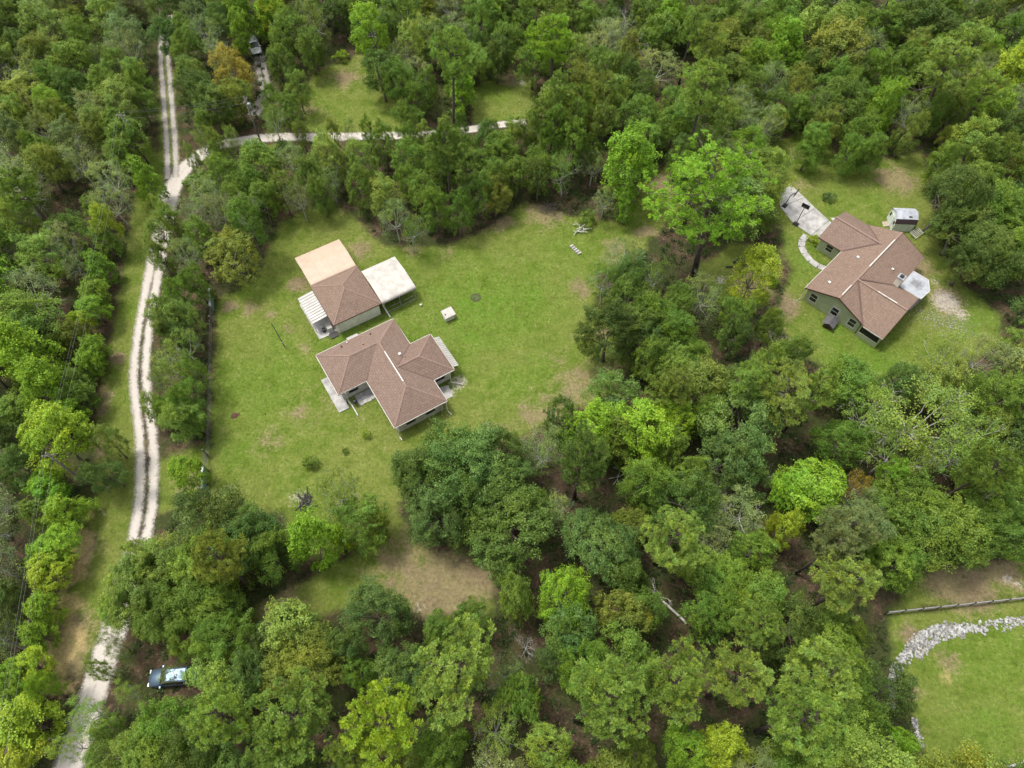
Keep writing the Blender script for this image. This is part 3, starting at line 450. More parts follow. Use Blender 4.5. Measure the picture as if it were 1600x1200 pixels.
G|43.1|128.7|3.80|9.6|0.226,0.284,0.102|grey-green sparse mossy tree in the woods at upper right of centre, rightmost one|in the woods at upper right of centre
O|34.7|118.5|3.63|8.4|0.130,0.211,0.028|mid-green rounded broad-crowned tree in the woods at upper right of centre, leftmost one|in the woods at upper right of centre
O|-89.4|110.5|3.77|8.3|0.173,0.264,0.034|mid-green rounded broad-crowned tree in the woods at the top left corner, leftmost one|in the woods at the top left corner
M|78.0|111.8|3.22|10.3|0.238,0.361,0.056|pale green bushy leafy tree in the top right corner, rightmost one|in the top right corner
L|-52.2|130.8|2.76|9.6|0.168,0.266,0.032|mid-green upright leafy tree between the two tracks at top left|between the two tracks at top left
G|-11.2|125.1|2.74|8.1|0.196,0.238,0.085|grey-green sparse mossy tree right of the small top clearing, fifth from left|right of the small top clearing
M|19.9|95.0|2.88|8.9|0.139,0.251,0.031|mid-green bushy leafy tree top centre beside the grey dead branches, third from left|top centre beside the grey dead branches
G|-72.7|77.8|3.99|10.4|0.220,0.298,0.090|grey-green sparse mossy tree in the woods left of the track junction, third from left|in the woods left of the track junction
M|10.6|132.0|3.88|10.3|0.098,0.157,0.025|dark green bushy leafy tree in the top centre woods, rightmost one|in the top centre woods
O|-43.1|129.9|3.69|8.4|0.179,0.234,0.032|olive-green rounded broad-crowned tree in the woods above the top clearing|in the woods above the top clearing
M|-72.6|122.0|3.17|9.9|0.218,0.331,0.053|pale green bushy leafy tree in the woods at the top left corner, second from left|in the woods at the top left corner
P|26.1|75.5|3.34|13.4|0.160,0.295,0.037|mid-green tufted pine tree above the tall pine|above the tall pine
M|42.1|45.1|3.48|9.5|0.139,0.252,0.030|mid-green bushy leafy tree in the woods at right centre, second from left|in the woods at right centre
M|-16.7|133.2|3.29|8.6|0.249,0.398,0.064|pale green bushy leafy tree right of the small top clearing, fourth from left|right of the small top clearing
G|-56.1|22.5|3.05|9.8|0.188,0.251,0.088|grey-green sparse mossy tree at the left edge along the hedgerow, rightmost one|at the left edge along the hedgerow
L|54.2|109.4|3.71|11.5|0.220,0.251,0.036|olive-green upright leafy tree in the top right woods|in the top right woods
M|-27.0|127.3|3.34|8.4|0.245,0.375,0.058|pale green bushy leafy tree right of the small top clearing, leftmost one|right of the small top clearing
L|-94.3|119.6|3.60|11.3|0.216,0.318,0.055|pale green upright leafy tree in the woods at the top left corner, second from left|in the woods at the top left corner
M|14.9|31.0|2.82|10.2|0.158,0.275,0.033|mid-green bushy leafy tree right of the grey twiggy tree, leftmost one|right of the grey twiggy tree
L|-71.6|59.9|3.88|11.3|0.209,0.397,0.026|bright green upright leafy tree at the left edge beside the wires|at the left edge beside the wires
L|89.3|125.8|2.78|9.3|0.181,0.226,0.031|olive-green upright leafy tree in the top right corner, leftmost one|in the top right corner
M|61.9|133.2|2.84|9.2|0.147,0.229,0.030|mid-green bushy leafy tree in the top right woods, fifth from left|in the top right woods
L|36.7|105.2|2.80|8.1|0.143,0.214,0.029|mid-green upright leafy tree above the tall pine, rightmost one|above the tall pine
L|9.4|1.9|2.77|8.1|0.177,0.232,0.032|olive-green upright leafy tree at bottom centre|at bottom centre
M|76.8|78.1|3.64|10.5|0.091,0.176,0.038|blue-green bushy leafy tree at the right edge above the barn shed|at the right edge above the barn shed
L|97.0|128.2|3.45|10.2|0.126,0.219,0.027|mid-green upright leafy tree in the top right corner, rightmost one|in the top right corner
G|15.9|113.6|3.59|9.4|0.254,0.316,0.111|grey-green sparse mossy tree top centre beside the grey dead branches, leftmost one|top centre beside the grey dead branches
G|95.5|119.4|2.54|8.7|0.240,0.339,0.100|grey-green sparse mossy tree in the top right corner, rightmost one|in the top right corner
G|-47.4|132.6|3.34|9.3|0.219,0.307,0.102|grey-green sparse mossy tree in the woods above the top clearing, leftmost one|in the woods above the top clearing
M|-59.3|134.5|2.62|8.8|0.247,0.348,0.064|pale green bushy leafy tree between the two tracks at top left|between the two tracks at top left
M|47.9|121.7|3.60|10.0|0.143,0.262,0.032|mid-green bushy leafy tree in the top right woods, second from left|in the top right woods
L|23.2|44.7|3.01|9.1|0.161,0.219,0.032|olive-green upright leafy tree in the woods below the green-walled house|in the woods below the green-walled house
M|19.6|32.9|2.56|9.3|0.158,0.254,0.031|mid-green bushy leafy tree right of the grey twiggy tree, second from left|right of the grey twiggy tree
G|-16.4|1.0|2.58|8.0|0.203,0.281,0.093|grey-green sparse mossy tree at the bottom left of centre|at the bottom left of centre
G|34.1|45.0|2.73|7.6|0.232,0.284,0.094|grey-green sparse mossy tree in the woods below the green-walled house|in the woods below the green-walled house
L|-5.3|133.3|3.05|9.8|0.125,0.220,0.026|mid-green upright leafy tree right of the small top clearing|right of the small top clearing
L|25.8|115.9|2.67|8.5|0.145,0.245,0.032|mid-green upright leafy tree in the woods at upper right of centre|in the woods at upper right of centre
M|-67.3|95.8|2.76|8.6|0.207,0.261,0.083|grey-green bushy leafy tree in the woods left of the track junction, rightmost one|in the woods left of the track junction
L|71.5|118.0|3.32|10.4|0.094,0.156,0.027|dark green upright leafy tree in the top right corner, leftmost one|in the top right corner
M|42.3|1.3|3.74|10.3|0.234,0.292,0.038|olive-green bushy leafy tree at the bottom right field|at the bottom right field
M|-6.4|127.8|3.79|11.7|0.239,0.335,0.055|pale green bushy leafy tree right of the small top clearing, rightmost one|right of the small top clearing
P|7.0|105.3|3.97|15.8|0.231,0.396,0.027|bright green tufted pine tree in the top centre woods|in the top centre woods
L|21.3|134.1|2.78|8.5|0.239,0.386,0.058|pale green upright leafy tree top centre beside the grey dead branches|top centre beside the grey dead branches
M|-76.5|104.3|2.57|9.0|0.138,0.258,0.032|mid-green bushy leafy tree in the woods at the top left corner, second from left|in the woods at the top left corner
O|-79.9|99.6|3.72|8.3|0.219,0.283,0.038|olive-green rounded broad-crowned tree in the woods at the top left corner, second from left|in the woods at the top left corner
M|11.0|12.1|3.05|10.0|0.155,0.257,0.032|mid-green bushy leafy tree at bottom centre, second from left|at bottom centre
M|-91.9|124.8|3.88|9.4|0.093,0.150,0.027|dark green bushy leafy tree in the woods at the top left corner, second from left|in the woods at the top left corner
G|-24.4|119.3|2.67|8.0|0.198,0.268,0.089|grey-green sparse mossy tree right of the small top clearing, leftmost one|right of the small top clearing
P|68.6|125.6|2.61|12.8|0.164,0.213,0.032|olive-green tufted pine tree in the top right corner|in the top right corner
M|37.7|82.1|3.91|9.6|0.168,0.259,0.033|mid-green bushy leafy tree above the tall pine, rightmost one|above the tall pine
L|61.8|37.0|3.67|10.2|0.114,0.185,0.041|blue-green upright leafy tree in the woods at right centre|in the woods at right centre
M|-72.0|101.2|2.51|9.0|0.100,0.191,0.032|dark green bushy leafy tree in the woods at the top left corner, rightmost one|in the woods at the top left corner
G|-9.6|117.7|2.84|7.6|0.228,0.306,0.104|grey-green sparse mossy tree right of the small top clearing, rightmost one|right of the small top clearing
L|-60.9|128.6|3.45|11.8|0.080,0.146,0.022|dark green upright leafy tree between the two tracks at top left, rightmost one|between the two tracks at top left
L|8.0|123.9|2.64|10.1|0.157,0.238,0.030|mid-green upright leafy tree in the top centre woods|in the top centre woods
P|-28.7|0.4|3.79|16.2|0.188,0.255,0.035|olive-green tufted pine tree at the bottom beside the parked car|at the bottom beside the parked car
M|53.3|96.4|3.74|10.6|0.138,0.219,0.028|mid-green bushy leafy tree behind the green-walled house, third from left|behind the green-walled house
M|-63.7|71.0|2.56|7.7|0.136,0.235,0.028|mid-green bushy leafy tree at the left edge beside the wires|at the left edge beside the wires
M|85.1|93.1|3.94|9.5|0.100,0.167,0.026|dark green bushy leafy tree at the right edge above the barn shed, rightmost one|at the right edge above the barn shed
G|-77.3|127.1|2.58|8.8|0.210,0.295,0.093|grey-green sparse mossy tree in the woods at the top left corner, fourth from left|in the woods at the top left corner
G|-64.6|58.8|3.47|8.8|0.181,0.241,0.087|grey-green sparse mossy tree at the left edge beside the wires, leftmost one|at the left edge beside the wires
M|37.0|111.9|3.89|9.8|0.206,0.259,0.038|olive-green bushy leafy tree in the woods at upper right of centre, rightmost one|in the woods at upper right of centre
G|-65.8|84.0|2.83|9.2|0.221,0.283,0.086|grey-green sparse mossy tree in the woods left of the track junction, fifth from left|in the woods left of the track junction
M|-66.8|106.7|2.62|9.0|0.136,0.233,0.026|mid-green bushy leafy tree in the woods at the top left corner, fifth from left|in the woods at the top left corner
G|24.5|107.8|3.28|7.9|0.247,0.301,0.097|grey-green sparse mossy tree in the woods at upper right of centre, leftmost one|in the woods at upper right of centre
G|-0.5|1.3|3.44|8.5|0.219,0.268,0.090|grey-green sparse mossy tree along the bottom edge centre|along the bottom edge centre
M|57.3|123.4|3.90|10.7|0.094,0.161,0.025|dark green bushy leafy tree in the top right woods, second from left|in the top right woods
P|7.5|31.9|3.38|14.8|0.094,0.160,0.028|dark green tufted pine tree below the lawn edge|below the lawn edge
M|-12.1|130.4|3.46|9.0|0.103,0.184,0.038|blue-green bushy leafy tree right of the small top clearing|right of the small top clearing
M|93.3|114.4|3.83|10.1|0.157,0.275,0.034|mid-green bushy leafy tree in the top right corner, rightmost one|in the top right corner
M|-89.2|105.1|3.39|10.7|0.086,0.150,0.025|dark green bushy leafy tree in the woods at the top left corner, leftmost one|in the woods at the top left corner
O|77.0|101.3|3.68|8.2|0.207,0.243,0.036|olive-green rounded broad-crowned tree in the top right corner|in the top right corner
L|63.7|44.6|3.75|11.4|0.200,0.260,0.084|grey-green upright leafy tree in the woods at right centre|in the woods at right centre
M|-38.7|65.6|3.27|9.0|0.229,0.272,0.041|olive-green bushy leafy tree beside the sandy track bend|beside the sandy track bend
G|-76.8|82.1|3.21|9.2|0.237,0.321,0.101|grey-green sparse mossy tree in the woods left of the track junction, second from left|in the woods left of the track junction
P|13.9|0.5|2.76|14.3|0.224,0.334,0.055|pale green tufted pine tree at bottom right of centre, leftmost one|at bottom right of centre
O|-71.2|83.5|2.51|8.8|0.183,0.238,0.032|olive-green rounded broad-crowned tree in the woods left of the track junction, leftmost one|in the woods left of the track junction
M|81.8|126.3|2.59|8.3|0.234,0.367,0.061|pale green bushy leafy tree in the top right corner, second from left|in the top right corner
G|71.0|129.5|3.15|9.5|0.232,0.293,0.100|grey-green sparse mossy tree in the top right woods, rightmost one|in the top right woods
L|-22.6|126.3|2.79|10.1|0.110,0.217,0.041|blue-green upright leafy tree right of the small top clearing|right of the small top clearing
L|91.8|129.8|2.51|8.5|0.200,0.254,0.036|olive-green upright leafy tree in the top right corner, rightmost one|in the top right corner
M|13.0|127.1|3.17|10.2|0.101,0.156,0.026|dark green bushy leafy tree top centre beside the grey dead branches, leftmost one|top centre beside the grey dead branches
G|-58.6|26.9|3.25|9.4|0.214,0.285,0.101|grey-green sparse mossy tree at the left edge along the hedgerow, leftmost one|at the left edge along the hedgerow
P|-67.8|73.2|2.99|13.1|0.155,0.249,0.031|mid-green tufted pine tree in the woods left of the track junction|in the woods left of the track junction
M|72.5|109.8|3.22|8.5|0.202,0.305,0.050|pale green bushy leafy tree in the top right corner, leftmost one|in the top right corner
G|-60.6|32.6|2.90|8.4|0.229,0.287,0.095|grey-green sparse mossy tree at the left edge along the hedgerow, second from left|at the left edge along the hedgerow
M|33.7|125.6|3.38|11.0|0.227,0.310,0.042|olive-green bushy leafy tree in the woods at upper right of centre, leftmost one|in the woods at upper right of centre
L|-100.4|132.3|3.78|9.9|0.242,0.378,0.059|pale green upright leafy tree in the woods at the top left corner, leftmost one|in the woods at the top left corner
M|7.1|98.7|3.01|9.6|0.265,0.362,0.065|pale green bushy leafy tree in the top centre woods, second from left|in the top centre woods
G|21.7|26.0|2.61|7.3|0.236,0.290,0.100|grey-green sparse mossy tree at lower centre by the fallen trunk|at lower centre by the fallen trunk
G|-60.2|80.8|2.97|8.5|0.230,0.312,0.096|grey-green sparse mossy tree in the woods left of the track junction, sixth from left|in the woods left of the track junction
L|-89.3|120.1|2.55|10.0|0.195,0.289,0.048|pale green upright leafy tree in the woods at the top left corner, third from left|in the woods at the top left corner
G|94.3|133.1|3.24|9.6|0.209,0.290,0.097|grey-green sparse mossy tree in the top right corner, seventh from left|in the top right corner
L|-74.9|108.8|2.82|8.4|0.159,0.257,0.030|mid-green upright leafy tree in the woods at the top left corner|in the woods at the top left corner
L|30.7|95.5|3.47|10.4|0.150,0.242,0.032|mid-green upright leafy tree above the tall pine, leftmost one|above the tall pine
O|-3.2|123.8|3.05|8.7|0.166,0.297,0.035|mid-green rounded broad-crowned tree in the top centre woods|in the top centre woods
M|12.5|101.2|3.01|9.7|0.190,0.234,0.032|olive-green bushy leafy tree top centre beside the grey dead branches|top centre beside the grey dead branches
M|27.1|99.5|2.66|7.7|0.146,0.258,0.032|mid-green bushy leafy tree above the tall pine, second from left|above the tall pine
O|28.0|124.9|2.79|7.4|0.186,0.354,0.024|bright green rounded broad-crowned tree in the woods at upper right of centre|in the woods at upper right of centre
M|77.6|91.5|2.74|9.8|0.093,0.157,0.025|dark green bushy leafy tree at the right edge above the barn shed, leftmost one|at the right edge above the barn shed
L|81.1|85.3|3.93|11.1|0.234,0.271,0.037|olive-green upright leafy tree at the right edge above the barn shed|at the right edge above the barn shed
P|49.4|30.6|2.75|15.9|0.131,0.203,0.027|mid-green tufted pine tree in the woods at lower right edge|in the woods at lower right edge
G|74.9|106.0|2.55|7.1|0.183,0.253,0.085|grey-green sparse mossy tree in the top right corner, second from left|in the top right corner
M|-82.6|118.9|3.85|9.5|0.213,0.314,0.050|pale green bushy leafy tree in the woods at the top left corner, leftmost one|in the woods at the top left corner
L|19.6|108.5|2.52|9.7|0.209,0.248,0.038|olive-green upright leafy tree top centre beside the grey dead branches|top centre beside the grey dead branches
O|25.9|2.2|2.80|7.8|0.167,0.283,0.035|mid-green rounded broad-crowned tree in the pines at lower right, leftmost one|in the pines at lower right
L|32.8|73.9|3.67|9.3|0.124,0.213,0.045|blue-green upright leafy tree near the tall pine|near the tall pine
M|29.0|132.9|3.21|9.2|0.165,0.260,0.034|mid-green bushy leafy tree in the woods at upper right of centre, leftmost one|in the woods at upper right of centre
M|-67.9|88.4|2.51|9.6|0.179,0.236,0.076|grey-green bushy leafy tree in the woods left of the track junction, leftmost one|in the woods left of the track junction
L|89.7|109.7|3.80|9.8|0.140,0.243,0.028|mid-green upright leafy tree in the top right corner, leftmost one|in the top right corner
M|32.1|1.2|3.92|11.7|0.236,0.335,0.053|pale green bushy leafy tree beside the stone bank|beside the stone bank
G|91.5|120.5|2.99|7.8|0.190,0.253,0.087|grey-green sparse mossy tree in the top right corner, eighth from left|in the top right corner
M|61.4|99.7|2.55|8.3|0.191,0.361,0.025|bright green bushy leafy tree behind the green-walled house|behind the green-walled house
M|15.5|107.4|3.14|9.3|0.136,0.239,0.030|mid-green bushy leafy tree top centre beside the grey dead branches, second from left|top centre beside the grey dead branches
O|11.4|97.1|2.56|7.8|0.186,0.233,0.032|olive-green rounded broad-crowned tree top centre beside the grey dead branches|top centre beside the grey dead branches
M|-67.6|101.4|2.80|8.6|0.164,0.270,0.033|mid-green bushy leafy tree in the woods at the top left corner, fourth from left|in the woods at the top left corner
M|-75.3|114.9|2.82|9.4|0.167,0.282,0.033|mid-green bushy leafy tree in the woods at the top left corner, third from left|in the woods at the top left corner
M|-84.7|97.1|3.21|8.8|0.129,0.229,0.026|mid-green bushy leafy tree in the woods at the top left corner, leftmost one|in the woods at the top left corner
L|6.0|130.1|2.60|9.4|0.205,0.312,0.048|pale green upright leafy tree in the top centre woods|in the top centre woods
M|68.8|103.4|3.59|8.9|0.162,0.244,0.030|mid-green bushy leafy tree in the top right corner, second from left|in the top right corner
L|-62.5|95.8|2.85|10.5|0.233,0.318,0.057|pale green upright leafy tree in the woods at the top left corner, rightmost one|in the woods at the top left corner
G|-66.2|110.7|2.78|9.2|0.235,0.290,0.096|grey-green sparse mossy tree in the woods at the top left corner, rightmost one|in the woods at the top left corner
L|-11.5|112.8|3.23|9.2|0.087,0.147,0.024|dark green upright leafy tree right of the small top clearing, rightmost one|right of the small top clearing
O|36.4|88.1|2.67|8.9|0.165,0.298,0.022|bright green rounded broad-crowned tree above the tall pine|above the tall pine
G|-82.9|89.3|3.48|8.7|0.230,0.310,0.102|grey-green sparse mossy tree in the woods left of the track junction, leftmost one|in the woods left of the track junction
M|-66.0|66.3|2.96|8.9|0.244,0.384,0.061|pale green bushy leafy tree at the left edge beside the wires|at the left edge beside the wires
O|-63.1|53.6|3.90|9.2|0.155,0.259,0.033|mid-green rounded broad-crowned tree at the left edge beside the wires|at the left edge beside the wires
O|-55.6|133.3|2.55|9.0|0.195,0.254,0.039|olive-green rounded broad-crowned tree between the two tracks at top left, leftmost one|between the two tracks at top left
M|66.2|48.8|2.82|9.5|0.203,0.258,0.038|olive-green bushy leafy tree in the woods at right centre|in the woods at right centre
G|38.7|92.1|3.06|9.2|0.208,0.279,0.095|grey-green sparse mossy tree above the tall pine, rightmost one|above the tall pine
M|52.2|44.4|2.83|10.0|0.241,0.321,0.059|pale green bushy leafy tree in the woods at right centre|in the woods at right centre
O|20.5|90.2|2.69|7.6|0.149,0.282,0.034|mid-green rounded broad-crowned tree above the tall pine|above the tall pine
O|-9.4|1.8|2.55|7.7|0.183,0.240,0.033|olive-green rounded broad-crowned tree along the bottom edge left of centre|along the bottom edge left of centre
M|12.8|44.0|2.66|8.1|0.134,0.240,0.045|blue-green bushy leafy tree right of the grey twiggy tree, leftmost one|right of the grey twiggy tree
M|46.5|116.8|2.75|9.2|0.168,0.323,0.023|bright green bushy leafy tree in the top right woods, leftmost one|in the top right woods
G|59.7|129.3|3.32|10.1|0.248,0.300,0.109|grey-green sparse mossy tree in the top right woods, second from left|in the top right woods
G|-31.3|134.2|2.52|7.9|0.210,0.290,0.086|grey-green sparse mossy tree in the woods above the top clearing, rightmost one|in the woods above the top clearing
M|-70.3|127.7|2.88|9.1|0.213,0.255,0.090|grey-green bushy leafy tree in the woods at the top left corner, rightmost one|in the woods at the top left corner
O|-20.9|0.8|3.04|8.7|0.128,0.226,0.026|mid-green rounded broad-crowned tree at the bottom left of centre|at the bottom left of centre
M|-16.5|127.3|2.55|7.5|0.223,0.281,0.039|olive-green bushy leafy tree right of the small top clearing|right of the small top clearing
O|-37.9|132.5|3.94|8.9|0.100,0.174,0.036|blue-green rounded broad-crowned tree in the woods above the top clearing|in the woods above the top clearing
M|-1.8|86.2|3.05|8.5|0.145,0.250,0.029|mid-green bushy leafy tree in the grove above the lawn, rightmost one|in the grove above the lawn
M|19.0|28.5|3.26|9.8|0.088,0.165,0.027|dark green bushy leafy tree at lower centre by the fallen trunk|at lower centre by the fallen trunk
M|59.8|28.8|2.50|8.7|0.232,0.320,0.057|pale green bushy leafy tree in the woods at lower right edge|in the woods at lower right edge
P|-28.9|20.9|2.42|15.5|0.216,0.257,0.036|olive-green tufted pine tree at the lower left of the lawn|at the lower left of the lawn
O|7.5|11.5|2.46|9.0|0.158,0.283,0.031|mid-green rounded broad-crowned tree at bottom centre|at bottom centre
O|38.2|26.7|2.47|8.1|0.184,0.252,0.081|grey-green rounded broad-crowned tree left of the fence corner|left of the fence corner
O|-20.5|12.1|2.82|9.4|0.194,0.242,0.035|olive-green rounded broad-crowned tree below the brown bare ground|below the brown bare ground
M|28.4|15.5|2.97|8.4|0.100,0.158,0.027|dark green bushy leafy tree in the pines at lower right|in the pines at lower right
M|-28.6|10.1|2.80|8.6|0.234,0.360,0.060|pale green bushy leafy tree at the bottom beside the parked car, rightmost one|at the bottom beside the parked car
M|36.8|10.3|2.44|8.0|0.087,0.141,0.025|dark green bushy leafy tree beside the stone bank|beside the stone bank
M|-65.4|41.9|3.39|8.7|0.182,0.237,0.037|olive-green bushy leafy tree at the left edge across from the house|at the left edge across from the house
M|5.5|1.6|2.71|10.0|0.160,0.269,0.029|mid-green bushy leafy tree at bottom centre, leftmost one|at bottom centre
O|30.5|5.5|2.83|9.0|0.257,0.390,0.059|pale green rounded broad-crowned tree beside the stone bank|beside the stone bank
O|61.4|32.0|2.47|7.2|0.150,0.278,0.031|mid-green rounded broad-crowned tree in the woods at lower right edge, rightmost one|in the woods at lower right edge
O|31.4|12.6|2.70|9.0|0.150,0.252,0.031|mid-green rounded broad-crowned tree in the pines at lower right, rightmost one|in the pines at lower right
M|-25.1|2.4|2.79|8.7|0.128,0.230,0.045|blue-green bushy leafy tree at the bottom beside the parked car|at the bottom beside the parked car
O|22.5|20.7|2.43|7.0|0.164,0.290,0.036|mid-green rounded broad-crowned tree at lower centre by the fallen trunk|at lower centre by the fallen trunk
M|-55.2|17.5|3.18|9.0|0.090,0.139,0.022|dark green bushy leafy tree in the bottom left corner|in the bottom left corner
M|67.1|52.5|1.88|7.1|0.242,0.355,0.054|pale green bushy leafy tree at the right edge beside the green-walled house|at the right edge beside the green-walled house
O|-73.2|95.5|2.12|8.1|0.210,0.275,0.040|olive-green rounded broad-crowned tree in the woods left of the track junction, rightmost one|in the woods left of the track junction
M|-81.8|135.5|2.46|8.0|0.195,0.236,0.033|olive-green bushy leafy tree in the woods at the top left corner, rightmost one|in the woods at the top left corner
L|47.4|97.7|2.35|7.5|0.149,0.266,0.032|mid-green upright leafy tree behind the green-walled house|behind the green-walled house
O|15.4|62.0|1.82|7.5|0.101,0.187,0.037|blue-green rounded broad-crowned tree in the thicket right of the lawn|in the thicket right of the lawn
O|-84.3|125.6|2.19|8.1|0.247,0.323,0.098|grey-green rounded broad-crowned tree in the woods at the top left corner|in the woods at the top left corner
M|-61.2|38.5|2.47|7.6|0.087,0.138,0.023|dark green bushy leafy tree at the left edge across from the house, rightmost one|at the left edge across from the house
G|-52.5|14.6|2.06|8.3|0.224,0.291,0.085|grey-green sparse mossy tree in the bottom left corner|in the bottom left corner
M|86.6|100.9|1.91|8.0|0.200,0.254,0.035|olive-green bushy leafy tree in the top right corner, second from left|in the top right corner
O|-72.1|73.5|1.91|8.2|0.254,0.366,0.056|pale green rounded broad-crowned tree at the left edge beside the wires|at the left edge beside the wires
M|-39.2|106.5|1.71|8.1|0.094,0.146,0.025|dark green bushy leafy tree in the woods above the top clearing, leftmost one|in the woods above the top clearing
G|5.2|28.7|1.72|6.7|0.255,0.332,0.107|grey-green sparse mossy tree below the lawn edge|below the lawn edge
G|35.0|100.6|1.99|6.6|0.197,0.234,0.082|grey-green sparse mossy tree above the tall pine, leftmost one|above the tall pine
M|-78.4|76.3|2.20|8.7|0.202,0.257,0.035|olive-green bushy leafy tree in the woods left of the track junction|in the woods left of the track junction
M|-30.3|130.0|2.44|9.5|0.102,0.160,0.027|dark green bushy leafy tree in the woods above the top clearing, second from left|in the woods above the top clearing
O|-45.6|55.5|1.85|8.4|0.222,0.317,0.053|pale green rounded broad-crowned tree between the sandy track and the lawn fence|between the sandy track and the lawn fence
L|-57.8|53.0|1.78|7.1|0.176,0.216,0.033|olive-green upright leafy tree at the left edge across from the house|at the left edge across from the house
M|62.9|91.7|1.89|8.8|0.215,0.294,0.049|pale green bushy leafy tree behind the green-walled house, rightmost one|behind the green-walled house
O|-8.7|89.4|2.08|7.0|0.128,0.217,0.027|mid-green rounded broad-crowned tree in the grove above the lawn|in the grove above the lawn
L|49.3|126.2|2.08|7.6|0.140,0.241,0.029|mid-green upright leafy tree in the top right woods|in the top right woods
O|-44.2|52.7|1.83|7.1|0.085,0.140,0.023|dark green rounded broad-crowned tree between the sandy track and the lawn fence|between the sandy track and the lawn fence
G|-78.2|117.5|1.78|7.6|0.242,0.300,0.101|grey-green sparse mossy tree in the woods at the top left corner, third from left|in the woods at the top left corner
L|47.9|1.5|2.37|9.5|0.107,0.190,0.040|blue-green upright leafy tree at the bottom right field|at the bottom right field
M|17.5|121.8|2.01|7.2|0.096,0.180,0.029|dark green bushy leafy tree top centre beside the grey dead branches, second from left|top centre beside the grey dead branches
G|12.4|84.8|1.74|6.3|0.208,0.265,0.094|grey-green sparse mossy tree in the stand above the lawn edge, leftmost one|in the stand above the lawn edge
M|37.1|75.2|2.50|8.9|0.180,0.256,0.031|olive-green bushy leafy tree near the tall pine, rightmost one|near the tall pine
G|33.8|84.9|2.43|7.6|0.207,0.246,0.088|grey-green sparse mossy tree above the tall pine, second from left|above the tall pine
G|6.5|135.6|2.00|6.8|0.196,0.253,0.092|grey-green sparse mossy tree in the top centre woods|in the top centre woods
M|93.7|124.9|2.53|9.8|0.162,0.242,0.034|mid-green bushy leafy tree in the top right corner, fifth from left|in the top right corner
G|-27.4|81.3|1.86|6.7|0.207,0.288,0.090|grey-green sparse mossy tree below the road at upper left lawn, rightmost one|below the road at upper left lawn
O|68.0|121.4|1.86|7.4|0.125,0.201,0.026|mid-green rounded broad-crowned tree in the top right woods|in the top right woods
M|18.7|128.0|1.93|8.1|0.112,0.195,0.032|dark green bushy leafy tree top centre beside the grey dead branches, third from left|top centre beside the grey dead branches
M|-73.5|63.9|1.97|8.5|0.220,0.283,0.039|olive-green bushy leafy tree at the left edge beside the wires|at the left edge beside the wires
O|68.1|111.1|1.71|6.9|0.137,0.216,0.029|mid-green rounded broad-crowned tree in the top right corner, leftmost one|in the top right corner
G|57.9|135.5|1.76|6.6|0.212,0.274,0.084|grey-green sparse mossy tree in the top right woods, leftmost one|in the top right woods
L|50.6|107.6|1.76|8.4|0.114,0.186,0.031|dark green upright leafy tree in the top right woods|in the top right woods
M|-39.6|113.9|1.88|8.0|0.154,0.251,0.034|mid-green bushy leafy tree in the woods above the top clearing, second from left|in the woods above the top clearing
G|-89.0|129.2|2.50|8.6|0.232,0.296,0.104|grey-green sparse mossy tree in the woods at the top left corner, second from left|in the woods at the top left corner
M|-4.8|0.4|2.60|8.1|0.149,0.246,0.031|mid-green bushy leafy tree along the bottom edge centre, second from left|along the bottom edge centre
M|48.9|130.8|2.25|7.7|0.136,0.216,0.028|mid-green bushy leafy tree in the top right woods, leftmost one|in the top right woods
M|80.7|117.2|1.86|7.8|0.108,0.165,0.030|dark green bushy leafy tree in the top right corner, second from left|in the top right corner
O|-2.1|129.3|2.11|8.2|0.205,0.271,0.038|olive-green rounded broad-crowned tree in the top centre woods|in the top centre woods
G|80.5|108.3|1.79|7.8|0.253,0.305,0.104|grey-green sparse mossy tree in the top right corner, sixth from left|in the top right corner
G|-55.4|110.3|1.99|6.7|0.191,0.234,0.078|grey-green sparse mossy tree between the two tracks at top left, second from left|between the two tracks at top left
L|-21.6|117.3|1.91|8.4|0.108,0.192,0.031|dark green upright leafy tree right of the small top clearing, second from left|right of the small top clearing
O|97.2|122.4|1.93|7.7|0.149,0.255,0.031|mid-green rounded broad-crowned tree in the top right corner, rightmost one|in the top right corner
O|-78.6|121.6|1.87|7.2|0.208,0.270,0.035|olive-green rounded broad-crowned tree in the woods at the top left corner, rightmost one|in the woods at the top left corner
O|-21.1|131.0|1.94|6.9|0.200,0.241,0.032|olive-green rounded broad-crowned tree right of the small top clearing|right of the small top clearing
M|-9.1|105.9|2.52|7.8|0.156,0.273,0.030|mid-green bushy leafy tree right of the small top clearing, sixth from left|right of the small top clearing
O|57.6|105.7|2.54|8.4|0.103,0.164,0.029|dark green rounded broad-crowned tree in the top right woods|in the top right woods
M|-76.8|73.5|1.87|8.8|0.090,0.163,0.025|dark green bushy leafy tree at the left edge beside the wires|at the left edge beside the wires
O|28.7|45.6|2.31|7.8|0.098,0.163,0.034|blue-green rounded broad-crowned tree in the woods below the green-walled house, leftmost one|in the woods below the green-walled house
G|-58.5|76.0|2.07|8.4|0.216,0.288,0.092|grey-green sparse mossy tree in the hedgerow left of the sandy track|in the hedgerow left of the sandy track
M|23.5|126.0|1.91|8.5|0.098,0.167,0.028|dark green bushy leafy tree top centre beside the grey dead branches, fifth from left|top centre beside the grey dead branches
O|-98.1|127.3|2.20|7.9|0.261,0.387,0.062|pale green rounded broad-crowned tree in the woods at the top left corner|in the woods at the top left corner
O|-6.7|110.8|2.47|7.4|0.198,0.329,0.048|pale green rounded broad-crowned tree right of the small top clearing|right of the small top clearing
L|12.2|21.0|1.85|8.4|0.101,0.172,0.026|dark green upright leafy tree at lower centre by the fallen trunk|at lower centre by the fallen trunk
M|-81.1|82.1|1.97|8.6|0.196,0.289,0.047|pale green bushy leafy tree in the woods left of the track junction, leftmost one|in the woods left of the track junction
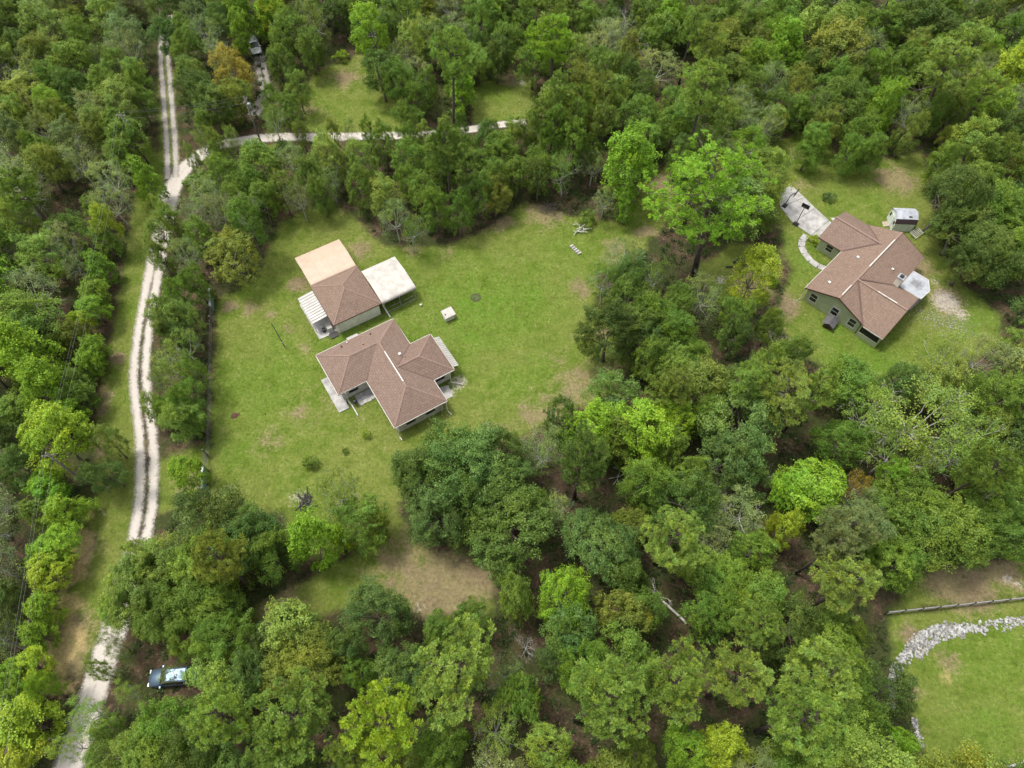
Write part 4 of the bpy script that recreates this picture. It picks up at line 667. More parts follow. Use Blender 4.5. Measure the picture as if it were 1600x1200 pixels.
G|73.4|61.2|1.88|6.8|0.218,0.311,0.093|grey-green sparse mossy tree at the right edge beside the green-walled house|at the right edge beside the green-walled house
G|22.6|2.6|1.80|7.1|0.235,0.296,0.103|grey-green sparse mossy tree in the pines at lower right|in the pines at lower right
L|82.4|135.4|2.43|8.5|0.102,0.172,0.028|dark green upright leafy tree in the top right corner, rightmost one|in the top right corner
M|3.9|81.7|1.96|8.5|0.107,0.163,0.026|dark green bushy leafy tree in the stand above the lawn edge|in the stand above the lawn edge
O|-18.8|103.6|2.30|8.9|0.125,0.233,0.028|mid-green rounded broad-crowned tree right of the small top clearing|right of the small top clearing
M|48.0|45.7|1.90|8.7|0.119,0.219,0.049|blue-green bushy leafy tree in the woods at right centre|in the woods at right centre
O|-76.9|131.4|2.42|8.0|0.156,0.249,0.032|mid-green rounded broad-crowned tree in the woods at the top left corner, rightmost one|in the woods at the top left corner
M|-68.1|52.7|2.01|7.6|0.101,0.172,0.030|dark green bushy leafy tree at the left edge across from the house, leftmost one|at the left edge across from the house
M|89.4|104.8|1.74|7.3|0.211,0.289,0.037|olive-green bushy leafy tree in the top right corner, rightmost one|in the top right corner
L|-93.5|133.1|2.54|9.5|0.195,0.280,0.039|olive-green upright leafy tree in the woods at the top left corner|in the woods at the top left corner
O|1.2|134.9|2.25|7.0|0.108,0.182,0.029|dark green rounded broad-crowned tree in the top centre woods|in the top centre woods
M|40.2|125.6|1.98|7.1|0.227,0.366,0.057|pale green bushy leafy tree in the woods at upper right of centre|in the woods at upper right of centre
L|-86.0|114.6|1.98|7.6|0.099,0.177,0.029|dark green upright leafy tree in the woods at the top left corner|in the woods at the top left corner
M|65.5|130.7|2.24|7.9|0.210,0.378,0.024|bright green bushy leafy tree in the top right woods, rightmost one|in the top right woods
M|-58.0|116.5|1.98|8.2|0.147,0.258,0.033|mid-green bushy leafy tree between the two tracks at top left, leftmost one|between the two tracks at top left
M|-44.3|126.0|1.74|7.6|0.107,0.189,0.038|blue-green bushy leafy tree in the woods above the top clearing|in the woods above the top clearing
M|-71.7|87.4|1.98|7.8|0.135,0.233,0.029|mid-green bushy leafy tree in the woods left of the track junction|in the woods left of the track junction
L|70.3|58.1|2.26|8.7|0.114,0.199,0.045|blue-green upright leafy tree at the right edge beside the green-walled house|at the right edge beside the green-walled house
O|-56.5|113.6|2.29|8.9|0.138,0.226,0.027|mid-green rounded broad-crowned tree between the two tracks at top left|between the two tracks at top left
M|-11.8|87.6|2.40|7.5|0.135,0.224,0.028|mid-green bushy leafy tree in the grove above the workshop, rightmost one|in the grove above the workshop
G|67.6|134.2|2.09|7.5|0.233,0.324,0.111|grey-green sparse mossy tree in the top right woods, sixth from left|in the top right woods
M|-14.7|103.6|1.73|8.5|0.144,0.242,0.026|mid-green bushy leafy tree right of the small top clearing, fifth from left|right of the small top clearing
O|43.2|114.8|2.30|7.8|0.162,0.207,0.032|olive-green rounded broad-crowned tree in the woods at upper right of centre|in the woods at upper right of centre
M|3.9|12.3|1.71|7.1|0.098,0.164,0.039|blue-green bushy leafy tree at bottom centre|at bottom centre
L|-63.7|133.7|2.42|9.5|0.080,0.133,0.023|dark green upright leafy tree between the two tracks at top left, leftmost one|between the two tracks at top left
O|64.8|40.4|2.05|7.0|0.114,0.215,0.044|blue-green rounded broad-crowned tree in the woods at right centre|in the woods at right centre
O|-27.1|132.3|2.59|9.2|0.087,0.143,0.023|dark green rounded broad-crowned tree right of the small top clearing|right of the small top clearing
G|78.3|105.3|2.00|7.7|0.232,0.278,0.096|grey-green sparse mossy tree in the top right corner, fourth from left|in the top right corner
L|56.9|39.0|2.03|7.6|0.194,0.266,0.038|olive-green upright leafy tree in the woods at right centre|in the woods at right centre
O|-52.5|120.0|2.02|8.0|0.117,0.207,0.043|blue-green rounded broad-crowned tree between the two tracks at top left|between the two tracks at top left
M|5.9|40.5|1.78|7.7|0.079,0.144,0.022|dark green bushy leafy tree below the lawn edge|below the lawn edge
G|-62.4|67.6|2.18|8.7|0.255,0.294,0.105|grey-green sparse mossy tree at the left edge beside the wires, second from left|at the left edge beside the wires
G|42.7|102.9|2.43|8.8|0.207,0.300,0.099|grey-green sparse mossy tree behind the green-walled house, leftmost one|behind the green-walled house
G|-16.3|107.3|2.17|6.9|0.252,0.309,0.106|grey-green sparse mossy tree right of the small top clearing, fourth from left|right of the small top clearing
L|0.8|82.7|1.98|7.0|0.130,0.214,0.028|mid-green upright leafy tree in the stand above the lawn edge|in the stand above the lawn edge
G|-0.6|11.4|1.75|7.5|0.219,0.291,0.084|grey-green sparse mossy tree at bottom centre left|at bottom centre left
M|-65.4|92.1|2.32|9.3|0.198,0.272,0.045|pale green bushy leafy tree in the woods left of the track junction, rightmost one|in the woods left of the track junction
O|-29.9|4.9|2.56|9.2|0.090,0.147,0.024|dark green rounded broad-crowned tree at the bottom beside the parked car|at the bottom beside the parked car
G|26.1|58.8|2.57|7.7|0.200,0.270,0.081|grey-green sparse mossy tree left of the green-walled house|left of the green-walled house
M|84.1|113.5|1.84|7.2|0.215,0.363,0.028|bright green bushy leafy tree in the top right corner|in the top right corner
O|-3.8|89.3|2.03|8.6|0.125,0.216,0.046|blue-green rounded broad-crowned tree in the grove above the lawn|in the grove above the lawn
M|27.7|32.1|1.75|6.8|0.121,0.217,0.046|blue-green bushy leafy tree in the lower right woods|in the lower right woods
G|26.0|128.0|1.76|7.2|0.207,0.255,0.089|grey-green sparse mossy tree top centre beside the grey dead branches, rightmost one|top centre beside the grey dead branches
G|-38.3|73.3|2.42|8.2|0.191,0.257,0.085|grey-green sparse mossy tree below the road at upper left lawn, leftmost one|below the road at upper left lawn
G|36.8|97.2|2.53|8.6|0.198,0.276,0.082|grey-green sparse mossy tree above the tall pine, third from left|above the tall pine
G|70.6|135.4|1.95|7.1|0.222,0.278,0.094|grey-green sparse mossy tree in the top right woods, eighth from left|in the top right woods
O|71.8|123.9|1.71|6.9|0.213,0.313,0.052|pale green rounded broad-crowned tree in the top right corner, leftmost one|in the top right corner
M|63.8|126.5|2.56|8.1|0.099,0.174,0.029|dark green bushy leafy tree in the top right woods, rightmost one|in the top right woods
M|42.3|94.5|1.91|7.8|0.252,0.353,0.056|pale green bushy leafy tree behind the green-walled house, leftmost one|behind the green-walled house
G|-81.5|104.1|1.97|6.9|0.183,0.234,0.081|grey-green sparse mossy tree in the woods at the top left corner, leftmost one|in the woods at the top left corner
G|50.4|99.8|1.78|6.5|0.222,0.292,0.102|grey-green sparse mossy tree behind the green-walled house, second from left|behind the green-walled house
M|51.0|134.8|2.16|8.4|0.100,0.175,0.031|dark green bushy leafy tree in the top right woods, leftmost one|in the top right woods
L|-78.2|90.9|1.80|8.3|0.191,0.260,0.081|grey-green upright leafy tree in the woods left of the track junction|in the woods left of the track junction
G|62.5|114.5|2.26|7.5|0.214,0.289,0.096|grey-green sparse mossy tree in the top right woods, seventh from left|in the top right woods
O|-92.3|115.0|2.35|8.5|0.222,0.269,0.041|olive-green rounded broad-crowned tree in the woods at the top left corner, leftmost one|in the woods at the top left corner
G|25.7|28.3|2.55|7.3|0.251,0.327,0.107|grey-green sparse mossy tree in the lower right woods|in the lower right woods
L|29.0|128.7|2.30|7.6|0.098,0.167,0.029|dark green upright leafy tree in the woods at upper right of centre|in the woods at upper right of centre
S|-43.5|85.7|1.57|2.1|0.108,0.189,0.041|blue-green low shrub below the road at upper left lawn|below the road at upper left lawn
O|-2.5|78.4|1.63|7.5|0.178,0.206,0.031|olive-green rounded broad-crowned tree in the grove above the lawn|in the grove above the lawn
G|40.1|29.8|1.50|6.3|0.194,0.269,0.083|grey-green sparse mossy tree near the orange-leaved sapling|near the orange-leaved sapling
S|-43.4|43.9|1.55|2.1|0.121,0.239,0.051|blue-green low shrub between the sandy track and the lawn fence, leftmost one|between the sandy track and the lawn fence
O|31.4|121.3|1.53|6.7|0.093,0.169,0.025|dark green rounded broad-crowned tree in the woods at upper right of centre|in the woods at upper right of centre
S|60.3|140.8|1.41|2.0|0.236,0.344,0.057|pale green low shrub in the top right woods, leftmost one|in the top right woods
S|-61.7|138.1|1.66|2.5|0.112,0.206,0.046|blue-green low shrub between the two tracks at top left|between the two tracks at top left
S|-54.8|137.9|1.81|2.4|0.093,0.164,0.026|dark green low shrub between the two tracks at top left|between the two tracks at top left
G|-62.4|87.7|1.47|6.2|0.261,0.299,0.098|grey-green sparse mossy tree in the woods left of the track junction, rightmost one|in the woods left of the track junction
S|84.7|87.1|1.62|2.4|0.130,0.234,0.049|blue-green low shrub at the right edge above the barn shed|at the right edge above the barn shed
S|30.2|136.4|1.72|2.7|0.160,0.218,0.032|olive-green low shrub in the woods at upper right of centre, leftmost one|in the woods at upper right of centre
S|-99.2|124.0|1.59|2.2|0.189,0.227,0.032|olive-green low shrub in the woods at the top left corner, second from left|in the woods at the top left corner
O|34.0|54.2|1.20|7.2|0.155,0.239,0.029|mid-green rounded broad-crowned tree left of the green-walled house|left of the green-walled house
S|-70.8|136.2|1.73|2.4|0.149,0.246,0.030|mid-green low shrub in the woods at the top left corner, third from left|in the woods at the top left corner
S|-84.2|138.8|1.78|2.3|0.144,0.235,0.030|mid-green low shrub in the woods at the top left corner, second from left|in the woods at the top left corner
S|77.2|140.3|1.60|2.3|0.236,0.385,0.065|pale green low shrub in the top right corner, leftmost one|in the top right corner
G|13.8|77.8|1.66|6.3|0.229,0.296,0.095|grey-green sparse mossy tree in the stand above the lawn edge, rightmost one|in the stand above the lawn edge
S|66.5|141.2|1.89|2.3|0.160,0.275,0.033|mid-green low shrub in the top right woods, rightmost one|in the top right woods
O|-74.7|87.9|1.39|7.8|0.138,0.235,0.028|mid-green rounded broad-crowned tree in the woods left of the track junction|in the woods left of the track junction
S|43.8|140.9|1.34|1.9|0.215,0.299,0.053|pale green low shrub in the woods at upper right of centre|in the woods at upper right of centre
S|93.3|139.0|1.32|1.7|0.215,0.260,0.039|olive-green low shrub in the top right corner|in the top right corner
S|-66.1|51.3|1.24|1.8|0.093,0.146,0.023|dark green low shrub at the left edge across from the house|at the left edge across from the house
S|-49.7|0.5|1.84|2.5|0.146,0.222,0.030|mid-green low shrub in the bottom left corner|in the bottom left corner
G|-61.3|64.6|1.56|6.8|0.235,0.313,0.103|grey-green sparse mossy tree at the left edge beside the wires, rightmost one|at the left edge beside the wires
S|-36.3|1.1|1.35|2.1|0.106,0.184,0.038|blue-green low shrub at the bottom beside the parked car|at the bottom beside the parked car
O|74.5|113.2|1.41|6.9|0.145,0.261,0.029|mid-green rounded broad-crowned tree in the top right corner, second from left|in the top right corner
G|84.1|132.2|1.34|6.5|0.251,0.330,0.101|grey-green sparse mossy tree in the top right corner, third from left|in the top right corner
S|-49.4|84.6|1.73|2.3|0.161,0.260,0.036|mid-green low shrub beside the sandy track bend|beside the sandy track bend
O|-6.2|115.0|1.50|7.2|0.108,0.201,0.042|blue-green rounded broad-crowned tree right of the small top clearing|right of the small top clearing
O|-94.5|129.2|1.81|6.5|0.138,0.221,0.027|mid-green rounded broad-crowned tree in the woods at the top left corner, second from left|in the woods at the top left corner
O|6.5|111.5|1.62|7.4|0.205,0.356,0.025|bright green rounded broad-crowned tree in the top centre woods|in the top centre woods
S|74.7|129.3|1.73|2.5|0.136,0.242,0.030|mid-green low shrub in the top right corner, leftmost one|in the top right corner
O|-46.6|9.9|1.22|7.5|0.206,0.356,0.026|bright green rounded broad-crowned tree in the bottom left corner|in the bottom left corner
S|-47.7|140.5|1.39|1.9|0.134,0.221,0.027|mid-green low shrub in the woods above the top clearing, leftmost one|in the woods above the top clearing
G|-11.2|134.4|1.76|6.7|0.229,0.298,0.093|grey-green sparse mossy tree right of the small top clearing, sixth from left|right of the small top clearing
S|101.5|129.4|1.61|2.2|0.130,0.233,0.030|mid-green low shrub in the top right corner, rightmost one|in the top right corner
S|-70.6|49.7|1.75|2.5|0.189,0.297,0.021|bright green low shrub at the left edge across from the house|at the left edge across from the house
S|-47.2|59.7|1.39|1.9|0.109,0.194,0.043|blue-green low shrub between the sandy track and the lawn fence, rightmost one|between the sandy track and the lawn fence
S|-65.8|139.2|1.81|2.4|0.258,0.398,0.060|pale green low shrub between the two tracks at top left|between the two tracks at top left
S|-71.9|141.8|1.84|2.3|0.149,0.231,0.028|mid-green low shrub in the woods at the top left corner, rightmost one|in the woods at the top left corner
S|-105.2|136.6|1.48|1.9|0.191,0.274,0.036|olive-green low shrub in the woods at the top left corner, leftmost one|in the woods at the top left corner
S|-104.6|139.6|1.72|2.7|0.152,0.251,0.029|mid-green low shrub in the woods at the top left corner, leftmost one|in the woods at the top left corner
O|69.7|91.7|1.23|6.0|0.207,0.257,0.036|olive-green rounded broad-crowned tree at the right edge above the barn shed|at the right edge above the barn shed
S|-85.1|101.9|1.28|1.8|0.169,0.267,0.034|mid-green low shrub in the woods left of the track junction|in the woods left of the track junction
S|-37.0|91.5|1.88|2.4|0.088,0.150,0.025|dark green low shrub below the road at upper left lawn|below the road at upper left lawn
O|38.7|23.9|1.26|7.5|0.131,0.236,0.026|mid-green rounded broad-crowned tree left of the fence corner, leftmost one|left of the fence corner
G|65.7|81.1|1.40|6.9|0.257,0.307,0.099|grey-green sparse mossy tree at the right edge above the barn shed, leftmost one|at the right edge above the barn shed
S|80.8|101.9|1.26|2.0|0.144,0.260,0.031|mid-green low shrub at the right edge above the barn shed|at the right edge above the barn shed
S|-52.3|9.6|1.61|2.6|0.214,0.282,0.038|olive-green low shrub in the bottom left corner, rightmost one|in the bottom left corner
S|72.4|140.1|1.37|2.3|0.220,0.310,0.055|pale green low shrub in the top right woods, rightmost one|in the top right woods
S|69.4|139.5|1.35|2.2|0.080,0.135,0.024|dark green low shrub in the top right woods|in the top right woods
S|-41.7|71.2|1.90|2.9|0.132,0.225,0.047|blue-green low shrub beside the sandy track bend|beside the sandy track bend
G|59.4|117.0|1.51|6.4|0.235,0.295,0.105|grey-green sparse mossy tree in the top right woods, third from left|in the top right woods
O|2.6|29.5|1.33|7.0|0.133,0.222,0.029|mid-green rounded broad-crowned tree below the lawn edge|below the lawn edge
S|-55.8|13.6|1.22|1.8|0.188,0.235,0.033|olive-green low shrub in the bottom left corner, leftmost one|in the bottom left corner
S|86.6|126.9|1.23|2.0|0.204,0.294,0.054|pale green low shrub in the top right corner, rightmost one|in the top right corner
O|62.1|110.6|1.33|6.4|0.159,0.318,0.021|bright green rounded broad-crowned tree in the top right woods|in the top right woods
S|-47.6|79.8|1.47|2.2|0.201,0.310,0.052|pale green low shrub beside the sandy track bend|beside the sandy track bend
S|11.4|137.4|1.64|2.4|0.195,0.378,0.026|bright green low shrub in the top centre woods|in the top centre woods
S|51.4|140.5|1.27|1.7|0.169,0.309,0.022|bright green low shrub in the top right woods|in the top right woods
S|17.6|68.1|1.76|2.4|0.116,0.215,0.048|blue-green low shrub in the thicket right of the lawn|in the thicket right of the lawn
G|-37.9|123.0|1.40|7.5|0.223,0.300,0.095|grey-green sparse mossy tree in the woods above the top clearing, second from left|in the woods above the top clearing
O|90.6|135.2|1.38|6.5|0.235,0.363,0.060|pale green rounded broad-crowned tree in the top right corner, rightmost one|in the top right corner
G|-26.1|14.7|1.60|6.3|0.180,0.248,0.075|grey-green sparse mossy tree below the brown bare ground|below the brown bare ground
S|33.3|108.6|1.83|2.3|0.087,0.137,0.023|dark green low shrub above the tall pine|above the tall pine
S|38.2|142.2|1.28|1.9|0.184,0.247,0.038|olive-green low shrub in the woods at upper right of centre, rightmost one|in the woods at upper right of centre
G|64.7|122.4|1.26|6.6|0.203,0.255,0.088|grey-green sparse mossy tree in the top right woods, fifth from left|in the top right woods
S|82.7|139.1|1.47|2.3|0.134,0.230,0.025|mid-green low shrub in the top right corner, second from left|in the top right corner
S|-32.9|0.9|1.59|2.3|0.081,0.148,0.023|dark green low shrub at the bottom beside the parked car|at the bottom beside the parked car
S|-21.3|139.0|1.71|2.3|0.209,0.280,0.051|pale green low shrub right of the small top clearing|right of the small top clearing
S|-33.4|142.2|1.40|2.2|0.141,0.240,0.028|mid-green low shrub in the woods above the top clearing, rightmost one|in the woods above the top clearing
O|73.3|68.5|1.86|7.0|0.235,0.356,0.054|pale green rounded broad-crowned tree at the right edge beside the green-walled house|at the right edge beside the green-walled house
G|-70.8|110.7|1.65|7.8|0.232,0.302,0.093|grey-green sparse mossy tree in the woods at the top left corner, fifth from left|in the woods at the top left corner
S|-80.3|138.0|1.46|2.4|0.176,0.246,0.034|olive-green low shrub in the woods at the top left corner, rightmost one|in the woods at the top left corner
S|51.5|128.6|1.67|2.4|0.140,0.237,0.030|mid-green low shrub in the top right woods, leftmost one|in the top right woods
S|-61.0|141.4|1.80|2.7|0.159,0.262,0.032|mid-green low shrub between the two tracks at top left|between the two tracks at top left
S|25.0|102.2|1.51|1.9|0.209,0.243,0.037|olive-green low shrub above the tall pine|above the tall pine
'''
CLEAR=[[(-35.92, 31.85), (-38.94, 44.19), (-42.2, 61.92), (-37.3, 66.02), (-35.49, 77.39), (-28.19, 81.9), (-19.23, 72.18), (-9.61, 72.18), (-3.43, 76.07), (2.01, 81.48), (9.89, 78.06), (19.65, 76.73), (20.13, 71.55), (12.16, 66.62), (12.26, 60.78), (16.05, 52.12), (13.04, 46.6), (7.45, 43.72), (0.0, 39.58), (-8.05, 38.68), (-13.84, 31.03), (-11.94, 26.3), (-2.2, 23.29), (-2.13, 18.29), (-11.34, 18.29), (-18.52, 18.98), (-26.58, 16.24), (-29.78, 18.29), (-17.83, 25.53), (-23.66, 24.78), (-27.54, 30.22), (-32.28, 31.03)], [(40.13, 92.43), (48.69, 97.92), (56.19, 89.1), (67.82, 93.2), (65.19, 79.42), (64.3, 70.29), (65.08, 65.42), (68.61, 59.65), (66.48, 53.68), (58.49, 50.58), (51.19, 49.06), (43.51, 49.06), (38.6, 54.21), (37.25, 58.54), (40.93, 67.83), (40.73, 71.55), (41.6, 83.58)], [(22.77, 87.92), (27.18, 90.15), (25.88, 79.42), (20.25, 72.82), (15.53, 74.11)], [(27.29, 67.83), (33.75, 72.82), (40.25, 71.55), (36.32, 60.78), (29.23, 61.92)], [(-35.78, 113.38), (-28.33, 119.0), (-23.75, 114.3), (-16.23, 97.92), (-17.23, 96.8), (-34.62, 97.92), (-36.73, 104.55)], [(-7.37, 108.88), (0.0, 114.67), (4.0, 110.66), (3.28, 100.36), (-6.55, 100.04)], [(-61.46, 96.33), (-56.06, 89.4), (-53.34, 70.29), (-51.64, 56.35), (-50.06, 48.07), (-46.5, 38.68), (-44.98, 30.22), (-44.1, 22.55), (-44.56, 15.57), (-46.35, 11.36), (-48.79, 12.0), (-50.22, 18.98), (-50.39, 26.3), (-50.46, 32.67), (-53.68, 43.25), (-54.65, 52.12), (-57.12, 67.83), (-59.1, 80.79)], [(41.69, 18.29), (58.18, 20.25), (53.02, 1.67), (40.71, 1.67), (41.93, 6.79), (40.68, 11.68)], [(45.67, 22.92), (55.93, 24.03), (59.89, 24.78), (58.18, 20.25), (42.23, 18.43)], [(-44.82, 94.75), (-37.27, 94.28), (-38.55, 89.4), (-43.01, 90.9)], [(-44.59, 36.92), (-38.01, 39.58), (-36.13, 31.03), (-42.07, 30.22)], [(-57.31, 89.4), (-65.17, 119.0), (-62.81, 119.0), (-54.18, 89.4)]]
OCHRE=[(-50.8, 26.3, 1.9, 1.0), (-49.9, 19.0, 2.1, 1.0), (-48.9, 14.3, 2.3, 1.0), (-47.7, 15.6, 2.1, 0.8), (-50.9, 30.2, 1.2, 0.9), (-47.9, 11.1, 1.7, 0.8), (-52.6, 39.6, 1.1, 0.7), (-54.0, 47.1, 1.0, 0.6), (-50.3, 22.6, 1.7, 1.0), (45.8, 11.7, 1.2, 0.5), (-39.0, 33.5, 1.1, 0.4)]
DRY=[(-40.0, 61.0, 1.5, 0.7), (-37.2, 60.6, 1.5, 0.65), (-34.3, 59.4, 1.4, 0.55), (-31.1, 56.9, 1.4, 0.55), (-28.4, 53.7, 1.3, 0.5), (6.1, 52.1, 2.6, 0.4), (9.3, 56.3, 1.8, 0.45), (-1.6, 42.3, 3.3, 0.4), (2.5, 43.3, 2.9, 0.55), (12.4, 56.3, 1.8, 0.6), (8.5, 47.6, 4.2, 0.6), (4.2, 44.2, 4.2, 0.5), (12.8, 49.6, 3.0, 0.65), (-3.0, 78.1, 3.5, 0.8), (5.0, 79.4, 4.0, 0.7), (9.7, 64.2, 2.3, 0.6), (15.4, 72.2, 2.4, 0.6), (-13.2, 24.0, 4.4, 0.6), (-8.0, 21.5, 5.1, 0.9), (-4.4, 22.6, 3.3, 1.0), (-32.5, 83.6, 2.5, 0.5), (-30.7, 39.6, 2.8, 0.5), (-26.6, 44.2, 4.2, 0.4), (-25.5, 80.8, 2.5, 0.6), (-22.5, 71.5, 2.4, 0.6), (-31.1, 64.8, 1.7, 0.8), (-15.3, 71.5, 2.4, 0.5), (-9.5, 70.3, 1.9, 0.5), (-19.9, 44.2, 3.3, 0.35), (61.7, 86.5, 3.6, 0.8), (62.1, 61.9, 2.9, 0.8), (38.6, 60.8, 3.2, 0.7), (47.0, 85.0, 2.6, 0.4), (60.2, 67.8, 2.4, 0.7), (-52.3, 38.7, 1.8, 0.9), (-50.5, 25.5, 2.6, 1.0), (-49.1, 15.6, 3.5, 1.0), (-53.8, 52.1, 1.4, 0.8), (-47.7, 12.3, 2.0, 1.0), (-54.0, 44.2, 1.5, 0.9), (-53.3, 46.1, 1.3, 0.8), (51.1, 22.9, 4.4, 1.0), (43.9, 15.6, 1.9, 0.7), (55.8, 23.7, 2.9, 0.9), (-29.9, 112.5, 4.0, 0.6), (0.0, 113.4, 3.5, 0.9), (-35.5, 103.7, 2.8, 0.5), (24.6, 85.7, 2.6, 0.9), (34.4, 65.4, 3.3, 0.8), (20.5, 75.4, 2.0, 0.7), (-39.0, 33.5, 2.0, 0.6), (-34.8, 31.8, 1.9, 0.5), (41.7, 10.4, 1.3, 0.7), (46.7, 13.6, 1.7, 0.6), (-25.6, 19.0, 2.8, 0.8), (-36.3, 60.8, 2.3, 0.3), (-35.6, 52.1, 2.6, 0.25), (-9.8, 76.7, 2.9, 0.4), (52.1, 72.8, 2.9, 0.2), (47.0, 92.4, 2.6, 0.5), (-38.5, 31.4, 2.3, 0.7), (-60.4, 83.6, 1.2, 0.7)]
LUSH=[(-7.3, 60.8, 8.2, 0.9), (3.7, 63.1, 5.5, 0.8), (-15.3, 48.1, 3.4, 0.6), (-32.2, 48.1, 5.1, 0.6), (7.7, 72.8, 3.9, 0.6), (51.3, 11.1, 4.1, 0.7), (-0.9, 61.9, 7.3, 0.9), (-9.2, 64.2, 4.2, 0.7), (-5.3, 56.3, 4.4, 0.9), (-21.3, 56.3, 4.4, 1.0), (-12.4, 56.3, 3.5, 1.0), (-17.4, 44.2, 2.5, 0.6), (-32.5, 54.2, 2.6, 0.4), (-33.2, 44.2, 4.2, 0.5), (-35.6, 48.1, 3.4, 0.5), (-34.6, 38.7, 2.3, 0.9), (1.7, 49.1, 4.3, 0.6), (7.5, 67.8, 3.3, 0.6), (47.7, 52.1, 4.8, 1.0), (65.1, 57.4, 3.6, 0.8), (44.6, 57.4, 2.7, 1.0), (42.6, 69.1, 2.4, 0.7), (53.0, 93.2, 4.2, 0.7), (53.8, 83.6, 3.0, 0.5), (-54.0, 60.8, 1.3, 0.8), (-55.7, 70.3, 1.3, 0.7), (47.7, 12.3, 2.0, 0.7), (48.9, 8.0, 4.6, 0.7), (54.3, 15.6, 2.1, 0.6), (46.7, 15.6, 1.4, 0.6), (-2.2, 107.1, 2.8, 0.7), (-39.2, 93.2, 2.6, 0.7), (56.5, 82.2, 1.5, 0.7), (-43.1, 40.5, 0.8, 0.6), (46.9, 21.1, 2.9, 0.4), (-14.8, 64.2, 2.8, 0.6), (-58.4, 89.4, 1.0, 0.8)]
SAND=[(-26.1, 32.0, 1.5, 0.55), (-25.6, 32.7, 0.9, 0.5), (-7.1, 48.3, 1.3, 0.8), (-8.0, 46.6, 0.8, 0.7), (61.9, 61.7, 2.2, 0.9), (61.4, 65.4, 1.1, 0.6), (63.2, 59.7, 1.6, 0.7), (30.3, 65.7, 1.1, 0.7), (56.4, 22.2, 0.7, 0.9), (57.6, 21.5, 0.6, 0.8), (-39.4, 31.8, 1.2, 0.7), (-38.0, 32.7, 1.1, 0.7), (1.7, 110.7, 1.1, 0.7), (-49.2, 33.5, 1.1, 0.5), (-34.3, 33.3, 0.8, 0.6), (35.9, 56.3, 1.2, 0.6), (33.2, 53.7, 0.9, 0.5), (-49.0, 30.2, 0.8, 0.5), (-13.9, 22.6, 0.6, 0.3), (-10.3, 19.0, 0.9, 0.6), (46.8, 17.3, 0.7, 0.3), (40.8, 6.2, 0.8, 0.5), (45.1, 8.6, 0.6, 0.4), (-37.2, 65.4, 0.6, 0.3), (40.2, 61.9, 1.4, 0.4), (32.1, 52.1, 1.0, 0.5)]
ROADS=[[(-44.98, -1.53), (-44.22, 3.34), (-44.04, 6.2), (-43.88, 11.05), (-43.6, 16.58), (-43.58, 23.29), (-43.49, 27.84), (-44.4, 33.5), (-45.86, 38.68), (-47.41, 43.25), (-49.47, 48.07), (-50.73, 53.68), (-51.75, 60.78), (-52.38, 66.62), (-53.18, 74.11), (-54.24, 82.18), (-53.69, 88.21), (-51.54, 92.43), (-48.52, 94.59), (-45.0, 95.69), (-39.78, 96.49), (-32.23, 96.33), (-25.82, 96.64), (-17.23, 96.8), (-10.8, 97.44), (-5.43, 98.73), (0.0, 100.04), (3.83, 100.36)], [(-54.52, 85.73), (-55.25, 89.1), (-57.07, 95.54), (-59.55, 103.7), (-61.64, 110.66), (-63.62, 117.1), (-65.23, 123.88), (-66.82, 132.1)], [(-44.73, 101.02), (-44.07, 103.36), (-43.38, 106.26), (-43.4, 108.88), (-44.8, 112.83), (-46.28, 117.1), (-47.53, 121.91)]]
RIP=[[(59.5, 18.15), (56.54, 17.81), (53.59, 17.47), (51.74, 17.19)], [(51.95, 16.78), (49.14, 16.78), (47.08, 16.92), (45.07, 16.11), (42.88, 14.58), (40.95, 12.63), (39.97, 11.05)], [(49.52, 16.24), (47.56, 16.24), (45.51, 15.24), (43.29, 13.6)], [(40.14, 11.68), (39.51, 10.12), (39.58, 8.71)], [(41.5, 7.98), (41.44, 6.91), (41.5, 4.93)], [(56.41, 17.47), (53.28, 16.58)]]

# ------------------------------------------------------------------ materials
def newmat(name):
    m = bpy.data.materials.new(name); m.use_nodes = True
    n = m.node_tree; n.nodes.clear()
    out = n.nodes.new('ShaderNodeOutputMaterial')
    return m, n, out
def N(n, t, **kw):
    x = n.nodes.new(t)
    for k, v in kw.items():
        if k.startswith('i_'):
            key = k[2:]; key = int(key) if key.isdigit() else key.replace('_', ' ')
            x.inputs[key].default_value = v
        else: setattr(x, k, v)
    return x
def mixc(n, fac, a, b, mode='MIX'):
    m = n.nodes.new('ShaderNodeMix'); m.data_type = 'RGBA'; m.blend_type = mode
    for s, v in ((m.inputs[0], fac), (m.inputs[6], a), (m.inputs[7], b)):
        if isinstance(v, (tuple, float, int)): s.default_value = (v + (1,)) if isinstance(v, tuple) else v
        else: n.links.new(v, s)
    return m.outputs[2]
def math_(n, op, a, b=0.0, clamp=False):
    m = n.nodes.new('ShaderNodeMath'); m.operation = op; m.use_clamp = clamp
    for s, v in ((m.inputs[0], a), (m.inputs[1], b)):
        if isinstance(v, (float, int)): s.default_value = v
        else: n.links.new(v, s)
    return m.outputs[0]
def ramp(n, v, lo, hi):
    m = n.nodes.new('ShaderNodeMapRange'); m.interpolation_type = 'SMOOTHSTEP'
    n.links.new(v, m.inputs[0]); m.inputs[1].default_value = lo; m.inputs[2].default_value = hi
    return m.outputs[0]
def noise(n, scale, detail=3.0, rough=0.6, vec=None, dist=0.0):
    t = N(n, 'ShaderNodeTexNoise'); t.inputs['Scale'].default_value = scale; t.inputs['Detail'].default_value = detail
    t.inputs['Roughness'].default_value = rough; t.inputs['Distortion'].default_value = dist
    if vec is not None: n.links.new(vec, t.inputs['Vector'])
    return t.outputs[0]
def attr(n, name):
    t = N(n, 'ShaderNodeAttribute', attribute_name=name); return t.outputs['Fac']
